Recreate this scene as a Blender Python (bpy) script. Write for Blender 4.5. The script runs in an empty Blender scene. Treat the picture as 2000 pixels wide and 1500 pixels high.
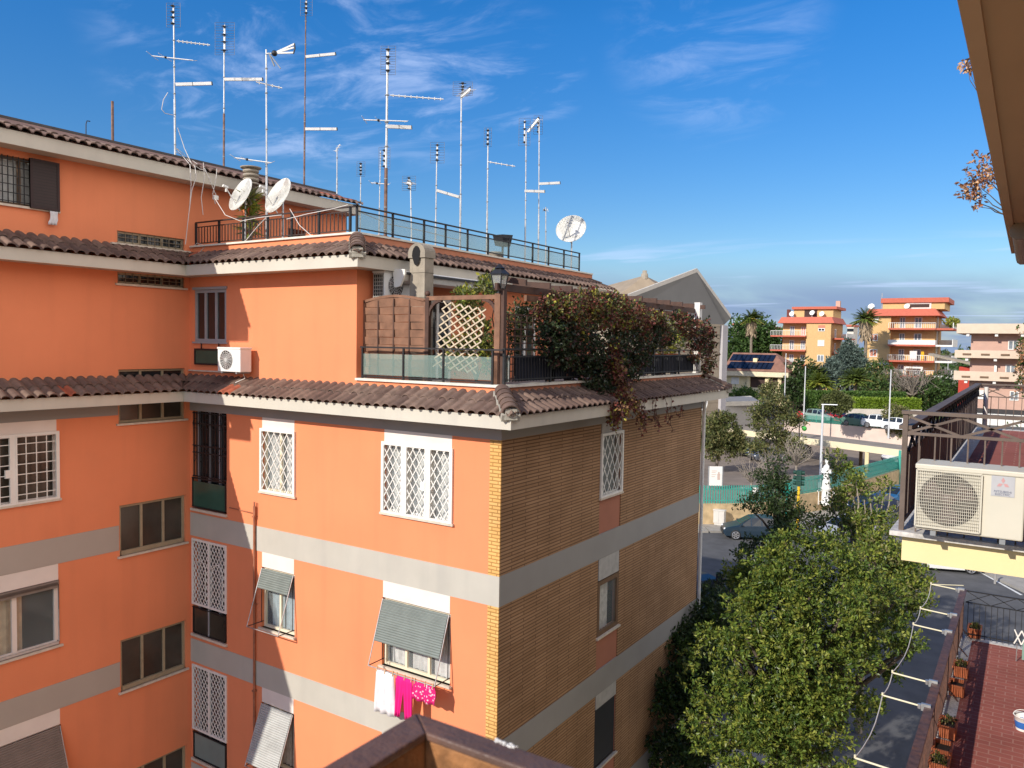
import bpy, math, random
from math import sin, cos, pi, radians, sqrt, atan2
from mathutils import Vector, Matrix
R = random.Random(7)
sc = bpy.context.scene
COL = sc.collection
# ------------------------------------------------------------------ camera geometry (used to survey positions)
F_PX, YAW, PITCH, ROLL, H = 1553.4, .57828, .050796, .016887, 13.0
FWD = Vector((-sin(YAW)*cos(PITCH), cos(YAW)*cos(PITCH), -sin(PITCH)))
_r = Vector((cos(YAW), sin(YAW), 0)); _u = _r.cross(FWD)
RGT = _r*cos(ROLL) + _u*sin(ROLL); UPV = _u*cos(ROLL) - _r*sin(ROLL)
CAM = Vector((0, 0, H))
def ray(px, py): return FWD*F_PX + RGT*(px-1000) - UPV*(py-750)
def onX(px, py, x): d = ray(px, py); return CAM + d*(x/d.x)
def onY(px, py, y): d = ray(px, py); return CAM + d*(y/d.y)
def onZ(px, py, z): d = ray(px, py); return CAM + d*((z-H)/d.z)
def atD(px, py, D): d = ray(px, py); return CAM + d*(D/F_PX)
V = Vector
# ------------------------------------------------------------------ materials
def lin(c):
    c = c/255.0
    return c/12.92 if c <= .04045 else ((c+.055)/1.055)**2.4
def srgb(r, g, b): return (lin(r), lin(g), lin(b))
MATS = {}
def mat(name, col, rough=.8, var=.12, scale=6.0, bump=0.0, bscale=40.0, metal=0.0, spec=.4, stain=0.0, scol=(.1,.09,.08), streak=0.0):
    if name in MATS: return MATS[name]
    m = bpy.data.materials.new(name); m.use_nodes = True
    nt = m.node_tree; N = nt.nodes; L = nt.links
    b = N['Principled BSDF']; b.inputs['Roughness'].default_value = rough
    b.inputs['Metallic'].default_value = metal; b.inputs['Specular IOR Level'].default_value = spec
    tc = N.new('ShaderNodeTexCoord')
    nz = N.new('ShaderNodeTexNoise'); nz.inputs['Scale'].default_value = scale; nz.inputs['Detail'].default_value = 5
    L.new(tc.outputs['Object'], nz.inputs['Vector'])
    rp = N.new('ShaderNodeValToRGB')
    rp.color_ramp.elements[0].position = .3; rp.color_ramp.elements[1].position = .7
    rp.color_ramp.elements[0].color = tuple(c*(1-var) for c in col)+(1,)
    rp.color_ramp.elements[1].color = tuple(min(1, c*(1+var)) for c in col)+(1,)
    L.new(nz.outputs['Fac'], rp.inputs['Fac'])
    out = rp.outputs['Color']
    if stain:
        n2 = N.new('ShaderNodeTexNoise'); n2.inputs['Scale'].default_value = scale*.37; n2.inputs['Detail'].default_value = 8; n2.inputs['Roughness'].default_value = .7
        mp = N.new('ShaderNodeMapping'); mp.inputs['Scale'].default_value = (1, 1, .35)
        L.new(tc.outputs['Object'], mp.inputs['Vector']); L.new(mp.outputs['Vector'], n2.inputs['Vector'])
        r2 = N.new('ShaderNodeValToRGB'); r2.color_ramp.elements[0].position = .52; r2.color_ramp.elements[1].position = .75
        r2.color_ramp.elements[0].color = (0,0,0,1); r2.color_ramp.elements[1].color = (stain,)*3+(1,)
        L.new(n2.outputs['Fac'], r2.inputs['Fac'])
        mx = N.new('ShaderNodeMixRGB'); L.new(r2.outputs['Color'], mx.inputs['Fac'])
        L.new(out, mx.inputs[1]); mx.inputs[2].default_value = scol+(1,); out = mx.outputs[0]
    if streak:
        n4 = N.new('ShaderNodeTexNoise'); n4.inputs['Scale'].default_value = 3.2; n4.inputs['Detail'].default_value = 6
        m4 = N.new('ShaderNodeMapping'); m4.inputs['Scale'].default_value = (.9, .9, .08); L.new(tc.outputs['Object'], m4.inputs['Vector']); L.new(m4.outputs['Vector'], n4.inputs['Vector'])
        r4 = N.new('ShaderNodeValToRGB'); r4.color_ramp.elements[0].position = .5; r4.color_ramp.elements[1].position = .72
        r4.color_ramp.elements[0].color = (1,1,1,1); r4.color_ramp.elements[1].color = (1-streak,1-streak,1-streak*.8,1); L.new(n4.outputs['Fac'], r4.inputs['Fac'])
        x4 = N.new('ShaderNodeMixRGB'); x4.blend_type = 'MULTIPLY'; x4.inputs[0].default_value = 1; L.new(out, x4.inputs[1]); L.new(r4.outputs['Color'], x4.inputs[2]); out = x4.outputs[0]
    L.new(out, b.inputs['Base Color'])
    if bump:
        n3 = N.new('ShaderNodeTexNoise'); n3.inputs['Scale'].default_value = bscale; n3.inputs['Detail'].default_value = 4
        L.new(tc.outputs['Object'], n3.inputs['Vector'])
        bp = N.new('ShaderNodeBump'); bp.inputs['Strength'].default_value = bump; bp.inputs['Distance'].default_value = .01
        L.new(n3.outputs['Fac'], bp.inputs['Height']); L.new(bp.outputs['Normal'], b.inputs['Normal'])
    MATS[name] = m; return m
def glass_mat(name, col, alpha, rough=.08):
    m = bpy.data.materials.new(name); m.use_nodes = True; nt = m.node_tree; N = nt.nodes; L = nt.links
    b = N['Principled BSDF']; b.inputs['Base Color'].default_value = col+(1,); b.inputs['Roughness'].default_value = rough
    b.inputs['Specular IOR Level'].default_value = .8
    tc = N.new('ShaderNodeTexCoord'); nz = N.new('ShaderNodeTexNoise'); nz.inputs['Scale'].default_value = .8; nz.inputs['Detail'].default_value = 2
    mr = N.new('ShaderNodeMapRange'); mr.inputs[1].default_value = .3; mr.inputs[2].default_value = .7
    mr.inputs[3].default_value = max(0, alpha-.05); mr.inputs[4].default_value = min(1, alpha+.05)
    L.new(tc.outputs['Object'], nz.inputs['Vector']); L.new(nz.outputs['Fac'], mr.inputs[0]); L.new(mr.outputs[0], b.inputs['Alpha'])
    MATS[name] = m; return m
def brick_mat(name, c1, c2, mortar, axis, rowh=.065, brickw=.26, bump=.6):
    m = bpy.data.materials.new(name); m.use_nodes = True; nt = m.node_tree; N = nt.nodes; L = nt.links
    b = N['Principled BSDF']; b.inputs['Roughness'].default_value = .85; b.inputs['Specular IOR Level'].default_value = .2
    tc = N.new('ShaderNodeTexCoord'); sp = N.new('ShaderNodeSeparateXYZ'); cb = N.new('ShaderNodeCombineXYZ')
    L.new(tc.outputs['Object'], sp.inputs[0])
    L.new(sp.outputs['Y' if axis == 'Y' else 'X'], cb.inputs[0]); L.new(sp.outputs['Y' if axis == 'F' else 'Z'], cb.inputs[1])
    bt = N.new('ShaderNodeTexBrick'); bt.inputs['Scale'].default_value = 1.0
    bt.inputs['Brick Width'].default_value = brickw; bt.inputs['Row Height'].default_value = rowh
    bt.inputs['Mortar Size'].default_value = .011; bt.inputs['Mortar Smooth'].default_value = .25; bt.inputs['Bias'].default_value = 0
    bt.inputs['Color1'].default_value = c1+(1,); bt.inputs['Color2'].default_value = c2+(1,); bt.inputs['Mortar'].default_value = mortar+(1,)
    L.new(cb.outputs[0], bt.inputs['Vector'])
    nz = N.new('ShaderNodeTexNoise'); nz.inputs['Scale'].default_value = 1.3; nz.inputs['Detail'].default_value = 6
    L.new(tc.outputs['Object'], nz.inputs['Vector'])
    mx = N.new('ShaderNodeMixRGB'); mx.blend_type = 'MULTIPLY'; mx.inputs['Fac'].default_value = .55
    rp = N.new('ShaderNodeValToRGB'); rp.color_ramp.elements[0].position = .3; rp.color_ramp.elements[1].position = .7
    rp.color_ramp.elements[0].color = (.6,.58,.55,1); rp.color_ramp.elements[1].color = (1,1,1,1)
    L.new(nz.outputs['Fac'], rp.inputs['Fac']); L.new(bt.outputs['Color'], mx.inputs[1]); L.new(rp.outputs['Color'], mx.inputs[2])
    L.new(mx.outputs[0], b.inputs['Base Color'])
    bp = N.new('ShaderNodeBump'); bp.inputs['Strength'].default_value = bump; bp.inputs['Distance'].default_value = .012; bp.invert = True
    L.new(bt.outputs['Fac'], bp.inputs['Height']); L.new(bp.outputs['Normal'], b.inputs['Normal'])
    MATS[name] = m; return m
def leaf_mat(name, col, rough=.45, trans=.3, gain=1.6):
    col = tuple(c*gain for c in col)
    m = bpy.data.materials.new(name); m.use_nodes = True; nt = m.node_tree; N = nt.nodes; L = nt.links
    b = N['Principled BSDF']; b.inputs['Roughness'].default_value = rough; b.inputs['Specular IOR Level'].default_value = .35
    oi = N.new('ShaderNodeNewGeometry'); hs = N.new('ShaderNodeHueSaturation'); hs.inputs['Color'].default_value = col+(1,)
    mr = N.new('ShaderNodeMapRange'); mr.inputs[3].default_value = .55; mr.inputs[4].default_value = 1.5
    L.new(oi.outputs['Random Per Island'], mr.inputs[0]); L.new(mr.outputs[0], hs.inputs['Value'])
    L.new(hs.outputs[0], b.inputs['Base Color'])
    tr = N.new('ShaderNodeBsdfTranslucent'); L.new(hs.outputs[0], tr.inputs['Color'])
    ms = N.new('ShaderNodeMixShader'); ms.inputs[0].default_value = trans
    L.new(b.outputs[0], ms.inputs[1]); L.new(tr.outputs[0], ms.inputs[2]); L.new(ms.outputs[0], N['Material Output'].inputs['Surface'])
    MATS[name] = m; return m

def slat_mat(name, c_hi, c_lo, axis, pitch, bump=1.0, rough=.6):
    """boards / shutter laths: thin dark gap between them along one object axis"""
    m = bpy.data.materials.new(name); m.use_nodes = True; nt = m.node_tree; N = nt.nodes; L = nt.links
    b = N['Principled BSDF']; b.inputs['Roughness'].default_value = rough
    tc = N.new('ShaderNodeTexCoord'); sp = N.new('ShaderNodeSeparateXYZ'); L.new(tc.outputs['Object'], sp.inputs[0])
    mu = N.new('ShaderNodeMath'); mu.operation = 'DIVIDE'; mu.inputs[1].default_value = pitch; L.new(sp.outputs[axis], mu.inputs[0])
    fr = N.new('ShaderNodeMath'); fr.operation = 'FRACT'; L.new(mu.outputs[0], fr.inputs[0])
    rp = N.new('ShaderNodeValToRGB'); e = rp.color_ramp.elements
    e[0].position = .0; e[0].color = c_lo+(1,); e[1].position = .22; e[1].color = c_hi+(1,)
    L.new(fr.outputs[0], rp.inputs['Fac'])
    nz = N.new('ShaderNodeTexNoise'); nz.inputs['Scale'].default_value = 5; L.new(tc.outputs['Object'], nz.inputs['Vector'])
    mx = N.new('ShaderNodeMixRGB'); mx.blend_type = 'MULTIPLY'; mx.inputs[0].default_value = .35
    L.new(rp.outputs[0], mx.inputs[1]); L.new(nz.outputs['Fac'], mx.inputs[2]); L.new(mx.outputs[0], b.inputs['Base Color'])
    bp = N.new('ShaderNodeBump'); bp.inputs['Strength'].default_value = bump; bp.inputs['Distance'].default_value = .01
    L.new(rp.outputs[0], bp.inputs['Height']); L.new(bp.outputs['Normal'], b.inputs['Normal'])
    MATS[name] = m; return m

ORANGE = mat('orange stucco', (.80,.262,.122), .92, .05, .7, .3, 60, stain=.22, scol=(.62,.24,.14), streak=.05)
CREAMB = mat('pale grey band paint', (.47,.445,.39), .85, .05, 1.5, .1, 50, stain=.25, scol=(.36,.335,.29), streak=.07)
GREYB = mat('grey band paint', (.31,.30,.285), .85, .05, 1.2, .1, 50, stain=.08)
BRICKE = brick_mat('shade darkened brick', (.45,.275,.155), (.38,.225,.12), (.17,.098,.058), 'Y', .065, .9, .4)  # same yellow brick as the quoin, its shade put into the colour
BRICKQ = brick_mat('yellow quoin brick', (.82,.50,.19), (.76,.42,.14), (.46,.24,.075), 'X', .065, .24)
SALMON = mat('salmon plaster', (.40,.165,.105), .9, .06, 2, .15)
WHITEP = mat('white paint', (.80,.78,.73), .55, .03, 3)
PINKW = mat('off white lintel paint', (.78,.70,.64), .7, .04, 3)
GLASSD = mat('dark window glass', (.018,.02,.022), .06, .4, 1.2, spec=.7)
GLASSB = mat('brown obscure glass', (.050,.042,.032), .22, .5, 1.0, spec=.6)
GREENG = mat('green privacy glass', (.034,.095,.070), .25, .2, 2, spec=.5)
GREYG = mat('grey privacy glass', (.22,.27,.25), .3, .1, 2, spec=.5)
CLEARG = glass_mat('clear glass', (.5,.55,.55), .22, .03)
FROST = glass_mat('frosted green glass', (.30,.42,.37), .30, .3)
CURT = mat('white curtain', (.62,.62,.60), .9, .2, 9)
BLUEC = mat('pale blue curtain', (.30,.38,.42), .9, .2, 9)
DARKIN = mat('painted dark interior', (.012,.011,.011), .9, .3, 2)
BEIGEF = mat('beige window frame', (.36,.29,.19), .6, .1, 8)
BROWNF = mat('brown window frame', (.17,.10,.055), .6, .1, 8)
CREAMF = mat('cream window frame', (.78,.70,.52), .55, .03, 8)
GREYF = mat('grey aluminium frame', (.32,.33,.35), .45, .06, 8)
SILL = mat('travertine sill', (.62,.54,.44), .7, .12, 9, .15)
IRON = mat('black iron', (.018,.017,.018), .55, .3, 12)
DIRON = mat('dark brown iron', (.045,.027,.022), .55, .25, 12)
SHUTG = slat_mat('grey green shutter laths', (.235,.27,.25), (.09,.10,.095), 'Z', .045)
SHUTL = slat_mat('pale grey shutter laths', (.52,.53,.51), (.2,.2,.2), 'Z', .045)
SHUTB = slat_mat('taupe shutter laths', (.25,.20,.17), (.16,.125,.105), 'Z', .05)
SHUTW = slat_mat('dark brown louvre', (.040,.022,.020), (.008,.005,.005), 'Z', .06)
SHUTK = slat_mat('charcoal shutter laths', (.022,.024,.03), (.010,.010,.012), 'Z', .05)
TILE = [mat('brown roof tile '+'abcd'[i], c, .88, .22, 7, .35, 70, stain=.35, scol=(.06,.05,.045)) for i, c in enumerate([(.170,.110,.085),(.148,.094,.073),(.195,.130,.100),(.128,.080,.063)])]
TILER = mat('red roof tile', (.34,.095,.05), .85, .2, 9, .3)
TILEW = mat('weathered pale tile', (.36,.26,.19), .88, .2, 9, .3)
CEMENT = mat('cement mortar', (.40,.37,.31), .95, .15, 9, .4)
ROOFG = mat('roof bitumen', (.22,.17,.15), .9, .15, 2, .2)
CONC = mat('weathered concrete', (.33,.285,.225), .92, .18, 5, .4, 30, stain=.45, scol=(.09,.075,.06))
SOFFIT = mat('soffit plaster', (.52,.46,.38), .9, .05, 2)
WOODR = mat('red brown fence timber', (.215,.108,.064), .75, .25, 5, .3, 25, stain=.3, scol=(.10,.05,.03))
WOODD = mat('dark brown timber', (.075,.036,.024), .65, .25, 6, .2)
WOODP = mat('pale lattice timber', (.55,.45,.32), .8, .15, 8)
GALV = mat('galvanised steel', (.50,.50,.50), .42, .2, 9, metal=.75)
RUSTP = mat('rusty mast steel', (.20,.12,.09), .6, .4, 8, metal=.4)
ALU = mat('white aluminium', (.78,.77,.74), .4, .06, 6, metal=.1)
DISHW = mat('dish white', (.80,.79,.74), .45, .03, 2)
DISHR = mat('rusted dish white', (.80,.78,.71), .45, .04, 2.0, stain=.9, scol=(.42,.16,.06))
CABLE = mat('white cable', (.66,.62,.58), .6, .1, 5)
BLACKP = mat('black plastic', (.02,.02,.022), .45, .2, 8)
ACW = mat('cream air conditioner casing', (.62,.58,.48), .5, .03, 4)
ACWH = mat('white air conditioner casing', (.74,.74,.72), .5, .03, 4)
GREYPL = mat('grey plastic', (.25,.26,.27), .5, .1, 4)
RUSTNEAR = mat('flaking brown rail paint', (.135,.078,.060), .5, .22, 16, .3, 90, stain=.5, scol=(.24,.10,.05))
RUSTLIT = mat('sunlit orange rust', (.30,.135,.05), .8, .45, 30, .4, 120, stain=.6, scol=(.10,.05,.035))  # rust, with the sunlit inner face's orange put into the colour
RUSTRAIL = mat('rusty brown rail paint', (.10,.052,.040), .55, .4, 14, .3, 60, stain=.7, scol=(.24,.09,.035))
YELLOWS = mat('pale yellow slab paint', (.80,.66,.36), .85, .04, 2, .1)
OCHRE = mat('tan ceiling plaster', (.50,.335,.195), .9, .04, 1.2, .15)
MARBLE = mat('grey marble edge', (.55,.52,.48), .6, .3, 25)
REDT = brick_mat('red terrace tile', (.36,.115,.09), (.32,.10,.08), (.42,.20,.16), 'F', .15, .30, .3)
TERRA = mat('terracotta', (.58,.17,.065), .75, .15, 9, .2)
SOIL = mat('soil', (.05,.035,.025), 1, .3, 20)
ASPH = mat('asphalt', (.085,.085,.088), .9, .18, 1.3, .3, 60, stain=.3, scol=(.05,.05,.052))
PAVE = mat('pavement concrete', (.30,.28,.25), .9, .12, 2, .2, stain=.25)
YARD = mat('brown yard asphalt', (.20,.165,.14), .9, .15, .7, .2, stain=.35, scol=(.14,.115,.10))
STONE = mat('tuff stone wall', (.50,.37,.21), .9, .22, 2.2, .5, 9, stain=.35, scol=(.25,.17,.09))
WHITEL = mat('white road paint', (.70,.70,.68), .8, .15, 6)
TEAL = mat('teal fence paint', (.05,.33,.26), .5, .1, 6)
TEALN = glass_mat('teal net', (.03,.25,.19), .36, .8)
BARK = mat('bark', (.11,.085,.065), .95, .3, 9, .6, 18)
BARKL = mat('pale bark', (.26,.22,.18), .95, .25, 9, .6, 18)
PALMT = mat('palm trunk', (.21,.17,.13), .95, .3, 9, .5)
PALMD = mat('dead palm skirt', (.33,.25,.165), .95, .25, 12, .5)
GROUND = mat('dry ground', (.16,.15,.10), 1, .25, .3, .2)
POLEM = mat('pale grey lamp post', (.62,.63,.64), .5, .06, 4, metal=.2)
YB = mat('yellow facade brick', (.62,.40,.18), .85, .07, 3, .1)
REDTRIM = mat('red roof trim', (.50,.125,.075), .7, .08, 3)
PINKB = mat('pink plaster', (.52,.33,.26), .85, .05, 1.5, .1)
BEIGEB = mat('beige balcony concrete', (.64,.50,.38), .85, .05, 1.5, .1)
CHURCHW = slat_mat('beige grooved wall', (.46,.38,.28), (.30,.25,.18), 'Z', .95, .6, .85)
CHURCHG = mat('grey church soffit', (.22,.215,.205), .9, .06, .4)
CHURCHT = mat('pale church fascia', (.56,.52,.46), .8, .05, 1)
CHURCHR = mat('tan church roofing', (.33,.26,.185), .9, .12, .6, .1, stain=.2)
CHURCHP = mat('lilac grey pilaster', (.42,.40,.41), .8, .05, 1)
CREAMW = mat('cream house wall', (.74,.62,.38), .85, .05, 1)
SOLAR = mat('solar panel', (.012,.016,.03), .2, .3, 2)
L_MAIN = [leaf_mat('evergreen leaf a', (.088,.122,.021), .38), leaf_mat('evergreen leaf b', (.038,.066,.013), .4), leaf_mat('evergreen leaf c', (.150,.165,.030), .4)]
L_OLIVE = [leaf_mat('olive leaf a', (.085,.095,.030), .5), leaf_mat('olive leaf b', (.060,.072,.024), .5), leaf_mat('olive leaf c', (.125,.115,.045), .5)]
L_DARK = [leaf_mat('dark leaf a', (.030,.048,.014), .4), leaf_mat('dark leaf b', (.020,.034,.010), .4)]
L_PINE = [leaf_mat('pine needle a', (.030,.062,.014), .6), leaf_mat('pine needle b', (.045,.080,.018), .6)]
L_BLUE = [leaf_mat('blue cedar needle a', (.085,.115,.095), .6), leaf_mat('blue cedar needle b', (.060,.085,.070), .6)]
L_RED = [leaf_mat('red vine leaf', (.125,.034,.026), .5, .25, 1.7), leaf_mat('maroon vine leaf', (.080,.034,.027), .5, .2, 1.5), leaf_mat('russet vine leaf', (.17,.095,.045), .5, .25, 1.6)]
L_VGR = [leaf_mat('ivy leaf dark', (.016,.026,.012), .4), leaf_mat('ivy leaf', (.030,.042,.016), .4)]
L_YEL = [leaf_mat('yellow green leaf', (.21,.20,.030), .45), leaf_mat('lime leaf', (.13,.16,.025), .45)]
L_HEDGE = [leaf_mat('hedge leaf', (.045,.090,.018), .5), leaf_mat('hedge leaf light', (.065,.11,.022), .5)]
L_LIME = [leaf_mat('bright hedge leaf', (.15,.21,.020), .5), leaf_mat('bright hedge leaf b', (.11,.17,.018), .5)]
L_PALM = [leaf_mat('palm frond', (.085,.115,.025), .45), leaf_mat('palm frond yellow', (.21,.17,.035), .5)]
L_BROWN = [leaf_mat('dry leaf', (.26,.115,.055), .6), leaf_mat('dry dark leaf', (.09,.055,.04), .6), leaf_mat('dry pale leaf', (.42,.26,.14), .6)]

# ------------------------------------------------------------------ mesh builder
def frame_from(d):
    d = d.normalized(); a = V((0,0,1)) if abs(d.z) < .9 else V((1,0,0))
    x = d.cross(a).normalized(); y = d.cross(x).normalized(); return x, y
class MB:
    def __init__(s, m=None): s.v = []; s.f = []; s.fm = []; s.fs = []; s.ms = []; s.cur = m
    def _mi(s, m):
        m = m or s.cur
        if m not in s.ms: s.ms.append(m)
        return s.ms.index(m)
    def face(s, pts, m=None, smooth=False):
        i = len(s.v); s.v.extend([tuple(p) for p in pts]); s.f.append(tuple(range(i, i+len(pts)))); s.fm.append(s._mi(m)); s.fs.append(smooth)
    def mesh(s, vs, fs, m=None, smooth=False):
        i = len(s.v); s.v.extend([tuple(p) for p in vs]); k = s._mi(m)
        for f in fs: s.f.append(tuple(i+j for j in f)); s.fm.append(k); s.fs.append(smooth)
    def hexa(s, p, m=None):   # 8 points: bottom 4 (ccw), top 4
        s.mesh(p, [(3,2,1,0),(4,5,6,7),(0,1,5,4),(1,2,6,5),(2,3,7,6),(3,0,4,7)], m)
    def box(s, x0, x1, y0, y1, z0, z1, m=None):
        x0, x1 = min(x0,x1), max(x0,x1); y0, y1 = min(y0,y1), max(y0,y1); z0, z1 = min(z0,z1), max(z0,z1)
        s.hexa([(x0,y0,z0),(x1,y0,z0),(x1,y1,z0),(x0,y1,z0),(x0,y0,z1),(x1,y0,z1),(x1,y1,z1),(x0,y1,z1)], m)
    def bar(s, a, b, w, h=None, m=None, up=None):   # rectangular bar between two points
        a = V(a); b = V(b); h = h or w; d = (b-a).normalized()
        up = V(up) if up is not None else (V((0,0,1)) if abs(d.z) < .9 else V((0,1,0)))
        x = d.cross(up).normalized()*w/2; y = x.cross(d).normalized()*h/2
        s.hexa([a-x-y, a+x-y, a+x+y, a-x+y, b-x-y, b+x-y, b+x+y, b-x+y], m)
    def tube(s, pts, r, n=8, m=None, caps=True, r1=None):
        pts = [V(p) for p in pts]; k = len(pts); vs = []; fs = []
        d0 = (pts[1]-pts[0]); x, y = frame_from(d0)
        for i, p in enumerate(pts):
            d = (pts[min(i+1,k-1)]-pts[max(i-1,0)]).normalized()
            x = (x - d*x.dot(d)).normalized(); y = d.cross(x)
            rr = r if r1 is None else r+(r1-r)*i/(k-1)
            if isinstance(r, (list,tuple)): rr = r[i]
            for j in range(n):
                a = 2*pi*j/n; vs.append(p + x*cos(a)*rr + y*sin(a)*rr)
        for i in range(k-1):
            for j in range(n):
                fs.append((i*n+j, i*n+(j+1)%n, (i+1)*n+(j+1)%n, (i+1)*n+j))
        s.mesh(vs, fs, m, n > 4)
        if caps:
            s.face([vs[j] for j in range(n)][::-1], m); s.face([vs[(k-1)*n+j] for j in range(n)], m)
    def lathe(s, c, prof, n=16, m=None, axis=None):   # prof [(r,h)]
        c = V(c); ax = V(axis).normalized() if axis else V((0,0,1)); x, y = frame_from(ax)
        vs = []; fs = []
        for r, h in prof:
            for j in range(n):
                a = 2*pi*j/n; vs.append(c + ax*h + x*cos(a)*r + y*sin(a)*r)
        for i in range(len(prof)-1):
            for j in range(n): fs.append((i*n+j, i*n+(j+1)%n, (i+1)*n+(j+1)%n, (i+1)*n+j))
        s.mesh(vs, fs, m, True)
        if prof[0][0] > 1e-4: s.face(vs[:n][::-1], m)
        if prof[-1][0] > 1e-4: s.face(vs[-n:], m)
    def ball(s, c, r, n=10, m=None, sc3=(1,1,1)):
        k = n//2; vs = []; fs = []
        for i in range(k+1):
            t = pi*i/k
            for j in range(n): vs.append((c[0]+r*sc3[0]*sin(t)*cos(2*pi*j/n), c[1]+r*sc3[1]*sin(t)*sin(2*pi*j/n), c[2]+r*sc3[2]*cos(t)))
        for i in range(k):
            for j in range(n): fs.append((i*n+j, (i+1)*n+j, (i+1)*n+(j+1)%n, i*n+(j+1)%n))
        s.mesh(vs, fs, m, True)
    def extrude(s, poly, d, m=None):     # planar polygon swept along d
        a = [V(p) for p in poly]; d = V(d); b = [p+d for p in a]; n = len(a)
        s.mesh(a+b, [tuple(range(n))[::-1], tuple(range(n, 2*n))]+[(i, (i+1)%n, n+(i+1)%n, n+i) for i in range(n)], m)
    def build(s, name, parent=None, bevel=0.0):
        me = bpy.data.meshes.new(name); me.from_pydata(s.v, [], s.f)
        for m in s.ms: me.materials.append(m)
        me.polygons.foreach_set('material_index', s.fm); me.polygons.foreach_set('use_smooth', s.fs); me.update()
        o = bpy.data.objects.new(name, me); COL.objects.link(o)
        if parent: adopt(o, parent)
        if bevel:
            b = o.modifiers.new('Bevel', 'BEVEL'); b.width = bevel; b.segments = 2; b.limit_method = 'ANGLE'
        return o
def adopt(o, parent):
    o.parent = parent
    o.matrix_parent_inverse = WM[parent.name].inverted() if parent.name in WM else Matrix.Identity(4)
WM = {}
def tag(o, label, cat, group=None):
    o['label'] = label; o['category'] = cat
    if group: o['group'] = group
    return o
def thing(name, label, cat, loc, group=None):
    o = bpy.data.objects.new(name, None); COL.objects.link(o); o.location = V(loc); o.empty_display_size = .2
    WM[o.name] = Matrix.Translation(V(loc)); return tag(o, label, cat, group)
def dup(root, loc, rz=0, label=None, group=None, scale=1, swap=None):
    """copy a thing with its parts and sub-parts; loc/rz relative to the source's own place"""
    r = root.copy(); COL.objects.link(r); r.location = V(loc); r.rotation_euler = (0,0,rz); r.scale = (scale,)*3
    if label: r['label'] = label
    if group: r['group'] = group
    def rec(src, dst):
        for ch in list(src.children):
            c = ch.copy(); COL.objects.link(c); c.parent = dst; c.matrix_parent_inverse = ch.matrix_parent_inverse.copy()
            if swap and c.type == 'MESH' and any(m in swap for m in c.data.materials if m):
                c.data = c.data.copy()
                for i, m in enumerate(c.data.materials):
                    if m in swap: c.data.materials[i] = swap[m]
            rec(ch, c)
    rec(root, r); return r
def struct(mb, name): o = mb.build(name); o['kind'] = 'structure'; return o
class Fr:
    """wall frame: u along the wall, v up, w outwards"""
    def __init__(s, o, u, n): s.o = V(o); s.u = V(u); s.n = V(n)
    def p(s, u, v, w=0): return s.o + s.u*u + V((0,0,v)) + s.n*w
    def box(s, mb, u0, u1, v0, v1, w0, w1, m=None):
        mb.hexa([s.p(u0,v0,w1), s.p(u1,v0,w1), s.p(u1,v0,w0), s.p(u0,v0,w0), s.p(u0,v1,w1), s.p(u1,v1,w1), s.p(u1,v1,w0), s.p(u0,v1,w0)], m)
    def quad(s, mb, u0, u1, v0, v1, w, m=None): mb.face([s.p(u0,v0,w), s.p(u1,v0,w), s.p(u1,v1,w), s.p(u0,v1,w)], m)
    def bar(s, mb, a, b, w, h, m=None): mb.bar(s.p(*a), s.p(*b), w, h, m, s.n)
def wall(mb, fr, u0, u1, v0, v1, holes, reveal=.16, m=None, w=0):
    us = sorted({u0, u1, *[h[i] for h in holes for i in (0,1) if u0 < h[i] < u1]}); vs = sorted({v0, v1, *[h[i] for h in holes for i in (2,3) if v0 < h[i] < v1]})
    for a, b in zip(us, us[1:]):
        for c, d in zip(vs, vs[1:]):
            cu, cv = (a+b)/2, (c+d)/2
            if any(h[0] < cu < h[1] and h[2] < cv < h[3] for h in holes): continue
            fr.quad(mb, a, b, c, d, w, m)
    for h in holes:
        a, b, c, d = h
        for q in ([(a,c),(b,c)], [(b,c),(b,d)], [(b,d),(a,d)], [(a,d),(a,c)]):
            (ua,va),(ub,vb) = q; mb.face([fr.p(ua,va,w), fr.p(ub,vb,w), fr.p(ub,vb,w-reveal), fr.p(ua,va,w-reveal)], m)
# ------------------------------------------------------------------ the orange apartment building
X0, XL, Y0, YN = -7.87, -16.89, 11.74, 22.03
XU = -11.43                      # recessed top storey, east wall
OV = .57                         # eave overhang
S = Fr((0,Y0,0), (1,0,0), (0,-1,0)); W = Fr((XL,0,0), (0,1,0), (1,0,0)); B = Fr((X0,0,0), (0,1,0), (1,0,0)); E = Fr((XU,0,0), (0,1,0), (1,0,0))
bld = thing('apartment_building', 'orange stucco apartment block with shade darkened brick side wall and stepped tiled eaves', 'building', (-13, 15, 0))

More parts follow.
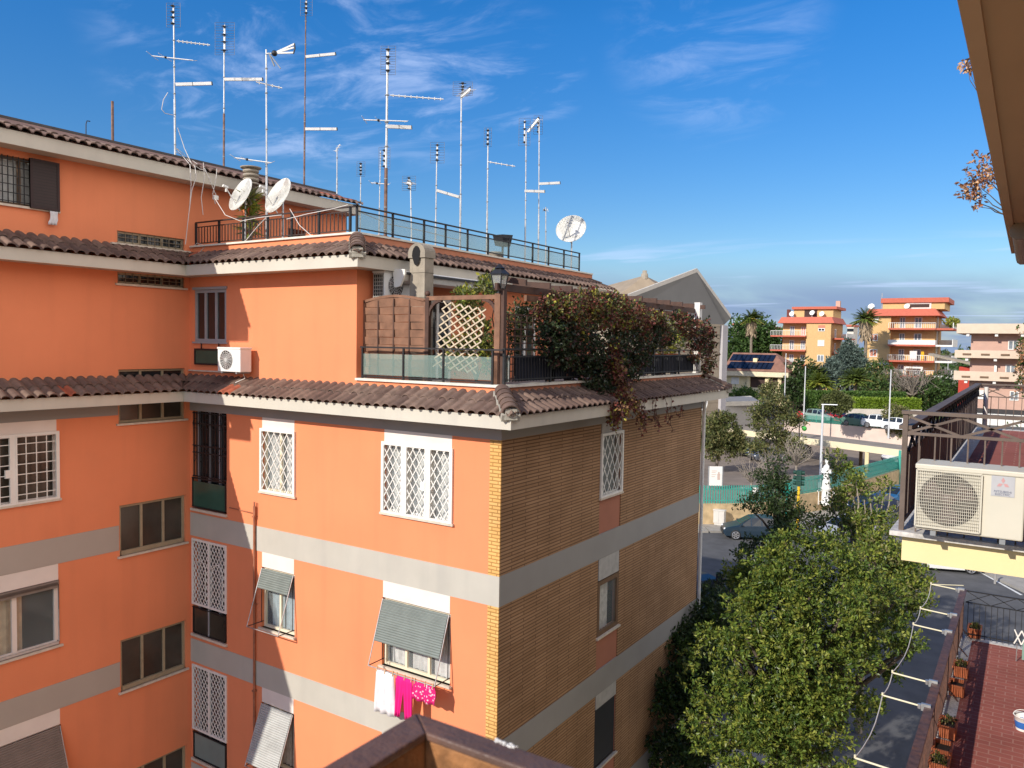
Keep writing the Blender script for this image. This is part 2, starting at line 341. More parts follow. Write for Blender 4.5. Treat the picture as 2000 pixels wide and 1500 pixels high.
def tile_strip(mb, A, d, n, L, D, rise, c0=0, c1=0, pitch=.22, courses=2, amp=.058, special=None, rim=True):
    A = V(A); d = V(d); n = V(n); K = 10; sl = rise/D; nt_ = int(L/pitch)+2; el = D/courses
    off = -pitch*.5 if c0 >= 0 else -math.ceil(D/pitch)*pitch
    nt_ += (0 if c0 >= 0 else math.ceil(D/pitch)) + (math.ceil(D/pitch) if c1 > 0 else 0)
    def P(u, s, lift):
        ph = (u/pitch) % 1.0
        hgt = amp*sqrt(max(0, 1-((ph-.5)/.40)**2))
        uu = max(c0*s, min(L+c1*s, u))
        return A + d*uu + n*s + V((0,0, sl*s + hgt + lift))
    for j in range(courses-1, -1, -1):
        s0, s1 = j*el-.03, min(D, (j+1)*el+.05)
        for i in range(nt_):
            u0 = off + i*pitch
            lo0, hi0 = c0*max(s0,0), L+c1*max(s0,0); lo1, hi1 = c0*s1, L+c1*s1
            if u0+pitch < min(lo0,lo1) or u0 > max(hi0,hi1): continue
            m = special[(i,j)] if special and (i,j) in special else R.choice(TILE)
            dz = R.uniform(-.006,.006); fr_ = []; bk = []
            for k in range(K+1):
                u = u0 + pitch*k/K*(.9999 if k == K else 1)
                fr_.append(P(u, s0, .042+dz)); bk.append(P(u, s1, .002+dz))
            vs = fr_+bk; fs = [(k, k+1, K+2+k, K+1+k) for k in range(K)]
            mb.mesh(vs, fs, m, True)
            lip = [p - V((0,0,.02)) for p in fr_]
            mb.mesh(fr_+lip, [(K+1+k, K+2+k, k+1, k) for k in range(K)], m)
    z = V((0,0,.002)); e = .09
    mb.face([A+d*(c0*e)+n*e+V((0,0,sl*e))+z, A+d*(L+c1*e)+n*e+V((0,0,sl*e))+z, A+d*(L+c1*D)+n*D+V((0,0,rise))+z, A+d*(c0*D)+n*D+V((0,0,rise))+z], TILE[3])
def hip(mb, P0, P1, r=.13, nseg=5, cap=True):
    P0 = V(P0); P1 = V(P1)
    for i in range(nseg):
        a = P0.lerp(P1, i/nseg-.02); b = P0.lerp(P1, (i+1.12)/nseg)
        d = (b-a).normalized(); x = d.cross(V((0,0,1))).normalized(); y = x.cross(d); K = 10; m = R.choice(TILE)
        va = [a + x*cos(pi*k/K)*r*1.06 + y*sin(pi*k/K)*r*.95 for k in range(K+1)]; vb = [b + x*cos(pi*k/K)*r*.9 + y*sin(pi*k/K)*r*.8 for k in range(K+1)]
        mb.mesh(va+vb, [(k,k+1,K+2+k,K+1+k) for k in range(K)], m, True)
        mb.mesh(va+[p-(p-a)*.14 for p in va], [(K+1+k,K+2+k,k+1,k) for k in range(K)], m)
    d = (P1-P0).normalized(); x = d.cross(V((0,0,1))).normalized()
    mb.bar(P0-V((0,0,.10)), P1-V((0,0,.06)), r*2.15, .12, CEMENT)
    if cap:
        mb.hexa([P0+x*.11+V((0,0,-.12))-d*.02, P0-x*.11+V((0,0,-.12))-d*.02, P0-x*.11+V((0,0,-.12))+d*.12, P0+x*.11+V((0,0,-.12))+d*.12,
                 P0+x*.10+V((0,0,.07))-d*.02, P0-x*.10+V((0,0,.07))-d*.02, P0-x*.10+V((0,0,.09))+d*.12, P0+x*.10+V((0,0,.09))+d*.12], CEMENT)

# --- window openings (u0,u1,v0,v1)
sS = [(-14.30,-13.22), (-10.67,-8.95)]
FL = [0, -3.1, -6.2, -9.3]
holesS = []
for k in FL:
    if 9.6+k > 0:
        for a, b in sS: holesS.append((a, b, 9.62+k, 11.0+k))
        holesS.append((-16.80, -15.53, 8.92+k+(.03 if k else 0), 11.27+k-(0 if not k else .0)))
stairs = [(8.10, 9.24), (5.00, 6.18), (1.90, 3.08)]
holesW = [(9.95, 11.60, a, b) for a, b in stairs] + [(9.95,11.60,11.08,11.56), (9.95,11.60,12.02,12.28), (9.95,11.60,14.18,14.43), (9.95,11.60,15.06,15.33)]
holesW += [(6.88, 8.62, 9.62+k, 11.0+k) for k in FL[:3]] + [(7.3, 8.66, 15.56, 16.5)]
holesB = [(15.68, 16.77, 9.62+k, 11.02+k) for k in FL[:3]]

mb = MB(ORANGE); wall(mb, S, XL, -8.11, 0, 11.60, [h for h in holesS])
wall(mb, S, XL, XU, 11.60, 14.60, [(-16.70,-15.53,12.92,14.14)]); mb.build('south_wall', bld)
mb = MB(ORANGE); wall(mb, W, 6.1, Y0, 0, 16.75, holesW); wall(mb, W, .4, 6.1, 0, 11.8, [])
wall(mb, W, Y0, 14.72, 14.9, 16.75, []); wall(mb, W, 15.62, 16.9, 14.9, 16.75, [])
wall(mb, W, 14.72, 15.62, 16.0, 16.75, [])
for y in (14.72, 15.62): mb.face([(XL,y,14.9),(XL,y,16.0),(XL-.3,y,16.0),(XL-.3,y,14.9)])
mb.build('wing_wall', bld)
mb = MB(BRICKE); wall(mb, B, Y0+.02, YN, 0, 11.60, [(15.68,16.77,a,b) for a, b in ((8.79,11.3),(5.69,8.24),(2.59,5.14))], .02)
mb.build('brick_side_wall', bld)
for k in FL[:3]:
    mb = MB(SALMON); wall(mb, B, 15.68, 16.77, 8.79+k, 11.3+k, [(15.68,16.77,9.62+k,11.02+k)], .14, SALMON, -.02)
    mb.build('salmon_panel', bld)
mb = MB(BRICKQ); mb.box(-8.11, X0+.004, Y0-.006, Y0+.022, 0, 11.5); mb.build('brick_quoin', bld)
mb = MB(ORANGE)   # closing walls, inner floors and flat roofs
mb.box(XL-.3, X0-.02, YN-.1, YN, 0, 11.55); mb.build('north_wall', bld); mb = MB(ORANGE); mb.box(XU-5.4, XU, YN-.1, YN, 11.5, 14.6)
wall(mb, E, Y0, YN, 11.6, 14.6, [(13.9,14.9,12.06,14.0),(17.6,18.7,12.06,14.0),(19.6,20.6,12.9,14.0)])
mb.build('upper_east_wall', bld); mb = MB(ORANGE); mb.box(-25, XL-.0, .3, .4, 0, 11.8); mb.box(-25, XL-.02, 6.0, 6.1, 11.8, 16.75); mb.box(-25, XL-.02, 16.8, 16.9, 14.9, 16.7); mb.box(-25,-24.9,.4,16.9,0,16.7)
mb.build('closing_wall', bld)
mb = MB(ROOFG); mb.box(-24.9, XL-.02, .4, 6.0, 11.7, 11.78); mb.box(-25, XL-1.0, 5.5, 16.9, 17.28, 17.33)
mb.box(XL+.02, XU-.02, Y0+.02, YN-.1, 14.9, 14.98); mb.box(XL, X0-.02, Y0+.05, YN-.1, 11.62, 11.66)
for z in (8.5, 5.4, 2.3): mb.box(-24.8, X0-.3, Y0+.3, YN-.2, z-.1, z+.1, DARKIN); mb.box(-24.8, XL-.3, .5, Y0+.3, z-.1, z+.1, DARKIN)
mb.build('flat_roof', bld)
mb = MB(PAVE); mb.box(XU+.001, X0-.05, Y0+.03, YN-.1, 11.9, 12.03); mb.build('terrace_floor', bld)
# --- horizontal bands and frieze
def bands(name, m, pieces):
    mb = MB(m)
    for fr, u0, u1, v0, v1, w in pieces: fr.box(mb, u0, u1, v0, v1, -.02, w)
    mb.build(name, bld)
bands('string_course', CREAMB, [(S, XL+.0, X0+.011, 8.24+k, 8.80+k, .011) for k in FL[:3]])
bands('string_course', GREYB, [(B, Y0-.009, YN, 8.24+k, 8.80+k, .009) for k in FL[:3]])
bands('string_course', GREYB if 0 else mat('wing band paint', (.43,.375,.325), .85, .04, 1.2, .1), [(W, .4, 9.93, 8.24+k, 8.80+k, .011) for k in FL[:3]])
bands('frieze', mat('frieze paint', (.30,.285,.27), .88, .04, 1.2, .1), [(S, XL, X0+.013, 11.27, 11.56, .013), (B, Y0-.011, YN, 11.27, 11.56, .011), (W, .4, 9.93, 11.27, 11.56, .013)])
# --- eaves: C (below terrace), B (below roof terrace), A (top of wing)
def eave(z0, z1, pieces):
    mb = MB(CREAMB)
    for x0, x1, y0, y1 in pieces: mb.box(x0, x1, y0, y1, z0, z1)
    return mb
def rect_ring(name, z0, z1, segs):
    fa = MB(mat('eave fascia paint', (.66,.61,.51), .85, .04, 1.5, .1, 40, stain=.14, scol=(.4,.37,.32))); so = MB(SOFFIT)
    for (x0,x1,y0,y1), side in segs:
        fa.box(x0,x1,y0,y1,z0,z1)
    return fa
ZC0, ZC1, ZB0, ZB1, ZA0, ZA1 = 11.54, 11.77, 14.43, 14.67, 16.62, 16.89
xo, yo, xw = X0+OV, Y0-OV, XL+OV; xub = XU+.5
FASC = mat('eave fascia paint', (.57,.53,.45), .85, .04, 1.5, .1, 40, stain=.2, scol=(.4,.37,.32), streak=.06)
mb = MB(FASC); t = .06
mb.box(xw, xo, yo, yo+t, ZC0, ZC1); mb.box(xo-t, xo, yo+t, YN+.62, ZC0, ZC1); mb.box(xw-t, xw, .2, yo+t, ZC0, ZC1)
mb.box(xw, xub, Y0-.5, Y0-.5+t, ZB0, ZB1); mb.box(xub-t, xub, Y0-.5+t, 22.3, ZB0, ZB1+.0); mb.box(xw-t, xw, 5.4, Y0-.5+t, ZB0, ZB1)
mb.box(xw-.06-t, xw-.06, 5.5, 16.95, ZA0, ZA1); mb.box(XL-1, xw-.06-t, 16.9, 16.95, ZA0, ZA1+.05)
mb.box(XL-1, xw-.06-t, 5.5, 5.56, ZA0, ZA1); mb.box(XL-1, xw-t, 5.4, 5.46, ZB0, ZB1)
mb.build('eave_fascia', bld)
mb = MB(SOFFIT)
mb.box(XL+.01, xo-t, yo+t, Y0-.014, ZC0+.01, ZC0+.05); mb.box(X0+.014, xo-t, Y0-.014, YN+.6, ZC0+.01, ZC0+.05); mb.box(XL+.014, xw-t, .2, yo+t, ZC0+.01, ZC0+.05)
mb.box(XL+.01, xub-t, Y0-.5+t, Y0-.003, ZB0+.01, ZB0+.05); mb.box(XU+.003, xub-t, Y0-.003, 22.3, ZB0+.01, ZB0+.05); mb.box(XL+.003, xw-t, 5.4, Y0-.5+t, ZB0+.01, ZB0+.05)
mb.box(XL+.003, xw-.06-t, 5.5, 16.9, ZA0+.01, ZA0+.05)
mb.build('eave_soffit', bld)
Dn = OV+.05; rC = .33
mb = MB()
tile_strip(mb, (xw-.0, yo-.05, ZC1), (1,0,0), (0,1,0), xo-xw+.05, Dn, rC, c0=-1, c1=-1, special={(9,0):TILER, (10,0):TILER})
mb.build('tiled_eave', bld)
mb = MB(); tile_strip(mb, (xo+.05, yo-.05, ZC1), (0,1,0), (-1,0,0), YN+.7-yo, Dn, rC, c0=1, c1=-1); mb.build('tiled_eave', bld)
mb = MB(); tile_strip(mb, (xw+.05, .2, ZC1), (0,1,0), (-1,0,0), yo-.05-.2, Dn, rC, c1=1, special={(38,0):TILER}); mb.build('tiled_eave', bld)
mb = MB(); hip(mb, (xo-.0, yo+.0, ZC1+.07), (X0-.0, Y0-.0, ZC1+rC+.06), .15, 5); mb.build('hip_tiles', bld)
mb = MB(); hip(mb, (xo-.0, YN+.62, ZC1+.07), (X0, YN, ZC1+rC+.06), .13, 5); mb.build('hip_tiles', bld)
Db = .62; rB = .34
mb = MB(); tile_strip(mb, (xw, Y0-.55, ZB1), (1,0,0), (0,1,0), xub-xw+.05, Db, rB, c0=-1, c1=-1, special={(1,1):TILER}); mb.build('tiled_eave', bld)
mb = MB(); tile_strip(mb, (xub+.05, Y0-.55, ZB1), (0,1,0), (-1,0,0), 22.4-Y0+.5, Db, rB, c0=1, c1=-1); mb.build('tiled_eave', bld)
mb = MB(); tile_strip(mb, (xw+.05, 5.4, ZB1), (0,1,0), (-1,0,0), Y0-.55-5.4, Db, rB, c1=1); mb.build('tiled_eave', bld)
mb = MB(); hip(mb, (xub, Y0-.5, ZB1+.07), (XU, Y0, ZB1+rB+.06), .15, 5); mb.build('hip_tiles', bld)
Da = 1.05
mb = MB(); tile_strip(mb, (xw-.01, 5.5, ZA1), (0,1,0), (-1,0,0), 16.98-5.5, .5, .19, courses=2, special={(i,j):TILER for i in (46,47,48,49,50,51) for j in (1,)} )
mb.face([(xw-.51,5.5,ZA1+.20),(xw-.51,16.98,ZA1+.20),(xw-.01-Da,16.98,ZA1+.44),(xw-.01-Da,5.5,ZA1+.44)], mat('brown roof sheeting', (.21,.125,.10), .8, .12, 2, .2, stain=.2))
mb.build('tiled_eave', bld)
mb = MB(mat('dark roof flashing', (.07,.06,.058), .6, .2, 5)); mb.bar((xw-Da-.03, 5.5, ZA1+.46), (xw-Da-.03, 16.95, ZA1+.46), .08, .05); mb.build('ridge_flashing', bld)
# --- parapets and copings
mb = MB(ORANGE)
mb.box(XU+.002, X0, Y0, Y0+.14, 11.62, 12.21); mb.box(X0-.14, X0, Y0+.14, YN-.1, 11.62, 12.21, mat('faded salmon parapet', (.52,.21,.12), .9, .1, 2.5, .2, stain=.4, scol=(.25,.13,.09)))
mb.box(XL+.003, XU-.002, Y0+.03, Y0+.16, 14.62, 15.15); mb.box(XU-.16, XU-.002, Y0+.16, YN-.1, 14.62, 15.15, mat('faded salmon parapet', (.5,.2,.12)))
mb.build('parapet', bld)
COP = mat('coping stone', (.72,.68,.58), .8, .12, 6, .2, stain=.25)
mb = MB(COP); mb.box(XU+.01, X0+.05, Y0-.05, Y0+.19, 12.21, 12.255); mb.box(X0-.19, X0+.05, Y0+.19, YN-.05, 12.21, 12.255)
mb.box(XL+.02, XU+.03, Y0-.02, Y0+.21, 15.15, 15.19); mb.box(XU-.2, XU+.03, Y0+.21, YN-.1, 15.15, 15.19); mb.build('coping', bld)
# ------------------------------------------------------------------ windows
def lattice(mb, fr, u0, u1, v0, v1, w, nu, m=WHITEP, t=.018, ar=1.55):
    """diamond grille"""
    du = (u1-u0)/nu; dv = du*ar
    for sgn in (1,-1):
        k = -int((v1-v0)/dv)-2
        while k < nu+int((v1-v0)/dv)+3:
            ub = u0 + k*du
            # line u = ub + sgn*(v-v0)/ar
            va, vb = v0, v1
            def uat(v): return ub + sgn*(v-v0)/ar
            ts = []
            for (v) in (v0, v1):
                if u0-1e-6 <= uat(v) <= u1+1e-6: ts.append((uat(v), v))
            for uu in (u0, u1):
                v = v0 + (uu-ub)*ar*sgn
                if v0 < v < v1: ts.append((uu, v))
            if len(ts) >= 2:
                ts = sorted(set((round(a,4),round(b,4)) for a,b in ts))
                a, b = ts[0], ts[-1]
                if abs(a[1]-b[1]) > .03: mb.bar(fr.p(a[0],a[1],w+(.004 if sgn>0 else -.004)), fr.p(b[0],b[1],w+(.004 if sgn>0 else -.004)), t, .012, m, fr.n)
            k += 1
def framebox(mb, fr, u0, u1, v0, v1, w0, w1, t, m, mull=0, midr=None, tm=None):
    tm = tm or t
    fr.box(mb, u0, u0+t, v0, v1, w0, w1, m); fr.box(mb, u1-t, u1, v0, v1, w0, w1, m)
    fr.box(mb, u0+t, u1-t, v0, v0+t, w0, w1, m); fr.box(mb, u0+t, u1-t, v1-t, v1, w0, w1, m)
    for i in range(mull):
        u = u0 + (u1-u0)*(i+1)/(mull+1); fr.box(mb, u-tm/2, u+tm/2, v0+t, v1-t, w0, w1-.002, m)
    if midr: fr.box(mb, u0+t, u1-t, midr-t/2, midr+t/2, w0, w1-.003, m)
def curtain(mb, fr, u0, u1, v0, v1, w, m, folds=9):
    n = folds*4; pts0 = []; 
    for i in range(n+1):
        u = u0+(u1-u0)*i/n; ww = w+.018*sin(2*pi*i/4+.3*sin(i)); pts0.append((u, ww))
    for (a, wa), (b, wb) in zip(pts0, pts0[1:]): mb.face([fr.p(a,v0,wa), fr.p(b,v0,wb), fr.p(b,v1,wb), fr.p(a,v1,wa)], m, True)
def window(fr, u0, u1, v0, v1, fm, mull=1, curt=None, pane=CLEARG, grille=None, sill=True, lintel=None, w=-.10, shutter=None, gl_n=5, csp=None, t=.055):
    mb = MB(fm); framebox(mb, fr, u0, u1, v0, v1, w-.03, w+.03, t, fm, mull)
    win = mb.build('window', bld)
    mb = MB(pane); fr.quad(mb, u0+.02, u1-.02, v0+.02, v1-.02, w-.005); mb.build('pane', win)
    mb = MB(DARKIN); fr.quad(mb, u0-.4, u1+.4, v0-.3, v1+.2, -.9); fr.quad(mb, u0-.4, u1+.4, v0-.3, v1+.2, -.91)  # flat dark sheets stand in for the unlit room
    mb.build('dark_backing', win)
    if curt:
        mb = MB(curt)
        for a, b in (csp or [(0,1)]): curtain(mb, fr, u0+.03+(u1-u0-.06)*a, u0+.03+(u1-u0-.06)*b, v0+.03, v1-.02, w-.10, curt, max(3,int(9*(b-a))))
        mb.build('curtain', win)
    if sill:
        mb = MB(SILL); fr.box(mb, u0-.06, u1+.05, v0-.045, v0, -.15, .055); mb.build('sill', win)
    if lintel:
        mb = MB(lintel[2]); fr.box(mb, u0+.02, u1-.02, lintel[0], lintel[1], -.02, .006); mb.build('lintel_panel', win)
    if grille:
        kind, n, panels = grille; mb = MB(WHITEP)
        gu0, gu1, gv0, gv1 = u0-.03, u1+.02, v0-.02, v1+.03
        framebox(mb, fr, gu0, gu1, gv0, gv1, -.005, .045, .06, WHITEP, panels-1, None, .075)
        pw = (gu1-gu0)/panels
        for i in range(panels):
            a = gu0+pw*i+.05; b = gu0+pw*(i+1)-.05
            if panels > 1:
                fr.box(mb, a-.012, a+.02, gv0+.06, gv1-.06, .0, .05, WHITEP); fr.box(mb, b-.02, b+.012, gv0+.06, gv1-.06, .0, .05, WHITEP)
            if kind == 'diamond': lattice(mb, fr, a, b, gv0+.06, gv1-.06, .022, n)
            else:
                for j in range(1, n): uu = a+(b-a)*j/n; fr.box(mb, uu-.008, uu+.008, gv0+.05, gv1-.05, .010, .026)
                for j in range(1, 7): vv = gv0+(gv1-gv0)*j/7; fr.box(mb, a, b, vv-.008, vv+.008, .014, .030)
        if panels > 1:
            i = 1; uu = gu0+pw*(2 if panels == 3 else 1)-.09; fr.box(mb, uu-.07, uu+.03, (v0+v1)/2-.14, (v0+v1)/2+.02, .012, .058)
        mb.build('grille', win)
    return win
WHL = (11.0, 11.272, PINKW)
def lint(k, m=PINKW): return (11.003+k, 11.262+k, m) if k == 0 else (11.003+k, 11.335+k-.0, m)
def lintk(k, m=PINKW): return (11.003+k, 11.268+k if k == 0 else 11.337+k, m)
# south facade
w1 = window(S, -14.30,-13.22, 9.62, 11.0, CREAMF, 1, CURT, grille=('diamond',5,1), lintel=lintk(0), csp=[(0,.45),(.55,1)])
w2 = window(S, -10.67,-8.95, 9.62, 11.0, WHITEP, 2, CURT, grille=('diamond',3,3), lintel=lintk(0))
def shutter(win, fr, u0, u1, vt, drop, out, m, rail_v, arms=True, box=False):
    """roller shutter propped outwards on its side arms"""
    mb = MB(m); n = max(6, int(sqrt(drop**2+out**2)/.045)); a = V((0,0,0))
    for i in range(n):
        t0, t1 = i/n, (i+1)/n-.0
        p = [fr.p(u0+.05, vt-drop*t0, .02+out*t0), fr.p(u1-.05, vt-drop*t0, .02+out*t0), fr.p(u1-.05, vt-drop*t1, .02+out*t1), fr.p(u0+.05, vt-drop*t1, .02+out*t1)]
        nn = (p[1]-p[0]).cross(p[3]-p[0]).normalized(); sg = -1 if nn.dot(fr.n) > 0 else 1
        up = nn*(-sg)
        q = [p[0], p[1], p[2]+up*.0, p[3]]; mid0 = [(p[0]+p[3])/2+up*.012, (p[1]+p[2])/2+up*.012]
        mb.face([p[0],p[1],mid0[1],mid0[0]]); mb.face([mid0[0],mid0[1],p[2],p[3]])
    mb.build('roller_shutter', win)
    if arms:
        ro = out*(vt-rail_v)/drop if drop > .3 else out
        ro = min(ro, .62)
        mb = MB(GALV)
        for u in (u0+.03, u1-.03):
            mb.tube([fr.p(u, vt, .02), fr.p(u, rail_v, ro)], .011, 6); mb.tube([fr.p(u, rail_v, ro), fr.p(u, rail_v-.0, -.03)], .010, 6, IRON)
            mb.tube([fr.p(u, rail_v-.0, .03), fr.p(u, vt-.05, .025)], .008, 6, IRON)
        mb.tube([fr.p(u0+.03, rail_v, ro), fr.p(u1-.03, rail_v, ro)], .012, 6)
        mb.build('shutter_arm', win)
w3 = window(S, -14.30,-13.22, 6.52, 7.90, CREAMF, 1, BLUEC, lintel=lintk(-3.1), csp=[(.1,.5),(.55,1)])
shutter(w3, S, -14.30,-13.22, 7.88, .41, .145, SHUTG, 6.66)
w4 = window(S, -10.67,-8.95, 6.52, 7.90, CREAMF, 2, CURT, lintel=lintk(-3.1), csp=[(.05,.3),(.37,.63),(.7,.95)])
shutter(w4, S, -10.67,-8.95, 7.88, .77, .265, SHUTG, 6.65)
w5 = window(S, -14.30,-13.22, 3.42, 4.80, CREAMF, 1, CURT, lintel=lintk(-6.2))
shutter(w5, S, -14.30,-13.22, 4.78, 1.18, .45, SHUTL, 3.52)
w6 = window(S, -10.67,-8.95, 3.42, 4.80, CREAMF, 2, CURT, lintel=lintk(-6.2))
shutter(w6, S, -10.67,-8.95, 4.78, 1.0, .42, SHUTG, 3.52)
# wing facade
w7 = window(W, 6.88, 8.62, 9.62, 11.0, PINKW, 1, None, GLASSB, grille=('square',4,2), lintel=lintk(0))
w8 = window(W, 6.88, 8.62, 6.52, 7.90, PINKW, 1, mat('painted warm reflection', (.5,.38,.24), .9, .2, 6), lintel=lintk(-3.1), w=-.06, csp=[(0,.12),(.3,.62)], t=.09)  # tan folds stand in for sunlit walls mirrored in this pane
mb = MB(mat('taupe box', (.23,.19,.165), .7, .1, 5)); W.box(mb, 6.9, 8.60, 7.74, 7.89, -.1, .03); mb.build('shutter_box', w8)
shutter(w8, W, 6.88, 8.62, 7.86, .06, .03, SHUTB, 6.60)
w9 = window(W, 6.88, 8.62, 3.42, 4.80, PINKW, 1, None, GLASSB, lintel=lintk(-6.2))
shutter(w9, W, 6.88, 8.62, 4.78, 1.25, .48, SHUTB, 3.5)
# penthouse window with louvred shutter and iron grille
win = window(W, 7.3, 8.66, 15.56, 16.5, BROWNF, 1, CURT, sill=True, lintel=None)
mb = MB(IRON)
for i in range(9): u = 7.32+i*.10; W.box(mb, u-.008, u+.008, 15.58, 16.5, .03, .046)
for i in range(6): v = 15.62+i*.165; W.box(mb, 7.3, 8.12, v-.008, v+.008, .034, .05)
mb.build('grille', win)
mb = MB(SHUTW); W.box(mb, 8.11, 8.68, 15.54, 16.52, .05, .09); framebox(mb, W, 8.11, 8.68, 15.54, 16.52, .05, .1, .05, mat('dark brown shutter frame', (.038,.02,.019), .6)); mb.build('louvred_shutter', win)
# stair windows
for a, b in stairs+[(11.08,11.56)]:
    tall = b-a > .6
    win = window(W, 9.95, 11.60, a, b, BEIGEF, 2, None, GLASSB, sill=True, w=-.08, t=.06)
    if tall:
        mb = MB(BEIGEF); W.box(mb, 10.0, 11.55, a, a+.10, -.10, -.02); mb.build('bottom_rail', win)
for a, b in ((12.02,12.28),(14.18,14.43),(15.06,15.33)):
    win = window(W, 9.95, 11.60, a, b, BEIGEF, 2, None, GLASSD, sill=True, w=-.08, t=.05)
    if b > 14:
        mb = MB(mat('tan iron', (.22,.17,.11), .6))
        for i in range(10): u = 9.97+1.6*i/9; W.box(mb, u-.006, u+.006, a, b, -.03, -.018)
        W.box(mb, 9.95, 11.6, (a+b)/2-.006, (a+b)/2+.006, -.028, -.016); mb.build('grille', win)
mb = MB(SILL); W.box(mb, 9.7, 11.70, 12.0, 12.035, .0, .10); mb.build('string_sill', bld); mb = MB(SILL); W.box(mb, 9.78, 11.72, 15.02, 15.055, 0, .08); mb.build('string_sill', bld)
# brick side
window(B, 15.70,16.76, 9.62, 11.02, WHITEP, 0, mat('grey shutter behind', (.22,.24,.23), .8), grille=('diamond',4,1), lintel=(11.05,11.275,mat('grey lintel paint',(.42,.41,.39),.8)), sill=True, w=-.08)
wB = window(B, 15.70,16.76, 6.47, 7.72, BROWNF, 0, CURT, lintel=(7.75,8.235,mat('grey lintel paint',(.42,.41,.39),.8)), csp=[(.05,.7)], w=-.03, t=.10)
wB3 = window(B, 15.70,16.76, 3.42, 4.80, BROWNF, 0, None, GLASSD, lintel=(4.81,5.135,mat('grey lintel paint',(.42,.41,.39),.8)))
mb = MB(SHUTK); B.box(mb, 15.73, 16.74, 3.44, 4.8, -.06, -.03); mb.build('roller_shutter', wB3)
# loggia doors in the inner corner
def gate(k, kind):
    v0 = 8.92+k; v1 = 11.27+k
    mb = MB(DARKIN); S.quad(mb, -16.8, -15.53, v0, v1, -.5); S.quad(mb, -16.78,-15.55, v0+.02, v1-.02, -.16, GLASSD)  # dark sheet behind the glass paints the unlit inside
    for i in range(4): u = -16.74+i*.4; S.box(mb, u-.03, u+.03, v0, v1, -.16, -.12, GREYF)
    door = mb.build('balcony_door', bld)
    mb = MB(SILL); S.box(mb, -16.84, -15.50, v0-.06, v0-.001, -.15, .05); mb.build('sill', door)
    if kind == 'iron':
        mb = MB(IRON)
        for i in range(12):
            u = -16.76+i*.112; S.box(mb, u-.009, u+.009, v0+.78, v1-.02, -.02, 0)
        for v in (v0+.78, v0+1.35, v0+1.52, v1-.05, v1-.3): S.box(mb, -16.8, -15.53, v-.012, v+.012, -.025, .004)
        for i in range(6):
            u = -16.7+i*.224; mb.tube([S.p(u+.07*cos(a), v0+1.43+.07*sin(a), -.005) for a in [j*pi/5 for j in range(11)]], .008, 4)
            mb.tube([S.p(u+.09*cos(a), v0+2.05+.12*sin(a), -.005) for a in [j*pi/5 for j in range(11)]], .007, 4)
            mb.tube([S.p(u-.05,v0+1.1,-.005), S.p(u+.05,v0+1.25,-.005), S.p(u-.05,v0+1.3,-.005)], .007, 4)
        mb.build('folding_gate', door)
        mb = MB(GREENG); S.box(mb, -16.76,-15.56, v0+.06, v0+.66, .0, .015); mb.build('privacy_panel', door)
        mb = MB(IRON); S.box(mb, -16.8,-15.53, v0+.72, v0+.75, 0, .03); S.box(mb, -16.8,-15.53, v0+.03,v0+.06,0,.03); S.box(mb, -16.79,-16.76,v0+.03,v0+.75,0,.03); S.box(mb, -15.56,-15.53,v0+.03,v0+.75,0,.03); mb.build('panel_frame', door)
    else:
        vg = v0+.72
        mb = MB(WHITEP); framebox(mb, S, -16.82,-15.52, vg, v1-.02, -.01, .03, .05, WHITEP, 1, None, .06)
        lattice(mb, S, -16.78, -16.2, vg+.04, v1-.06, .012, 5, WHITEP, .016, 1.5); lattice(mb, S, -16.14, -15.56, vg+.04, v1-.06, .012, 5, WHITEP, .016, 1.5)
        if kind == 'arch':
            for c in (-16.49, -15.85): mb.tube([S.p(c+.2*cos(a), v1-.75+.22*sin(a), .02) for a in [j*pi/8 for j in range(9)]], .012, 5); mb.tube([S.p(c-.2, v1-.75, .02), S.p(c-.2, vg+.15, .02)], .01, 5); mb.tube([S.p(c+.2, v1-.75, .02), S.p(c+.2, vg+.15, .02)], .01, 5)
        mb.build('folding_gate', door)
        mb = MB(GREYG if kind == 'arch2' else GLASSB); S.box(mb, -16.74,-15.58, v0+.05, v0+.62, .0, .012); mb.build('privacy_panel', door)
        mb = MB(IRON); S.box(mb, -16.8,-15.53, v0+.64, v0+.665, 0, .03); S.box(mb, -16.78,-16.75,v0+.03,v0+.66,0,.03); S.box(mb, -15.57,-15.54,v0+.03,v0+.66,0,.03)
        S.box(mb, -16.75,-15.57,v0+.02,v0+.05,0,.03)
        if kind == 'arch': S.box(mb, -16.19,-16.15,v0+.05,v0+.70,.0,.03, GREYF)
        mb.build('panel_frame', door)
gate(0, 'iron'); gate(-3.07, 'arch'); gate(-6.17, 'arch2')
# top storey window left of the air conditioner
win = window(S, -16.70,-15.53, 12.92, 14.14, GREYF, 2, None, GLASSD, sill=False, w=-.04, t=.07)
mb = MB(GREYF); S.box(mb, -16.74,-15.49, 14.14, 14.20, -.02, .04); S.box(mb,-16.74,-15.49,12.88,12.92,-.1,.05); mb.build('window_trim', win)
mb = MB(GREENG); S.box(mb, -16.60,-15.6, 12.42, 12.72, .03, .05); pp = mb.build('privacy_panel', bld)
mb = MB(IRON); framebox(mb, S, -16.65,-15.56, 12.38, 12.76, .02, .06, .04, IRON)
for u in (-16.4,-15.75): S.box(mb, u-.01, u+.01, 12.76, 12.9, .03, .05)
mb.build('panel_frame', pp)
mb = MB(SILL); S.box(mb, -16.87,-15.2, 12.22, 12.25, 0, .06); mb.build('string_sill', bld)
# doors onto the terrace, in the shade of the pergola
for u0, u1 in ((13.9,14.9),(17.6,18.7)):
    window(E, u0, u1, 12.06, 14.0, WHITEP, 1, None, GLASSD, sill=False, w=-.06, t=.08)
window(E, 19.6, 20.6, 12.9, 14.0, WHITEP, 1, None, GLASSD, sill=True, w=-.06)
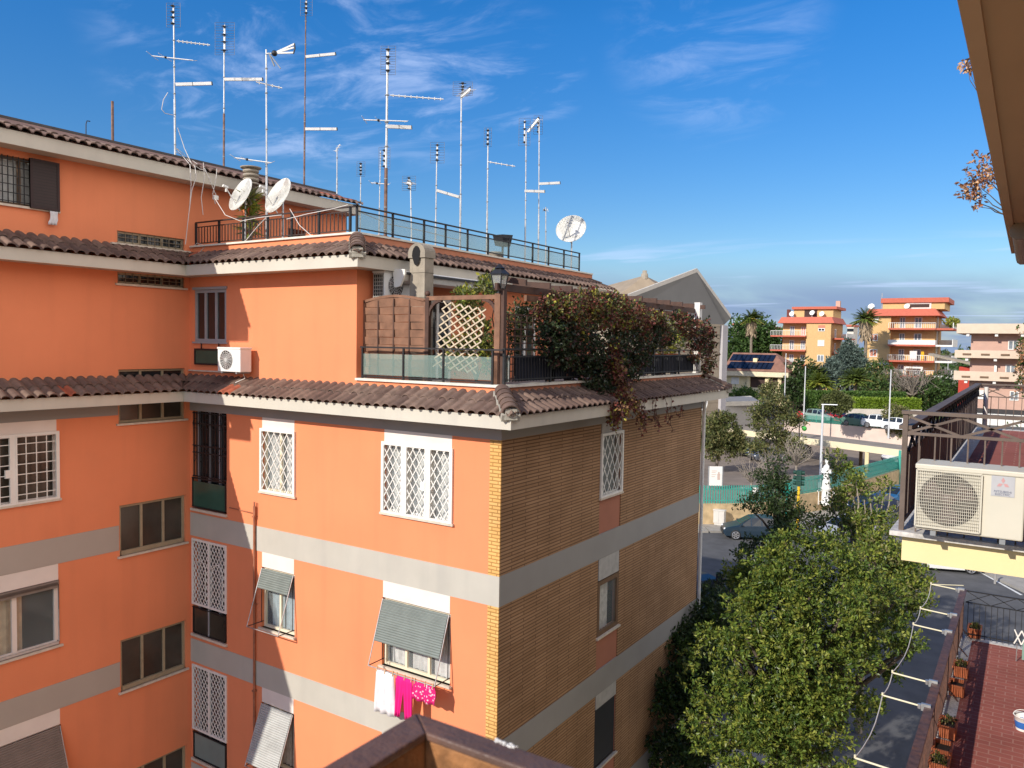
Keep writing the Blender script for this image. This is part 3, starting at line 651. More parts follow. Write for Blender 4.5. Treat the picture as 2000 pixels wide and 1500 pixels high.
# rusty downpipe
mb = MB(mat('rust orange pipe', (.34,.13,.07), .7, .25, 6)); mb.tube([S.p(-14.49, 0, .05), S.p(-14.49, 9.25, .05)], .028, 8)
for v in (9.0, 7.0, 5.0): S.box(mb, -14.53,-14.45, v, v+.03, 0, .09)
mb.tube([S.p(-14.49,9.05,.05), S.p(-14.49,9.35,.06), S.p(-14.45,9.35,.07), S.p(-14.45,9.05,.07)], .012, 6)
mb.tube([S.p(-15.4,9.10,.02), S.p(-14.5,9.08,.03)], .012, 6); mb.build('downpipe', bld)
mb = MB(ALU); mb.tube([(X0+.06, YN+.05, 0), (X0+.06, YN+.05, 11.5)], .05, 8); mb.build('downpipe', bld)
# ------------------------------------------------------------------ foliage and shared small builders
def rdir():
    z = R.uniform(-1,1); a = R.uniform(0,2*pi); s = sqrt(1-z*z); return V((s*cos(a), s*sin(a), z))
def leaf(mb, p, d, n, L, wd, m):
    sd = d.cross(n).normalized()*wd*.5; mid = p + d*L*.45
    mb.face([p, mid-sd+n*wd*.12, p+d*L - n*wd*.1, mid+sd+n*wd*.12], m)
def foliage(mb, lobes, ntips, per, size, mats, shell=.5, spread=.22, asp=.45, out=.7, drop=0.0, wts=None, bumpy=.18):
    vol = [(l[1][0]*l[1][1]*l[1][2])**(2/3.) for l in lobes]; tot = sum(vol)
    for (c, r), v in zip(lobes, vol):
        c = V(c); k = int(ntips*v/tot)+1
        ph = [R.uniform(0,6.28) for _ in range(6)]
        for _ in range(k):
            d = rdir(); rr = shell + (1-shell)*sqrt(R.random())
            rr *= 1 + bumpy*sin(4*d.x+ph[0])*sin(5*d.y+ph[1]) + bumpy*.8*sin(7*d.z+ph[2]+3*d.x)
            t = c + V((d.x*r[0], d.y*r[1], d.z*r[2]))*rr
            od = V((d.x/r[0], d.y/r[1], d.z/r[2])).normalized()
            m0 = R.choices(mats, wts)[0] if wts else R.choice(mats)
            for _ in range(per):
                ld = (od*out + rdir()*.9 + V((0,0,.25-drop))).normalized()
                nn = (rdir() + od*.8 + V((0,0,.5))).normalized()
                L = size*R.uniform(.65,1.25); leaf(mb, t + rdir()*spread*R.random(), ld, nn, L, L*asp*R.uniform(.8,1.3), m0 if R.random() < .7 else R.choice(mats))
def limbs(mb, base, tips, r0, m, kink=.12):
    base = V(base)
    for t in tips:
        t = V(t); n = 5; pts = []
        for i in range(n+1):
            f = i/n; p = base.lerp(t, f); p.z = base.z + (t.z-base.z)*(f**.8)
            if 0 < i < n: p += rdir()*kink*(t-base).length*.25
            pts.append(p)
        mb.tube(pts, [r0*(1-.75*i/n) for i in range(n+1)], 6, m)
def clumps(lobes, n, r0, r1, up=.15, inner=.72):
    w = [(l[1][0]*l[1][1]*l[1][2])**(2/3.) for l in lobes]; out = []
    for _ in range(n):
        c, r = R.choices(lobes, w)[0]; d = (rdir()+V((0,0,up))+(CAM-c).normalized()*.25).normalized(); f = R.uniform(inner,1.05)
        q = R.uniform(r0,r1); out.append((c+V((d.x*r[0],d.y*r[1],d.z*r[2]))*f, (q,q,q*R.uniform(.7,1.0))))
    return out
def px_lobes(specs, sx=1.0, sz=1.0): return [(atD(px, py, D), (r*sx, r*sx, r*sz)) for px, py, D, r in specs]
# ------------------------------------------------------------------ terrace of the top storey
ZT = 12.255
g = 'railings of the roof terraces'
t = thing('terrace_railing', 'black iron terrace railing with frosted glass panels in front of the woven wood fence', 'railing', (-9.6, Y0+.05, ZT))
yr = Y0+.04; px_posts = [708, 788, 866, 962]
xs = [onY(p, 715, yr).x for p in px_posts]
mb = MB(IRON); mb.bar((xs[0]-.05, yr, 12.88), (X0-.02, yr, 12.88), .045, .03); mb.build('top_rail', t)
mb = MB(IRON); mb.bar((xs[0], yr, 12.30), (xs[-1], yr, 12.30), .03, .025); mb.build('bottom_rail', t)
for x in xs: mb = MB(IRON); mb.bar((x, yr, ZT), (x, yr, 12.87), .035, .035); mb.build('post', t)
for a, b in zip(xs, xs[1:]):
    mb = MB(FROST); mb.box(a+.03, b-.03, yr-.006, yr+.006, 12.33, 12.75); mb.build('glass_panel', t)
t = thing('terrace_railing', 'black iron bar railing under the hanging creeper along the brick side', 'railing', (X0-.05, 17, ZT))
xr = X0-.05; RAILB = t
mb = MB(IRON); mb.bar((xr, Y0+.1, 12.90), (xr, YN-.2, 12.90), .045, .03); mb.build('top_rail', t)
mb = MB(IRON); mb.bar((xr, Y0+.1, 12.34), (xr, YN-.2, 12.34), .03, .02); mb.build('bottom_rail', t)
mb = MB(IRON); y = Y0+.2
while y < YN-.3: mb.bar((xr, y, 12.3), (xr, y, 12.78), .014, .014); y += .105
mb.bar((xr, Y0+.1, 12.76), (xr, YN-.2, 12.76), .03, .02); mb.build('bars', t)
for y in (Y0+.12, 13.5, 15.2, 16.9, 18.6, 20.3, YN-.22): mb = MB(IRON); mb.bar((xr, y, ZT), (xr, y, 12.89), .04, .04); mb.build('post', t)
mb = MB(ALU)
for yy in (Y0+.15, Y0+.32): mb.box(X0-.10, X0-.07, yy, yy+.03, 12.3, 12.78)
mb.build('glass_channel', t)
mb = MB(FROST); mb.box(X0-.09, X0-.08, Y0+.18, Y0+.32, 12.3, 12.76); mb.build('glass_panel', t)
# woven fence
yf = Y0+.22; xa, xb = onY(711,640,yf).x, onY(833,640,yf).x
t = thing('woven_fence_panel', 'reddish woven wood fence panel with arched top on the terrace', 'fence', ((xa+xb)/2, yf, ZT))
zb = 12.30; zt = lambda u: 13.80+.10*sin(pi*u)
mb = MB(WOODR); n = 10
for i in range(n):
    z0 = zb+.04+(1.50)*i/n; z1 = z0+.142
    K = 16; fr_ = []; 
    for k in range(K+1):
        u = k/K; x = xa+.05+(xb-xa-.1)*u; off = .010*sin(2*pi*(u*2+.25)) * (1 if i%2 else -1)
        top = z1 if i < n-1 else max(z1, zt(u)-.03)
        fr_.append((x, off, z0+.004*sin(9*u+i), top+.004*sin(7*u+i*2)))
    for a, b in zip(fr_, fr_[1:]):
        mb.face([(a[0],yf-.012+a[1],a[2]),(b[0],yf-.012+b[1],b[2]),(b[0],yf-.004+b[1]-.014,b[3]),(a[0],yf-.004+a[1]-.014,a[3])], None, True)
        mb.face([(a[0],yf-.004+a[1]-.014,a[3]),(b[0],yf-.004+b[1]-.014,b[3]),(b[0],yf+.01,b[3]),(a[0],yf+.01,a[3])])
mb.build('woven_boards', t)
mb = MB(WOODD)
for u in (.25,.5,.75): x = xa+(xb-xa)*u; mb.box(x-.015, x+.015, yf-.034, yf-.022, zb, zt(u)-.05)
mb.build('batten', t)
mb = MB(WOODR); mb.box(xa, xa+.055, yf-.03, yf+.03, ZT, 13.80); mb.box(xb-.055, xb, yf-.03, yf+.03, ZT, 13.80)
for k in range(12): u0, u1 = k/12, (k+1)/12; mb.bar((xa+(xb-xa)*u0, yf, zt(u0)), (xa+(xb-xa)*u1, yf, zt(u1)), .06, .05, None, (0,0,1))
mb.build('panel_frame', t)
for x in (xa-.05,): mb = MB(WOODD); mb.box(x-.04,x+.04,yf-.04,yf+.04,ZT,13.86); mb.ball((x,yf,13.92),.05,10); mb.build('post', t)
# arched timber frame beside it
xc = onY(835,600,yf).x; xd = onY(975,600,yf).x
t = thing('arched_timber_frame', 'brown timber arch frame between the woven fence and the lantern post', 'trellis', ((xc+xd)/2, yf, ZT))
mb = MB(WOODD); mb.box(xc-.03,xc+.06,yf-.04,yf+.04,ZT,13.86); mb.ball((xc,yf,13.93),.055,10); mb.build('post', t)
mb = MB(WOODR); mb.box(xd-.07,xd+.05,yf-.05,yf+.05,ZT,13.90); mb.build('post', t)
mb = MB(WOODR); mb.box(xc,xd,yf-.035,yf+.035,13.80,13.88); mb.build('beam', t)
mb = MB(WOODD)
for s, x in ((1,xc+.05),(-1,xd-.06)):
    for k in range(6):
        a0, a1 = pi/2*k/6, pi/2*(k+1)/6
        mb.bar((x+s*.3*(1-cos(a0)), yf, 13.5+.3*sin(a0)), (x+s*.3*(1-cos(a1)), yf, 13.5+.3*sin(a1)), .05, .06)
mb.build('corner_bracket', t)
# pale diamond lattice leaning behind the glass
yl = Y0+.13; q = [onY(866,588,yl), onY(950,604,yl), onY(930,730,yl), onY(846,716,yl)]
t = thing('diamond_lattice', 'pale wooden diamond lattice leaning between green shrub and frosted glass', 'trellis', q[3])
mb = MB(WOODP)
def bl(u, v): return (q[0]*(1-u)+q[1]*u)*(1-v)+(q[3]*(1-u)+q[2]*u)*v
n = 5; nv = 8
for k in range(-nv, n+1):
    for s in (1,-1):
        u0, v0, u1, v1 = k/n, 0, k/n+nv/n, 1.0
        if s < 0: u0, u1 = 1-u0, 1-u1
        tt = sorted([(0-u0)/(u1-u0), (1-u0)/(u1-u0)]); ta, tb = max(0,tt[0]), min(1,tt[1])
        if tb-ta < .06: continue
        off = V((0,.008*s,0)); mb.bar(bl(u0+(u1-u0)*ta, ta)+off, bl(u0+(u1-u0)*tb, tb)+off, .026, .012, None, (0,-1,0))
mb.build('laths', t)
t = thing('climbing_shrub', 'yellow green climbing shrub behind the pale diamond lattice', 'shrub', onY(940,745,Y0+.5)*1.0)
lb = [(onY(915,600,Y0+.75),(.28,.2,.3)),(onY(935,660,Y0+.6),(.34,.2,.42)),(onY(905,575,Y0+.9),(.25,.2,.14)),(onY(955,690,Y0+.5),(.2,.15,.35)),(onY(895,690,Y0+.6),(.3,.2,.35)),(onY(948,560,Y0+.8),(.16,.15,.2))]
mb = MB(); foliage(mb, lb, 520, 6, .095, L_YEL+L_OLIVE, .2, .12); mb.build('foliage', t)
mb = MB(BARK); limbs(mb, onY(930,745,Y0+.6), [c for c,_ in lb], .018, BARK); mb.build('stems', t)
t = thing('climbing_shrub', 'dark green shrub leaves under the white awning casing', 'shrub', (-9.2, 13.6, 12.1))
lb = [(onY(960,555,13.3),(.25,.2,.25)),(onY(1005,640,13.6),(.2,.2,.5)),(onY(1030,615,14.2),(.3,.2,.25))]
mb = MB(); foliage(mb, lb, 260, 6, .09, L_DARK+L_OLIVE, .2, .12); mb.build('foliage', t)
mb = MB(BARK); limbs(mb, (-9.2,13.6,12.05), [c for c,_ in lb], .02, BARK); mb.build('stems', t)
# lantern
lp = V((xd, yf, 13.90))
t = thing('lantern', 'black four sided lantern on top of the timber corner post', 'lamp', lp)
mb = MB(BLACKP); mb.lathe(lp, [(.05,0),(.06,.02),(.025,.03),(.025,.07),(.09,.09)], 8); mb.build('base', t)
mb = MB(BLACKP)
for a in range(4):
    c, s_ = cos(pi/4+a*pi/2), sin(pi/4+a*pi/2); c2, s2 = cos(pi/4+(a+1)*pi/2), sin(pi/4+(a+1)*pi/2)
    mb.bar(lp+V((c*.10,s_*.10,.09)), lp+V((c*.16,s_*.16,.34)), .018); mb.bar(lp+V((c*.16,s_*.16,.34)), lp+V((c2*.16,s2*.16,.34)), .02)
    mb.face([lp+V((c*.185,s_*.185,.35)), lp+V((c2*.185,s2*.185,.35)), lp+V((c2*.07,s2*.07,.46)), lp+V((c*.07,s_*.07,.46))])
mb.lathe(lp, [(.1,.45),(.06,.48),(.03,.52),(0,.54)], 8); mb.build('frame', t)
mb = MB(glass_mat('lantern glass', (.6,.6,.58), .35, .1))
for a in range(4):
    c, s_ = cos(pi/4+a*pi/2), sin(pi/4+a*pi/2); c2, s2 = cos(pi/4+(a+1)*pi/2), sin(pi/4+(a+1)*pi/2)
    mb.face([lp+V((c*.10,s_*.10,.09)), lp+V((c2*.10,s2*.10,.09)), lp+V((c2*.155,s2*.155,.34)), lp+V((c*.155,s_*.155,.34))])
mb.build('glass', t)
# square lattice on the brick side
t = thing('square_lattice', 'dark brown square lattice next to the timber corner post', 'trellis', (X0-.15, 12.9, ZT))
mb = MB(WOODD)
for i in range(8): y = 12.15+i*.21; mb.box(X0-.17,X0-.155,y,y+.022,12.3,13.55)
for i in range(10): z = 12.35+i*.13; mb.box(X0-.155,X0-.14,12.1,13.7,z,z+.022)
mb.box(X0-.2,X0-.12,13.62,13.72,ZT,13.85); mb.build('laths', t)
# pergola
t = thing('pergola', 'dark brown timber pergola over the terrace with creeper growing on it', 'pergola', (-9.5, 17, 12.05))
for y in (11.98, 13.75, 16.6, 19.35): mb = MB(WOODD); mb.box(X0-.22,X0-.12,y-.05,y+.05,12.03,13.95); mb.build('post', t)
mb = MB(mat('white post paint', (.72,.70,.66), .6, .08, 6)); mb.box(X0-.2,X0-.04,21.75,21.95,12.03,14.25); mb.build('post', t)
mb = MB(WOODD); mb.box(X0-.24,X0-.18,11.8,21.95,13.95,14.08); mb.build('beam', t)
mb = MB(WOODR); mb.box(X0-.75,X0-.69,13.6,21.9,13.86,13.98); mb.build('beam', t)
mb = MB(WOODD); mb.box(X0-1.5,X0-1.43,15.0,21.9,14.1,14.2); mb.build('beam', t)
for i in range(12):
    y = 12.3+i*.86; xi = X0-.3-min(1.3,i*.45); mb = MB(WOODD); mb.hexa([(xi,y,14.12),(X0+.1,y,14.06),(X0+.1,y+.06,14.06),(xi,y+.06,14.12),(xi,y,14.23),(X0+.1,y,14.17),(X0+.1,y+.06,14.17),(xi,y+.06,14.23)]); mb.build('rafter', t)
# creeper
def XP(px, py, x=X0+.05): return onX(px, py, x)
mb = MB(mat('dark navy screen cloth', (.008,.010,.022), .85, .3, 4)); mb.box(X0-.13,X0-.12,12.35,21.6,12.30,12.78); mb.build('screen_cloth', RAILB)
t = thing('creeper', 'big dark green and red creeper spilling over the terrace railing and eave', 'creeper', (X0, 15.6, ZT))
up = [(XP(1100,600),.42),(XP(1150,590),.40),(XP(1195,598),.42),(XP(1240,612),.36),(XP(1275,622),.34),(XP(1120,630),.40),(XP(1170,620),.42)]
lo = [(XP(1140,690),.52),(XP(1190,680),.55),(XP(1230,670),.48),(XP(1265,665),.38),(XP(1160,735),.45),(XP(1195,745),.40),(XP(1215,710),.42),(XP(1130,660),.42),(XP(1280,640),.3),(XP(1100,650),.35)]
mb = MB(); foliage(mb, [(c,(r*.8,r*1.25,r*.8)) for c,r in lo+[(XP(1085,640),.42),(XP(1075,665),.34),(XP(1150,770),.36),(XP(1090,645),.36),(XP(1170,765,X0+.2),.32),(XP(1195,775,X0+.25),.28),(XP(1110,690),.3),(XP(1095,700),.28),(XP(1300,655),.3),(XP(1250,700),.34),(XP(1230,725),.32)]], 3000, 6, .075, L_VGR+[L_RED[1]], .35, .12, .6, wts=[5,4,1], drop=.4); mb.build('foliage', t)
mb = MB(); foliage(mb, [(c,(r*.8,r*1.3,r*.62)) for c,r in up+[(XP(1085,605),.38),(XP(1210,620),.42)]], 1900, 6, .075, L_RED+L_OLIVE+[L_VGR[1], L_YEL[0]], .4, .12, .6, wts=[4,4,3.5,2,1.5,2,1.5,2]); 
foliage(mb, [(XP(1245,640),(.35,.5,.35)),(XP(1285,650),(.3,.4,.3)),(XP(1205,665),(.18,.25,.6)),(XP(1090,610),(.2,.4,.25))], 420, 6, .08, L_RED+[L_OLIVE[0]], .4, .12, .6); mb.build('red_foliage', t)
tr = [(XP(1200,700,X0+.3),(.14,.2,.35)),(XP(1212,745,X0+.4),(.16,.22,.35)),(XP(1218,785,X0+.62),(.22,.3,.25)),(XP(1205,800,X0+.66),(.2,.25,.16)),(XP(1240,790,X0+.62),(.12,.3,.12)),(XP(1200,820,X0+.6),(.08,.12,.2)),(XP(1255,815,X0+.6),(.06,.3,.12))]
mb = MB(); foliage(mb, tr, 420, 6, .085, L_RED+[L_YEL[0]], .2, .12, .6, drop=.6, wts=[3,3,4,.6]); mb.build('trailing_shoots', t)
mb = MB(mat('vine stem', (.10,.06,.045), .9))
for k in range(16):
    a = V((X0+R.uniform(.45,.66), R.uniform(16.2,19.2), 11.85)); pts = [a]
    for j in range(5): a = a+V((R.uniform(-.03,.05), R.uniform(-.06,.10), -R.uniform(.06,.22))); pts.append(a)
    mb.tube(pts, .006, 4)
    for p in pts[1:]:
        for _ in range(3): leaf(mb, p, (rdir()+V((0,0,-.6))).normalized(), rdir(), .07, .05, R.choice(L_RED[:2]))
mb.build('bare_tendrils', t)
t = thing('creeper', 'smaller red creeper around the white far post of the terrace', 'creeper', (X0, 21, ZT))
lb = [(XP(1345,640),(.3,.5,.35)),(XP(1368,650),(.3,.5,.4)),(XP(1380,665),(.25,.4,.35)),(XP(1360,690),(.25,.4,.3)),(XP(1385,700),(.18,.3,.35)),(XP(1330,625),(.3,.5,.2)),(XP(1378,730),(.15,.3,.25))]
mb = MB(); foliage(mb, lb, 620, 6, .09, L_RED+L_VGR+[L_OLIVE[0]], .3, .12, .6, wts=[3,4,2,2,2,1]); mb.build('foliage', t)
t = thing('terrace_shrub', 'yellow leaved shrub in the sun behind the dark pergola post', 'shrub', (X0-1.2, 20.6, 12.05))
lb = [(XP(1325,640,X0-1.0),(.35,.4,.5)),(XP(1318,665,X0-1.0),(.4,.4,.4)),(XP(1130,640,X0-.9),(.5,.5,.5))]
mb = MB(); foliage(mb, lb, 420, 6, .09, L_YEL+[L_OLIVE[2]], .2, .12, .5); mb.build('foliage', t)
mb = MB(BARK); limbs(mb, (X0-1.2,20.6,12.05), [c for c,_ in lb[:2]], .02, BARK); mb.build('stems', t)
for i, y in enumerate((14.3, 18.9, 20.2)):
    t = thing('planter_box', ['long terracotta planter behind the bars near the lattice','long terracotta planter behind the bars right of the creeper','long terracotta planter at the far end of the bar railing'][i], 'planter', (X0-.35, y, 12.03), 'planters along the terrace railing')
    mb = MB(TERRA); mb.hexa([(X0-.42,y-.45,12.55),(X0-.20,y-.45,12.55),(X0-.20,y+.45,12.55),(X0-.42,y+.45,12.55),(X0-.46,y-.5,12.80),(X0-.16,y-.5,12.80),(X0-.16,y+.5,12.80),(X0-.46,y+.5,12.80)]); mb.build('box', t)
    mb = MB(IRON); mb.box(X0-.4,X0-.22,y-.4,y-.37,12.03,12.55); mb.box(X0-.4,X0-.22,y+.37,y+.4,12.03,12.55); mb.box(X0-.32,X0-.30,y-.37,y+.37,12.4,12.43); mb.build('stand', t)
    mb = MB(); foliage(mb, [((X0-.3,y,12.88),(.14,.45,.12))], 60, 5, .08, L_YEL+L_OLIVE, .1, .08); mb.build('plant', t)
# concrete flue on the terrace
cy = Y0+.75; fa, fb = onY(800,575,cy).x, onY(829,575,cy).x
t = thing('concrete_flue', 'square weathered concrete flue with arched vent top on the terrace', 'chimney', ((fa+fb)/2, cy, 12.03))
mb = MB(CONC); mb.box(fa, fb, cy, cy+.28, 12.03, 14.78)
for z in (12.7,13.3,13.9,14.4): mb.box(fa-.004, fb+.004, cy-.004, cy+.284, z-.006, z+.006, mat('mortar joint', (.16,.14,.11), .95))
mb.build('shaft', t)
mb = MB(CONC); cxm = (fa+fb)/2; rr = (fb-fa)/2+.025; K = 12
arc = [(cxm+rr*cos(pi*k/K), 14.80+rr*.85*sin(pi*k/K)) for k in range(K+1)]
mb.extrude([(cxm+rr,cy-.03,14.70)]+[(x,cy-.03,z) for x,z in arc]+[(cxm-rr,cy-.03,14.70)], (0,.34,0)); mb.build('cap', t)
mb = MB(DARKIN); K = 14; mb.face([(cxm+.115*cos(2*pi*k/K)*(1.0 if sin(2*pi*k/K)>0 else .8), cy-.036, 14.74+.20*sin(2*pi*k/K)) for k in range(K)]); mb.build('vent_dark_disc', t)  # flat dark disc painted for the shade inside the vent
# awning cassette
a = onX(782,522,XU+.62); b = onX(948,552,XU+.62)
t = thing('awning_cassette', 'long white awning cassette under the upper eave behind the concrete flue', 'awning', (XU+.6, a.y, 14.2))
mb = MB(ALU); mb.extrude([(XU+.50,a.y,14.44),(XU+.72,a.y,14.44),(XU+.74,a.y,14.38),(XU+.68,a.y,14.24),(XU+.55,a.y,14.20),(XU+.50,a.y,14.20)], (0,b.y-a.y,0)); mb.build('casing', t, .01)
mb = MB(WHITEP); mb.extrude([(XU+.46,a.y-.05,14.48),(XU+.78,a.y-.05,14.46),(XU+.78,a.y-.05,14.36),(XU+.66,a.y-.05,14.12),(XU+.50,a.y-.05,14.10)], (0,.05,0)); mb.build('end_cap', t)
mb = MB(mat('dark awning slot', (.03,.03,.035), .6)); mb.box(XU+.74,XU+.78,a.y,b.y,14.36,14.41); mb.build('front_bar', t)
# ------------------------------------------------------------------ air conditioners on the facade
def ac_unit(label, o, u, n, wd, dp, ht, m, fan_u, grid=False, group=None):
    """o = lower left front corner, u along the front, n outward normal"""
    o = V(o); u = V(u); n = V(n); up = V((0,0,1)); P = lambda a, b, c: o+u*a+up*b-n*c
    t = thing('air_conditioner', label, 'air conditioner', o+u*wd/2-n*dp/2, group)
    mb = MB(m); mb.hexa([P(0,0,0),P(wd,0,0),P(wd,0,dp),P(0,0,dp),P(0,ht,0),P(wd,ht,0),P(wd,ht,dp),P(0,ht,dp)]); mb.build('casing', t, .012)
    mb = MB(m); e = .012; mb.hexa([P(-e,ht-.03,-e),P(wd+e,ht-.03,-e),P(wd+e,ht-.03,dp+e),P(-e,ht-.03,dp+e),P(-e,ht+.012,-e),P(wd+e,ht+.012,-e),P(wd+e,ht+.012,dp+e),P(-e,ht+.012,dp+e)]); mb.build('lid', t, .01)
    r = ht*.40; c = P(fan_u, ht*.5, 0)
    mb = MB(mat('painted fan hollow', (.045,.035,.033), .7, .2, 6)); K = 28
    mb.face([c+n*.004+u*r*cos(2*pi*k/K)+up*r*sin(2*pi*k/K) for k in range(K)]); mb.build('fan_dark_disc', t)  # flat dark disc paints the shade inside the fan opening
    mb = MB(mat('fan blades', (.13,.09,.085), .5, .2, 5))
    for k in range(3):
        a0 = k*2*pi/3; ps = []
        for j in range(7): a = a0+j*.16; ps.append((r*.28, a, .006)); 
        mb.face([c+n*.007+u*rr*cos(a)+up*rr*sin(a) for rr, a in [(r*.22,a0),(r*.9,a0+.1),(r*.93,a0+.6),(r*.8,a0+1.1),(r*.25,a0+.9)]])
    mb.lathe(c, [(r*.24,.005),(r*.22,.012),(0,.014)], 16, None, n); mb.build('fan', t)
    mb = MB(m if grid else GALV)
    if grid:
        g0, g1, h0, h1 = fan_u-ht*.435, fan_u+ht*.435, ht*.055, ht*.935
        nn = 34
        for k in range(nn+1): a = g0+(g1-g0)*k/nn; mb.bar(P(a,h0,-.020), P(a,h1,-.020), .0030, .003, None, n)
        for k in range(19): b_ = h0+(h1-h0)*k/18; mb.bar(P(g0,b_,-.024), P(g1,b_,-.024), .0036, .003, None, n)
        for q0, q1 in (((g0,h0),(g1,h0)),((g0,h1),(g1,h1)),((g0,h0),(g0,h1)),((g1,h0),(g1,h1))): mb.bar(P(*q0,-.018), P(*q1,-.018), .012, .012, None, n)
    else:
        for k in range(1,6): rr = r*k/5; mb.tube([c+n*.018+u*rr*cos(2*pi*j/20)+up*rr*sin(2*pi*j/20) for j in range(21)], .004, 4, m, False)
        for k in range(8): a = k*pi/8; mb.bar(c+n*.018+u*r*cos(a)+up*r*sin(a), c+n*.018-u*r*cos(a)-up*r*sin(a), .005, .005, m)
    mb.build('fan_grille', t)
    mb = MB(GREYPL)
    for a in (wd*.18, wd*.82): mb.hexa([P(a-.02,-.04,0),P(a+.02,-.04,0),P(a+.02,-.04,dp+.05),P(a-.02,-.04,dp+.05),P(a-.02,-.002,0),P(a+.02,-.002,0),P(a+.02,-.002,dp+.05),P(a-.02,-.002,dp+.05)])
    mb.build('bracket', t); return t, P
t, P = ac_unit('small white air conditioner fixed low on the sunlit orange wall', (-15.28, Y0-.42, 12.27), (1,0,0), (0,-1,0), .78, .30, .53, ACWH, .30)
mb = MB(CABLE); mb.tube([P(.6,0,.2), P(.62,-.15,.25), P(.5,-.22,.15), P(.35,-.3,.1)], .012, 6); mb.build('hose', t)
t, P = ac_unit('grey white air conditioner hung under the upper eave beside the concrete flue', (XU+.42, 12.10, 13.86), (0,1,0), (1,0,0), .86, .32, .56, ACWH, .33)
mb = MB(mat('coil grid', (.35,.34,.31), .6))
for k in range(7): z = 13.9+k*.075; mb.box(XU+.12,XU+.38,12.085,12.095,z,z+.014)
for k in range(6): x = XU+.13+k*.05; mb.box(x,x+.01,12.08,12.09,13.88,14.38)
mb.build('side_grille', t)
mb = MB(DARKIN); mb.box(XU+.12,XU+.39,12.092,12.097,13.88,14.37); mb.build('coil', t)
# ------------------------------------------------------------------ laundry at the window
cm = [mat('white towel cloth', (.74,.70,.72), .95, .06, 12, .2), mat('magenta cloth', (.72,.008,.20), .85, .08, 6, .1), MATS['white towel cloth']]
def spotted():
    m = mat('magenta spotted cloth', (.66,.012,.16), .85, .05, 6); nt = m.node_tree; N = nt.nodes; L = nt.links
    vo = N.new('ShaderNodeTexVoronoi'); vo.inputs['Scale'].default_value = 17; tc = N.new('ShaderNodeTexCoord'); L.new(tc.outputs['Object'], vo.inputs['Vector'])
    rp = N.new('ShaderNodeValToRGB'); rp.color_ramp.elements[0].position = .27; rp.color_ramp.elements[0].color = (1,1,1,1); rp.color_ramp.elements[1].position = .33; rp.color_ramp.elements[1].color = (0,0,0,1)
    L.new(vo.outputs['Distance'], rp.inputs['Fac']); mx = N.new('ShaderNodeMixRGB'); b = N['Principled BSDF']; src = b.inputs['Base Color'].links[0].from_socket
    L.new(rp.outputs['Color'], mx.inputs[0]); L.new(src, mx.inputs[1]); mx.inputs[2].default_value = (.85,.5,.6,1); L.new(mx.outputs[0], b.inputs['Base Color']); return m
def cloth(name, label, cat, outline, m, seed):
    """outline: rows of (v, u0, u1)"""
    mb = MB(m); nu = 12; rows = []
    for i, (v, a, b) in enumerate(outline):
        rows.append([S.p(a+(b-a)*j/nu, v, .425 + .028*sin(j*1.4+seed+.2*i)*min(1,.25+i*.2)) for j in range(nu+1)])
    vs = [p for r in rows for p in r]; mb.mesh(vs, [(i*(nu+1)+j, i*(nu+1)+j+1, (i+1)*(nu+1)+j+1, (i+1)*(nu+1)+j) for i in range(len(rows)-1) for j in range(nu)], None, True)
    o = mb.build(name); sm = o.modifiers.new('Solidify', 'SOLIDIFY'); sm.thickness = .008
    return tag(o, label, cat, 'laundry hung under the propped shutter')
cloth('towel', 'white towel hanging at the left of the pink laundry', 'towel', [(6.635-.105*i, -10.42-.004*i, -9.98+.004*i) for i in range(9)], cm[0], 0)
mbp = MB(cm[1])
def legs(u0, u1):
    nu = 10
    for (a0, a1, b0, b1) in ((u0, (u0+u1)/2, u0-.03, (u0+u1)/2-.09), ((u0+u1)/2, u1, (u0+u1)/2+.04, u1+.0)):
        rows = []
        for i in range(10):
            f = max(0, (i-3)/6); a = a0+(b0-a0)*f; b = a1+(b1-a1)*f; v = 6.635-.088*i
            rows.append([S.p(a+(b-a)*j/nu, v, .425+.022*sin(j*1.5+a0*9)*min(1,.2+i*.2)) for j in range(nu+1)])
        mbp.mesh([p for r in rows for p in r], [(i*(nu+1)+j, i*(nu+1)+j+1, (i+1)*(nu+1)+j+1, (i+1)*(nu+1)+j) for i in range(9) for j in range(nu)], None, True)
legs(-9.93, -9.51); o = mbp.build('trousers'); o.modifiers.new('Solidify','SOLIDIFY').thickness = .008
tag(o, 'magenta pink trousers hanging upright from the window laundry rail', 'trousers', 'laundry hung under the propped shutter')
cloth('shorts', 'magenta white spotted cloth on the right of the laundry rail', 'cloth', [(6.635-.07*i, -9.48-.008*i, -8.99+.012*i+(.03*sin(i))) for i in range(6)], spotted(), 2)
t = thing('clothes_pegs', 'row of small pegs clipped along the window laundry rail', 'pegs', S.p(-9.8, 6.62, .6))
mb = MB(mat('wooden peg', (.6,.4,.22), .7))
for u in (-10.40,-10.2,-10.0,-9.9,-9.7,-9.53,-9.45,-9.2,-9.02): mb.bar(S.p(u,6.60,.44), S.p(u+.01,6.70,.43), .015, .02)
mb.build('peg', t)
tag_ = MB(mat('white gauze', (.7,.68,.70), .9)); nu = 8
rows = [[W.p(8.48+.16*j/nu+(-.02 if i>3 else 0)*i*.3, 15.53-.055*i, .09+.015*sin(j*2+i)) for j in range(nu+1)] for i in range(6)]
tag_.mesh([p for r in rows for p in r], [(i*(nu+1)+j, i*(nu+1)+j+1, (i+1)*(nu+1)+j+1, (i+1)*(nu+1)+j) for i in range(5) for j in range(nu)], None, True)
o = tag_.build('gauze_rag'); o.modifiers.new('Solidify','SOLIDIFY').thickness = .006; tag(o, 'scrap of white gauze dangling below the brown louvred shutter', 'rag')
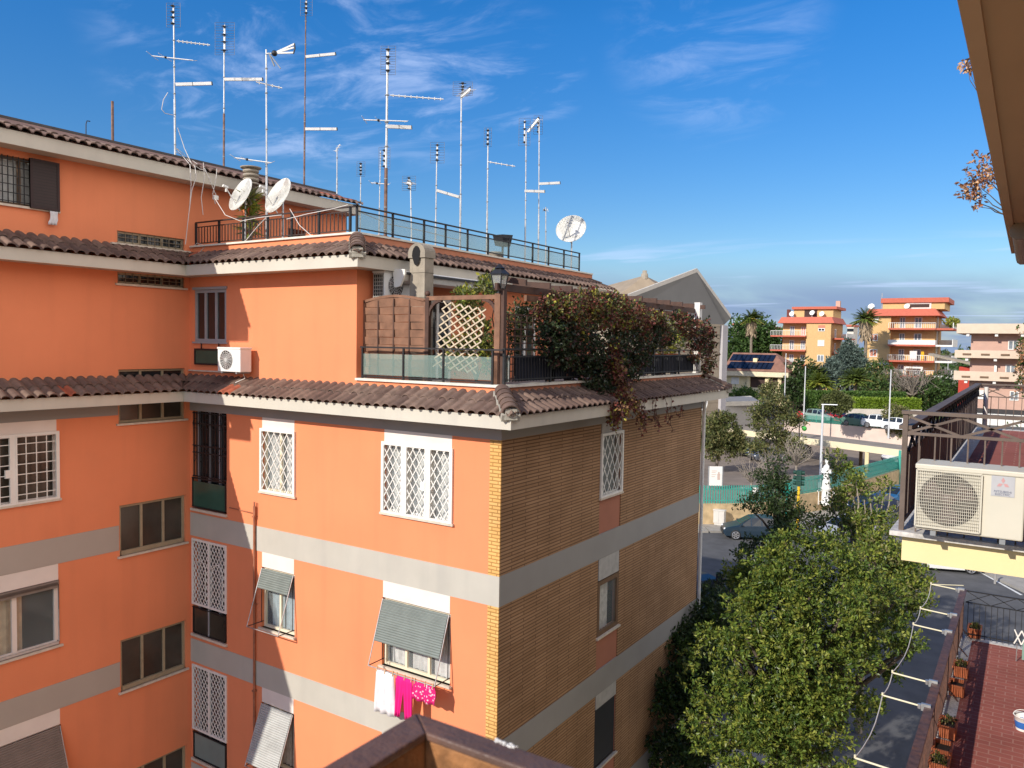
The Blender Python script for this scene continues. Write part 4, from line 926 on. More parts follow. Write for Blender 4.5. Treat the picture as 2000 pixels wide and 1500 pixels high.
# ------------------------------------------------------------------ roof terrace railings
ZR = 15.19; yr = Y0+.10
t = thing('roof_railing', 'dark brown iron bar railing of the roof terrace facing the sun', 'railing', (-14.2, yr, ZR))
pp = [383, 428, 475, 523, 570, 623, 684]; xs = [onY(p, 440, yr).x for p in pp]
mb = MB(DIRON); mb.bar((XL+.1, yr, 15.74), (XU-.05, yr, 15.72), .04, .03); mb.build('top_rail', t)
for i, x in enumerate(xs): mb = MB(IRON); mb.bar((x, yr, ZR), (x, yr, 15.73), .045, .045); mb.build('post', t)
for a, b in zip(xs, xs[1:]):
    mb = MB(DIRON); mb.bar((a,yr,15.25),(b,yr,15.25),.02,.02); mb.bar((a,yr,15.63),(b,yr,15.63),.02,.02); k = 8
    for j in range(1,k): x = a+(b-a)*j/k; mb.bar((x,yr,15.24),(x,yr,15.63),.02,.014)
    mb.build('bar_panel', t)
t = thing('roof_railing', 'black roof terrace railing with a long row of frosted glass panels', 'railing', (XU-.08, 16, ZR))
xr = XU-.08; pp = [697, 767, 828, 870, 913, 953, 993, 1040, 1071, 1101, 1131]
ys = [onX(p, 440+(p-697)*.19, xr).y for p in pp]
mb = MB(IRON); mb.bar((xr, ys[0]-.1, 15.72), (xr, ys[-1]+.03, 15.74), .04, .03); mb.build('top_rail', t)
for y in ys: mb = MB(IRON); mb.bar((xr,y,ZR),(xr,y,15.73),.04,.04); mb.build('post', t)
for i, (a, b) in enumerate(zip(ys, ys[1:])):
    mb = MB(FROST); z1 = 15.61
    mb.box(xr-.006,xr+.006,a+.03,b-.03,15.29,z1); gp = mb.build('glass_panel', t)
    mb = MB(IRON); mb.bar((xr,a,15.62),(xr,b,15.62),.025,.025); mb.bar((xr,a,15.275),(xr,b,15.275),.025,.025); mb.build('glass_clamp', gp)
# dark box and planter by the railing
p = onX(982,468,xr-.25)
t = thing('wire_basket', 'small black wire basket above the glass roof railing', 'basket', (p.x, p.y, 15.5))
mb = MB(BLACKP); mb.hexa([(p.x-.12,p.y-.18,15.55),(p.x+.12,p.y-.18,15.55),(p.x+.12,p.y+.18,15.55),(p.x-.12,p.y+.18,15.55),(p.x-.16,p.y-.24,15.82),(p.x+.16,p.y-.24,15.82),(p.x+.16,p.y+.24,15.86),(p.x-.16,p.y+.24,15.86)]); mb.build('basket', t)
mb = MB(BLACKP); mb.box(p.x-.02,p.x+.02,p.y-.02,p.y+.02,14.98,15.55); mb.build('stem', t)
for i,(px,py,lab) in enumerate(((755,465,'short brick pier seen under the glass roof railing near its corner'),(968,493,'grey round flue stub under the middle of the glass roof railing'))):
    p = onX(px,py,xr-.5); t = thing('flue_stub', lab, 'chimney', (p.x,p.y,14.98), 'low stubs on the roof terrace')
    mb = MB(mat('pinkish brick', (.5,.3,.22), .9, .3, 8) if i==0 else CONC)
    if i == 0:
        for k in range(2): mb.box(p.x-.1,p.x+.1,p.y-.35+k*.4,p.y-.05+k*.4,14.98,15.30)
    else: mb.lathe((p.x,p.y,14.98), [(.16,0),(.16,.36),(.19,.38),(.19,.43),(0,.45)], 14)
    mb.build('shaft', t)
# round vent chimney, yucca
yc = Y0+.9; c = onY(497,462,yc); zc = 14.98
t = thing('round_vent_chimney', 'round ringed concrete vent on an orange pier between the dishes', 'chimney', (c.x, yc, zc))
mb = MB(ORANGE); mb.box(c.x-.24, c.x+.06, yc-.15, yc+.15, zc, 16.12); mb.build('pier', t)
top = onY(490,327,yc); zt_ = top.z; cx_ = top.x
mb = MB(CONC); mb.lathe((cx_, yc, 0), [(.11,16.1),(.11,zt_-.3)]+sum([[(.185,zt_-.42+.10*k),(.185,zt_-.37+.10*k),(.13,zt_-.365+.10*k),(.13,zt_-.325+.10*k)] for k in range(4)],[])+[(.235,zt_-.03),(.25,zt_),(0,zt_+.02)], 18); mb.build('ringed_pot', t)
t = thing('yucca', 'spiky yellow green yucca growing beside the round vent chimney', 'plant', (c.x+.25, yc-.25, zc))
mb = MB(BARK); mb.tube([(c.x+.22,yc-.3,zc),(c.x+.2,yc-.3,15.9)], .05, 8); mb.build('trunk', t)
mb = MB()
for hz in (15.55, 15.85, 16.1, 16.3):
    for k in range(34):
        d = (rdir()+V((0,0,.35))).normalized(); leaf(mb, V((c.x+.2,yc-.3,hz)), d, rdir(), R.uniform(.28,.48), .05, R.choice(L_YEL+[L_OLIVE[2], L_PALM[0]]))
mb.build('fronds', t)
# ------------------------------------------------------------------ dishes
def dish(label, c, r, m, foot, az=(-.16,-.97,.42)):
    c = V(c); n = V(az).normalized(); x, y = frame_from(n)
    t = thing('satellite_dish', label, 'satellite dish', foot, 'satellite dishes on the roof terrace')
    mb = MB(m); prof = [(r*k/8, .22*r*(k/8)**2 - .22*r) for k in range(9)]
    mb.lathe(c, prof, 28, None, n); back = [(r*k/8, .22*r*(k/8)**2 - .22*r - .015) for k in range(8,-1,-1)]
    mb.lathe(c, [(r,0),(r*1.01,-.004)]+back, 28, None, n); mb.build('reflector', t)
    lowp = c - V((0,0,1))*r*.92; f = c + n*r*.95 - V((0,0,r*.12))
    mb = MB(ALU); mb.tube([lowp, f], .014, 6); mb.build('feed_arm', t)
    mb = MB(WHITEP); mb.tube([f-n*.07+V((0,0,.02)), f+n*.06], .032, 8); mb.tube([f-n*.02, f-n*.02-V((0,0,.1))], .02, 6); mb.build('receiver', t)
    b = c - n*(.22*r+.05); mb = MB(GALV); mb.tube([b, V((b.x,b.y,foot[2]))], .024, 8); mb.tube([b, c-n*.2*r], .03, 6); mb.build('pole', t)
d1 = onY(469,379,Y0+.35); dish('white satellite dish left of the yucca', d1, .42, DISHW, (d1.x,d1.y,15.0))
d2 = onY(542,381,Y0+.45); dish('white satellite dish with rust stain right of the yucca', d2, .44, DISHR, (d2.x,d2.y,15.0))
d3 = onX(1115,446,XU-.3); dish('white satellite dish alone at the far end of the glass railing', d3, .46, DISHW, (d3.x,d3.y,15.0), (.25,-.93,.42))
# ------------------------------------------------------------------ aerials
ANT = 'television aerials on the roof'
def aerial(label, plane, base, top, items, r=.022, m=GALV, zfoot=None, low=None):
    ax, val = plane
    on = (lambda px,py: onX(px,py,val)) if ax == 'x' else (lambda px,py: onY(px,py,val))
    b = on(*base); tp = on(*top); foot = V((b.x, b.y, zfoot if zfoot is not None else b.z-.15))
    D = (V((b.x,b.y,tp.z))-CAM).dot(FWD)
    t = thing('aerial', label, 'aerial', foot, ANT)
    mb = MB(m); zt_ = tp.z; mx_, my_ = tp.x-b.x, tp.y-b.y
    at = lambda z: V((b.x+mx_*(z-b.z)/(zt_-b.z)*.6, b.y+my_*(z-b.z)/(zt_-b.z)*.6, z))
    zs = foot.z+(zt_-foot.z)*.42
    mb.tube([foot, at(zs)], r*1.2, 8, low or m); mb.tube([at(zs-.05), at(zt_)], r*.85, 8)
    z = foot.z+.5
    while z < zt_: mb.tube([at(z), at(z+.025)], r*1.45, 6, GREYPL); z += R.uniform(.5,.9)
    mb.build('mast', t)
    for it in items:
        k = it[0]; mb = MB(ALU)
        if k == 'grid':       # reflector screen: px box
            _, x0, y0, x1, y1 = it; pa = atD(x0,y0,D); pb = atD(x1,y0,D); pc = atD(x0,y1,D); wv = pb-pa; hv = V((0,0,(pc-pa).z)); mm = mat('grey aerial wire', (.20,.21,.24), .5, .1, 8, metal=.3)
            n = max(7, int((y1-y0)/5))
            for j in range(n+1): mb.tube([pa+hv*j/n, pa+wv+hv*j/n], .0042, 4, mm)
            for u in (0,.5,1): mb.tube([pa+wv*u, pa+wv*u+hv], .006, 4, mm)
            c = pa+wv*.5+hv*.5; nrm = wv.cross(hv).normalized()
            if nrm.y > 0: nrm = -nrm
            for f in (.15,.4,.62,.88): mb.ball(c+hv*(f-.5)+nrm*.05, .05, 6, BLACKP, (1,1,.6)); mb.tube([c+hv*(f-.5)+nrm*.04-V(wv)*.18, c+hv*(f-.5)+nrm*.04+V(wv)*.18], .007, 4, BLACKP)
            mb.tube([c+hv*.42, c-hv*.42], .02, 6); mb.build('reflector_screen', t)
        elif k == 'bar':      # flat white panel boom
            _, x0, y0, x1, y1 = it; a = atD(x0,y0,D); e = atD(x1,y1,D+.25); d = e-a
            mb.bar(a, e, .045, .075); mb.bar(e-d*.03, e+d*.005, .05, .08, BLACKP)
            for f in (.45,): mb.bar(a+d*f, a+d*(f+.012), .052, .082, BLACKP)
            sd = d.cross(V((0,0,1))).normalized()
            for f in (.55,.65,.75,.85,.95): mb.tube([a+d*f-V((0,0,.04)), a+d*f+sd*.12-V((0,0,.07))], .005, 4, GALV)
            mb.build('panel_boom', t)
        elif k == 'yagi':
            _, x0, y0, x1, y1, n, el = it; a = atD(x0,y0,D); e = atD(x1,y1,D+.2); d = e-a
            mb.tube([a, e], .014, 6); sd = d.cross(V((0,0,1))).normalized()
            for j in range(n): p = a+d*(j+.5)/n; l = el*(1-.4*j/n); mb.tube([p-sd*l, p+sd*l], .006, 4); mb.tube([p-V((0,0,.03)), p+V((0,0,.03))], .012, 4)
            mb.build('yagi_boom', t)
        elif k == 'dipole':
            _, x0, y0, x1, y1 = it; a = atD(x0,y0,D); e = atD(x1,y1,D); d = e-a
            mb.tube([a, e], .013, 6); sd = d.cross(V((0,0,1))).normalized()
            for f, l in ((.02,.32),(.33,.38),(.98,.30)): mb.tube([a+d*f-sd*l+V((0,0,.10*f)), a+d*f+sd*l-V((0,0,.10*f))], .007, 4)
            mb.ball(a+d*.34, .035, 6, BLACKP); mb.build('dipole_boom', t)
        elif k == 'fan':
            _, x0, y0 = it; a = atD(x0,y0,D)
            for (px,py) in ((575,86),(574,93),(573,103)): mb.bar(a, atD(px,py,D), .03, .035)
            mb.tube([atD(575,85,D), atD(576,95,D), atD(573,105,D)], .018, 6, BLACKP)
            for (px,py) in ((536,129),(548,134)): mb.bar(atD(525,103,D), atD(px,py,D), .03, .02, GREYPL)
            mb.ball(a, .07, 8, BLACKP); mb.tube([atD(519,105,D), a], .015, 6); mb.build('fan_element', t)
        elif k == 'slant':
            _, x0, y0, x1, y1, n = it; a = atD(x0,y0,D); e = atD(x1,y1,D-.2); d = e-a; sd = d.cross(RGT).normalized()
            mb.bar(a, e, .05, .06); mb.bar(a+UPV*.06, e+UPV*.06, .02, .02, BLACKP)
            for j in range(n): p = a+d*(j+.5)/n; mb.tube([p-RGT*.16, p+RGT*.16], .006, 4); mb.tube([p-sd*.10,p+sd*.10], .006, 4)
            mb.build('yagi_boom', t)
    return t
rx = XL-1.25
aerial('leftmost tall aerial with mesh screen, two arms and looped white cable', ('x',rx), (342,294), (338,12), [('grid',325,6,352,52),('yagi',345,80,410,88,8,.10),('dipole',296,109,377,118),('bar',343,165,415,163)], .022, GALV, 17.3, low=GALV)
aerial('tall aerial with mesh screen and one long white panel arm', ('x',rx), (437,317), (439,52), [('grid',420,44,458,106),('bar',438,155,514,155)], .022, GALV, 17.3, low=RUSTP)
aerial('aerial with white fan shaped head standing behind the rusty dish', ('y',Y0+.55), (521,452), (519,97), [('fan',536,104),('yagi',500,160,551,172,4,.14),('dipole',458,308,530,318)], .022, GALV, 15.0, low=GALV)
aerial('tallest aerial with rusty mast and two white panel arms', ('x',rx), (594,352), (599,3), [('grid',587,-6,610,30),('bar',597,111,656,105),('bar',596,252,659,252)], .022, RUSTP, 17.3)
aerial('thick masted aerial with mesh screen and four arms near the roof corner', ('x',XU-.9), (753,408), (758,98), [('grid',744,90,773,145),('yagi',762,186,866,194,9,.08),('dipole',710,234,796,237),('bar',757,247,804,249)], .032, GALV, 15.0, low=RUSTP)
aerial('tall grey aerial with slanted head screen tied to a thinner mast', ('x',XU-1.2), (899,447), (900,188), [('grid',885,160,923,186),('slant',901,189,919,174,7)], .022, GALV, 15.0)
aerial('aerial with small mesh screen and one arm drooping right', ('x',XU-1.2), (951,452), (953,252), [('grid',946,250,960,286),('yagi',953,316,1006,325,5,.06)], .022, GALV, 15.0)
aerial('left mast of the twin aerials with black rod screen', ('x',XU-2.3), (1026,470), (1026,256), [('grid',1014,231,1036,284),('bar',1025,373,1064,374)], .022, GALV, 15.0)
aerial('right mast of the twin aerials with slanted head', ('x',XU-2.1), (1052,472), (1051,232), [('grid',1043,226,1060,262),('slant',1031,258,1052,232,6),('bar',1053,359,1094,357)], .022, GALV, 15.0)
aerial('thin aerial with square mesh screen linked by a bar to the next mast', ('x',XU-3.2), (851,432), (854,282), [('grid',841,278,868,318),('bar',853,372,897,385)], .022, GALV, 15.0)
aerial('small thin aerial with mesh screen above the end of the wing roof', ('x',XL-.6), (704,392), (705,320), [('grid',697,316,713,344)], .018, GALV, 15.0)
aerial('short thin aerial with forked tip on the wing ridge', ('x',rx), (658,369), (658,288), [('yagi',655,296,664,282,3,.10)], .02, GALV, 17.3)
aerial('small white square headed aerial behind the glass railing', ('x',XU-4), (803,425), (800,352), [('grid',786,344,812,372),('slant',796,356,804,360,3)], .018, ALU, 15.0)
aerial('faint thin aerial with crossbar behind the thick masted one', ('x',XU-4), (741,404), (744,295), [('grid',740,288,762,330),('dipole',724,357,760,360)], .016, GALV, 15.0)
aerial('short bare mast stub right of the twin aerials', ('x',XU-1.0), (1066,475), (1065,404), [('dipole',1061,410,1070,410)], .02, GALV, 15.0)
b = onX(220,268,rx); t = thing('vent_pipe', 'plain rusty vent pipe standing on the wing ridge', 'pipe', (b.x,b.y,17.3)); mb = MB(RUSTP); tp = onX(220,198,rx); mb.tube([(b.x,b.y,17.3),(b.x,b.y,tp.z)], .032, 8); mb.build('tube', t)
t = thing('hook_pole', 'thin curved hook pole on the wing ridge', 'pole', onX(168,256,rx)-V((0,0,.3))); mb = MB(IRON); mb.tube([onX(168,270,rx), onX(168,242,rx), onX(170,236,rx), onX(176,237,rx)], .012, 6); mb.build('rod', t)
# cables
xcb = XL+.68
for i, pts in enumerate(([(343,288),(356,305),(372,322),(374,360),(371,400),(368,430),(363,478)], [(345,290),(372,312),(400,330),(410,352),(418,375),(426,388)], [(344,296),(362,308),(380,325),(384,345),(374,372),(370,410)], [(347,250),(360,290),(374,318),(390,330),(399,332),(412,352)], [(398,318),(399,345),(393,385),(396,420)], [(424,330),(422,350),(416,378),(420,398)],
        [(328,180),(320,195),(316,213),(322,222),(338,224)])):
    mb = MB(CABLE); mb.tube([onX(px,py,(xcb if j > 1 or i in (4,5) else rx+.6) if i < 6 else rx) + rdir()*.01 for j,(px,py) in enumerate(pts)], .0085, 5)
    o = mb.build('aerial_cable'); tag(o, ['white cable falling from the leftmost aerial to the strip window','white cable running from the leftmost aerial to the first dish','white cable looping under the top eave left of the dish','taut pale cable slanting off the leftmost mast','short pale cable hanging over the gutter left of the dishes','thin cable dangling by the junction box','pale cable loop bulging left of the leftmost mast'][i], 'cable', 'loose aerial cables')
for i, pts in enumerate(([(420,388),(440,420),(470,432),(505,425),(550,420)], [(560,428),(600,418),(650,408),(680,400)], [(566,408),(585,440),(610,462)], [(480,470),(505,440),(520,425)], [(365,492),(385,475),(402,480),(390,493),(372,496)], [(705,415),(760,438),(830,452),(900,470)])):
    mb = MB(CABLE); mb.tube([onY(px,py,Y0+.02) if i != 5 else onX(px,py,XU-.15) for px,py in pts], .0085, 5); o = mb.build('aerial_cable')
    tag(o, ['pale cable draped along the bar railing under the dishes','pale cable strung from the bar railing towards the roof corner','white cable sagging over the bars right of the rusty dish','pale cable slanting across the bars left of the fan aerial','coil of pale cable lying on the tiles in the inner corner','thin cable hung along the frosted glass roof railing'][i], 'cable', 'loose aerial cables')
p = onX(421,386,xcb); t = thing('junction_box', 'small white junction box hanging left of the first dish', 'box', p); mb = MB(WHITEP); mb.box(p.x-.03,p.x+.03,p.y-.06,p.y+.06,p.z-.05,p.z+.05); mb.build('case', t)
# ------------------------------------------------------------------ the near building on the right
own = thing('near_building', 'tan and pale yellow building with stacked balconies along the right edge', 'building', (1.8, 9, 0))
XW = 1.6
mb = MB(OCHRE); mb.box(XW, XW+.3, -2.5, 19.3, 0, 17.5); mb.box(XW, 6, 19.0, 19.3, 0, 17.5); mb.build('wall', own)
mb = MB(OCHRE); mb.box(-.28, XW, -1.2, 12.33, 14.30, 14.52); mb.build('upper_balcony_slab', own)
mb = MB(mat('tan edge plaster', (.56,.39,.24), .9, .05, 2)); mb.box(-.285, -.215, -1.2, 12.335, 14.285, 14.53); mb.box(-.215, XW, 12.27, 12.335, 14.285, 14.53); mb.build('slab_edge', own)
mb = MB(PAVE); mb.box(-.55, XW, -2.2, .70, 11.25, 11.45); mb.build('balcony_slab', own)
mb = MB(YELLOWS); mb.box(-.87, XW, 7.5, 18.6, 11.20, 11.42); mb.build('balcony_slab', own)
mb = MB(MARBLE); mb.box(-.96, -.70, 7.42, 18.66, 11.42, 11.46); mb.box(-.70, XW, 7.42, 7.62, 11.42, 11.46); mb.box(-.70, XW, 18.4, 18.66, 11.42, 11.46); mb.build('marble_edge', own)
mb = MB(REDT); mb.box(-.70, XW, 7.62, 18.4, 11.421, 11.455); mb.build('balcony_floor', own)
mb = MB(YELLOWS); mb.box(-1.02, XW, 7.0, 19.05, 6.72, 6.96); mb.build('terrace_slab', own)
mb = MB(MARBLE); mb.box(-1.05, -.80, 7.0, 19.1, 6.96, 7.0); mb.box(-.8, XW, 18.9, 19.1, 6.96, 7.0); mb.build('marble_edge', own)
mb = MB(REDT); mb.box(-.80, XW, 7.0, 18.9, 6.962, 6.995); mb.build('terrace_floor', own)
mb = MB(YELLOWS); mb.box(-.6, XW, 7.4, 18.6, 0, 6.72); mb.build('lower_wall', own)
# awning arm
t = thing('folding_awning', 'tan folded awning arm under the end of the overhead slab', 'awning', atD(1972,420,12))
p0 = onY(1966,416,12.0); p1 = onY(1976,490,12.0)
mb = MB(mat('tan arm paint', (.36,.25,.15), .5)); x = -.16
mb.tube([(x,9.6,14.22),(x,12.3,14.20)], .07, 10); mb.tube([(x,9.6,14.22),(x,9.55,14.22)], .09, 10); mb.build('arm', t)
mb = MB(mat('brown bracket', (.22,.14,.08), .5)); mb.box(x+.08,x+.13,9.4,12.3,14.18,14.29)
for y in (9.6,10.3,11,11.7): mb.ball((x+.1,y,14.2),.03,8)
mb.build('bracket', t)
# dried creeper on the overhead slab
for lab, specs, n in (('dry brown creeper bunch hanging beside the overhead slab', [(1918,330,9.0,.16),(1905,360,8.9,.15),(1895,375,8.9,.10),(1930,345,9.2,.10),(1905,400,8.8,.06),(1888,385,8.8,.05)], 120), ('tiny dry creeper sprig higher up the overhead slab edge', [(1888,118,7.2,.06),(1890,130,7.2,.05)], 10)):
    t = thing('dry_creeper', lab, 'creeper', atD(specs[0][0]+25, specs[0][1], specs[0][2])); lb = px_lobes(specs)
    mb = MB(); foliage(mb, lb, n, 5, .06, L_BROWN, .1, .05, .4, drop=.5); mb.build('leaves', t)
    mb = MB(BARK); limbs(mb, V((-.27, lb[0][0].y, 14.5)), [c for c,_ in lb], .008, BARK); mb.build('stems', t)
# big air conditioner with grille
ya = 7.22; bl_ = onY(1786,1032,ya); tl_ = onY(1786,912,ya); br_ = onY(1998,1056,ya); wd = br_.x-bl_.x; ht = tl_.z-bl_.z+.02
fanc = onY(1852,968,ya).x-bl_.x
t, P = ac_unit('big cream air conditioner with square fan grille on the yellow slab edge', bl_, (1,0,0), (0,-1,0), wd, .34, ht, ACW, fanc, True)
def text_mesh(mb, s, size, o, u, v, m):
    cu = bpy.data.curves.new('t', 'FONT'); cu.body = s; cu.size = size; cu.align_x = 'CENTER'; cu.resolution_u = 2
    ob = bpy.data.objects.new('t', cu); COL.objects.link(ob); me = bpy.data.meshes.new_from_object(ob)
    mb.mesh([V(o)+V(u)*w.co.x+V(v)*w.co.y for w in me.vertices], [tuple(f.vertices) for f in me.polygons], m)
    bpy.data.objects.remove(ob); bpy.data.meshes.remove(me); bpy.data.curves.remove(cu)
lx, lz = onY(1959,950,ya).x-bl_.x, onY(1959,950,ya).z-bl_.z; lw = .078; u_, v_ = V((1,0,0)), V((0,0,1))
mb = MB(mat('faded grey label', (.46,.46,.48), .6, .05, 9)); mb.face([P(lx-lw,lz-lw*1.02,-.004),P(lx+lw,lz-lw*1.02,-.004),P(lx+lw,lz+lw*1.02,-.004),P(lx-lw,lz+lw*1.02,-.004)]); lab = mb.build('label_plate', t)
mb = MB(mat('faded red mark', (.55,.30,.30), .6, .05, 9)); c0 = P(lx,lz+.022,-.006); rr = .024
for a in (90,210,330):
    d = u_*cos(radians(a))+v_*sin(radians(a)); s_ = u_*cos(radians(a+90))+v_*sin(radians(a+90))
    mb.face([c0+d*.002, c0+d*rr+s_*rr*.55, c0+d*rr*2, c0+d*rr-s_*rr*.55])
mb.build('emblem', lab)
mb = MB(mat('blue grey lettering', (.09,.11,.19), .6)); text_mesh(mb, 'MITSUBISHI', .0235, P(lx,lz-.050,-.006), u_, v_, None); text_mesh(mb, 'ELECTRIC', .0235, P(lx,lz-.071,-.006), u_, v_, None); mb.build('lettering', lab)
# wooden balcony railing around it
t = thing('balcony_railing', 'dark taupe balcony railing of upright boards behind the big air conditioner', 'railing', (-.88, 13, 11.46))
TAUPE = mat('taupe weathered paint', (.135,.098,.078), .65, .2, 7, .2, 40, stain=.2)
zr = 12.36; xr = -.88
mb = MB(TAUPE); mb.box(xr-.05,xr+.05,7.5,18.5,zr-.035,zr); mb.build('top_rail', t)
mb = MB(TAUPE); mb.bar((xr,7.5,12.12),(xr,18.5,12.12),.03,.03); mb.bar((xr,7.5,11.53),(xr,18.5,11.53),.03,.03)
mb.build('lower_rail', t)
y = 7.55; i = 0
mb = MB(TAUPE)
while y < 18.4:
    w = R.uniform(.09,.15); mb.box(xr-.012,xr+.004,y,y+w,11.5,12.13+R.uniform(-.05,.0)); y += w+R.choice((.01,.012,.03,.07)); i += 1
o = mb.build('boards', t)
mb = MB(IRON); y = 7.6
while y < 18.2:
    mb.bar((xr+.02,y,12.13),(xr+.02,y+.45,12.33),.022,.012); mb.bar((xr+.02,y+.45,12.13),(xr+.02,y,12.33),.022,.012); y += .45
mb.build('lattice_band', t)
zf0 = onY(1797,803,7.5).z; zf1 = onY(1775,846,7.5).z
mb = MB(TAUPE); mb.box(xr-.03, XW, 7.47, 7.54, zf0-.03, zf0); mb.box(xr-.02, xr+.02, 7.485,7.525, 11.46, zf0-.035); mb.bar((xr,7.5,zf1),(XW,7.5,zf1),.025,.025); mb.build('front_rail', t)
mb = MB(TAUPE); x = xr
zt_ = zf0-.04
while x < XW: mb.bar((x,7.5,zf1),(x+.42,7.5,zt_),.02,.014,None,(0,1,0)); mb.bar((x+.42,7.5,zf1),(x,7.5,zt_),.02,.014,None,(0,1,0)); x += .42
mb.build('front_lattice', t)
mb = MB(TAUPE); x = xr+.11
while x < XW: mb.bar((x,7.5,11.46),(x,7.5,zf1),.012,.012); x += .12
mb.build('front_bars', t)
mb = MB(TAUPE); mb.box(xr-.04,XW,18.46,18.54,12.33,12.36); mb.bar((xr,18.5,12.1),(XW,18.5,12.1),.02,.02); x = xr+.1
while x < XW: mb.bar((x,18.5,11.46),(x,18.5,12.1),.012,.012); x += .13
x = xr
while x < XW: mb.bar((x,18.5,12.1),(x+.5,18.5,12.33),.018,.012,None,(0,1,0)); mb.bar((x+.5,18.5,12.1),(x,18.5,12.33),.018,.012,None,(0,1,0)); x += .5
mb.build('far_rail', t)
mb = MB(mat('white post paint', (.72,.70,.66))); mb.tube([(xr+.15,18.3,11.46),(xr+.15,18.3,12.3)], .04, 8); o = mb.build('downpipe', own)
# folded bits on that balcony
p = onZ(1985,860,11.46); t = thing('lattice_screen', 'brown lattice screen leaning at the far right of the upper balcony floor', 'screen', (.35, 16.5, 11.46))
mb = MB(WOODD); mb.hexa([(-.05,15.8,11.46),(1.2,14.2,11.46),(1.2,14.25,11.46),(-.05,15.85,11.46),(-.05,15.8,11.8),(1.2,14.2,12.12),(1.2,14.25,12.12),(-.05,15.85,11.8)]); mb.build('screen', t)
# ------------------------------------------------------------------ lower terrace railing, drying arms, boxes
t = thing('terrace_railing', 'long rusty brown railing of the lower red tiled terrace', 'railing', (-1.0, 13, 7.0))
mb = MB(RUSTRAIL); mb.box(-1.06,-.94,7.0,19.0,7.985,8.015); mb.build('top_rail', t)
mb = MB(RUSTRAIL)
for z in (7.78,7.10): mb.bar((-1.0,7.0,z),(-1.0,19.0,z),.03,.02)
mb.build('rails', t)
mb = MB(RUSTRAIL); y = 7.05
while y < 19: mb.bar((-1.0,y,7.02),(-1.0,y,7.78),.016,.016); y += .11
mb.build('bars', t)
mb = MB(RUSTRAIL); y = 7.0
while y < 18.9: mb.bar((-1.0,y,7.78),(-1.0,y+.40,7.98),.02,.012); mb.bar((-1.0,y+.40,7.78),(-1.0,y,7.98),.02,.012); y += .40
mb.build('lattice_band', t)
for y in (8.2,10.6,13.0,15.4,17.8,18.95): mb = MB(RUSTRAIL); mb.bar((-1.0,y,6.98),(-1.0,y,7.99),.045,.045); mb.bar((-1.0,y,7.2),(-.8,y,6.98),.02,.02); mb.build('post', t)
t = thing('terrace_railing', 'dark thin barred railing across the far end of the lower terrace', 'railing', (.3, 18.97, 7.0))
mb = MB(IRON); mb.bar((-.95,18.97,8.0),(XW,18.97,8.0),.03,.025); mb.build('top_rail', t)
mb = MB(IRON); mb.bar((-.95,18.97,7.76),(XW,18.97,7.76),.02,.02); mb.bar((-.95,18.97,7.1),(XW,18.97,7.1),.02,.02); x = -.9
while x < XW: mb.bar((x,18.97,7.02),(x,18.97,7.76),.011,.011); x += .105
mb.build('bars', t)
mb = MB(IRON); x = -.95
while x < XW: mb.bar((x,18.97,7.76),(x+.45,18.97,8.0),.014,.01,None,(0,1,0)); mb.bar((x+.45,18.97,7.76),(x,18.97,8.0),.014,.01,None,(0,1,0)); x += .45
mb.build('lattice_band', t)
CREAMT = mat('cream tube', (.74,.68,.48), .5, .06, 6)
t = thing('drying_rack', 'cream drying arms with a cord reaching out from the rusty terrace rail', 'drying rack', (-1.3, 14, 8.0))
outer = []
for px, py in ((1870,1152),(1852,1201),(1842,1234),(1818,1334),(1805,1381),(1752,1508)):
    y = onZ(px,py,8.0).y; o_ = V((-1.60, y, 8.03)); outer.append(o_)
    mb = MB(CREAMT); mb.tube([(-1.03,y,8.0), o_], .013, 8); mb.tube([o_, o_+V((0,.0,.04))], .016, 6)
    arm = mb.build('arm', t); mb = MB(GALV); mb.box(-1.10,-.98,y-.025,y+.025,7.95,8.05); mb.lathe((-1.12,y,8.0),[(.03,-.03),(.03,.03)],8); mb.build('clamp', arm)
mb = MB(CABLE); pts = []
for a, b in zip(outer, outer[1:]):
    for k in range(5): f = k/5; pts.append(a.lerp(b,f)+V((.03*sin(pi*f)*(b-a).length*.6,0,-.03*sin(pi*f)*(b-a).length)))
pts.append(outer[-1]); mb.tube(pts, .008, 5); mb.tube([outer[0], (-1.02, outer[0].y+.35, 8.02)], .010, 6, CREAMT); mb.build('cord', t)
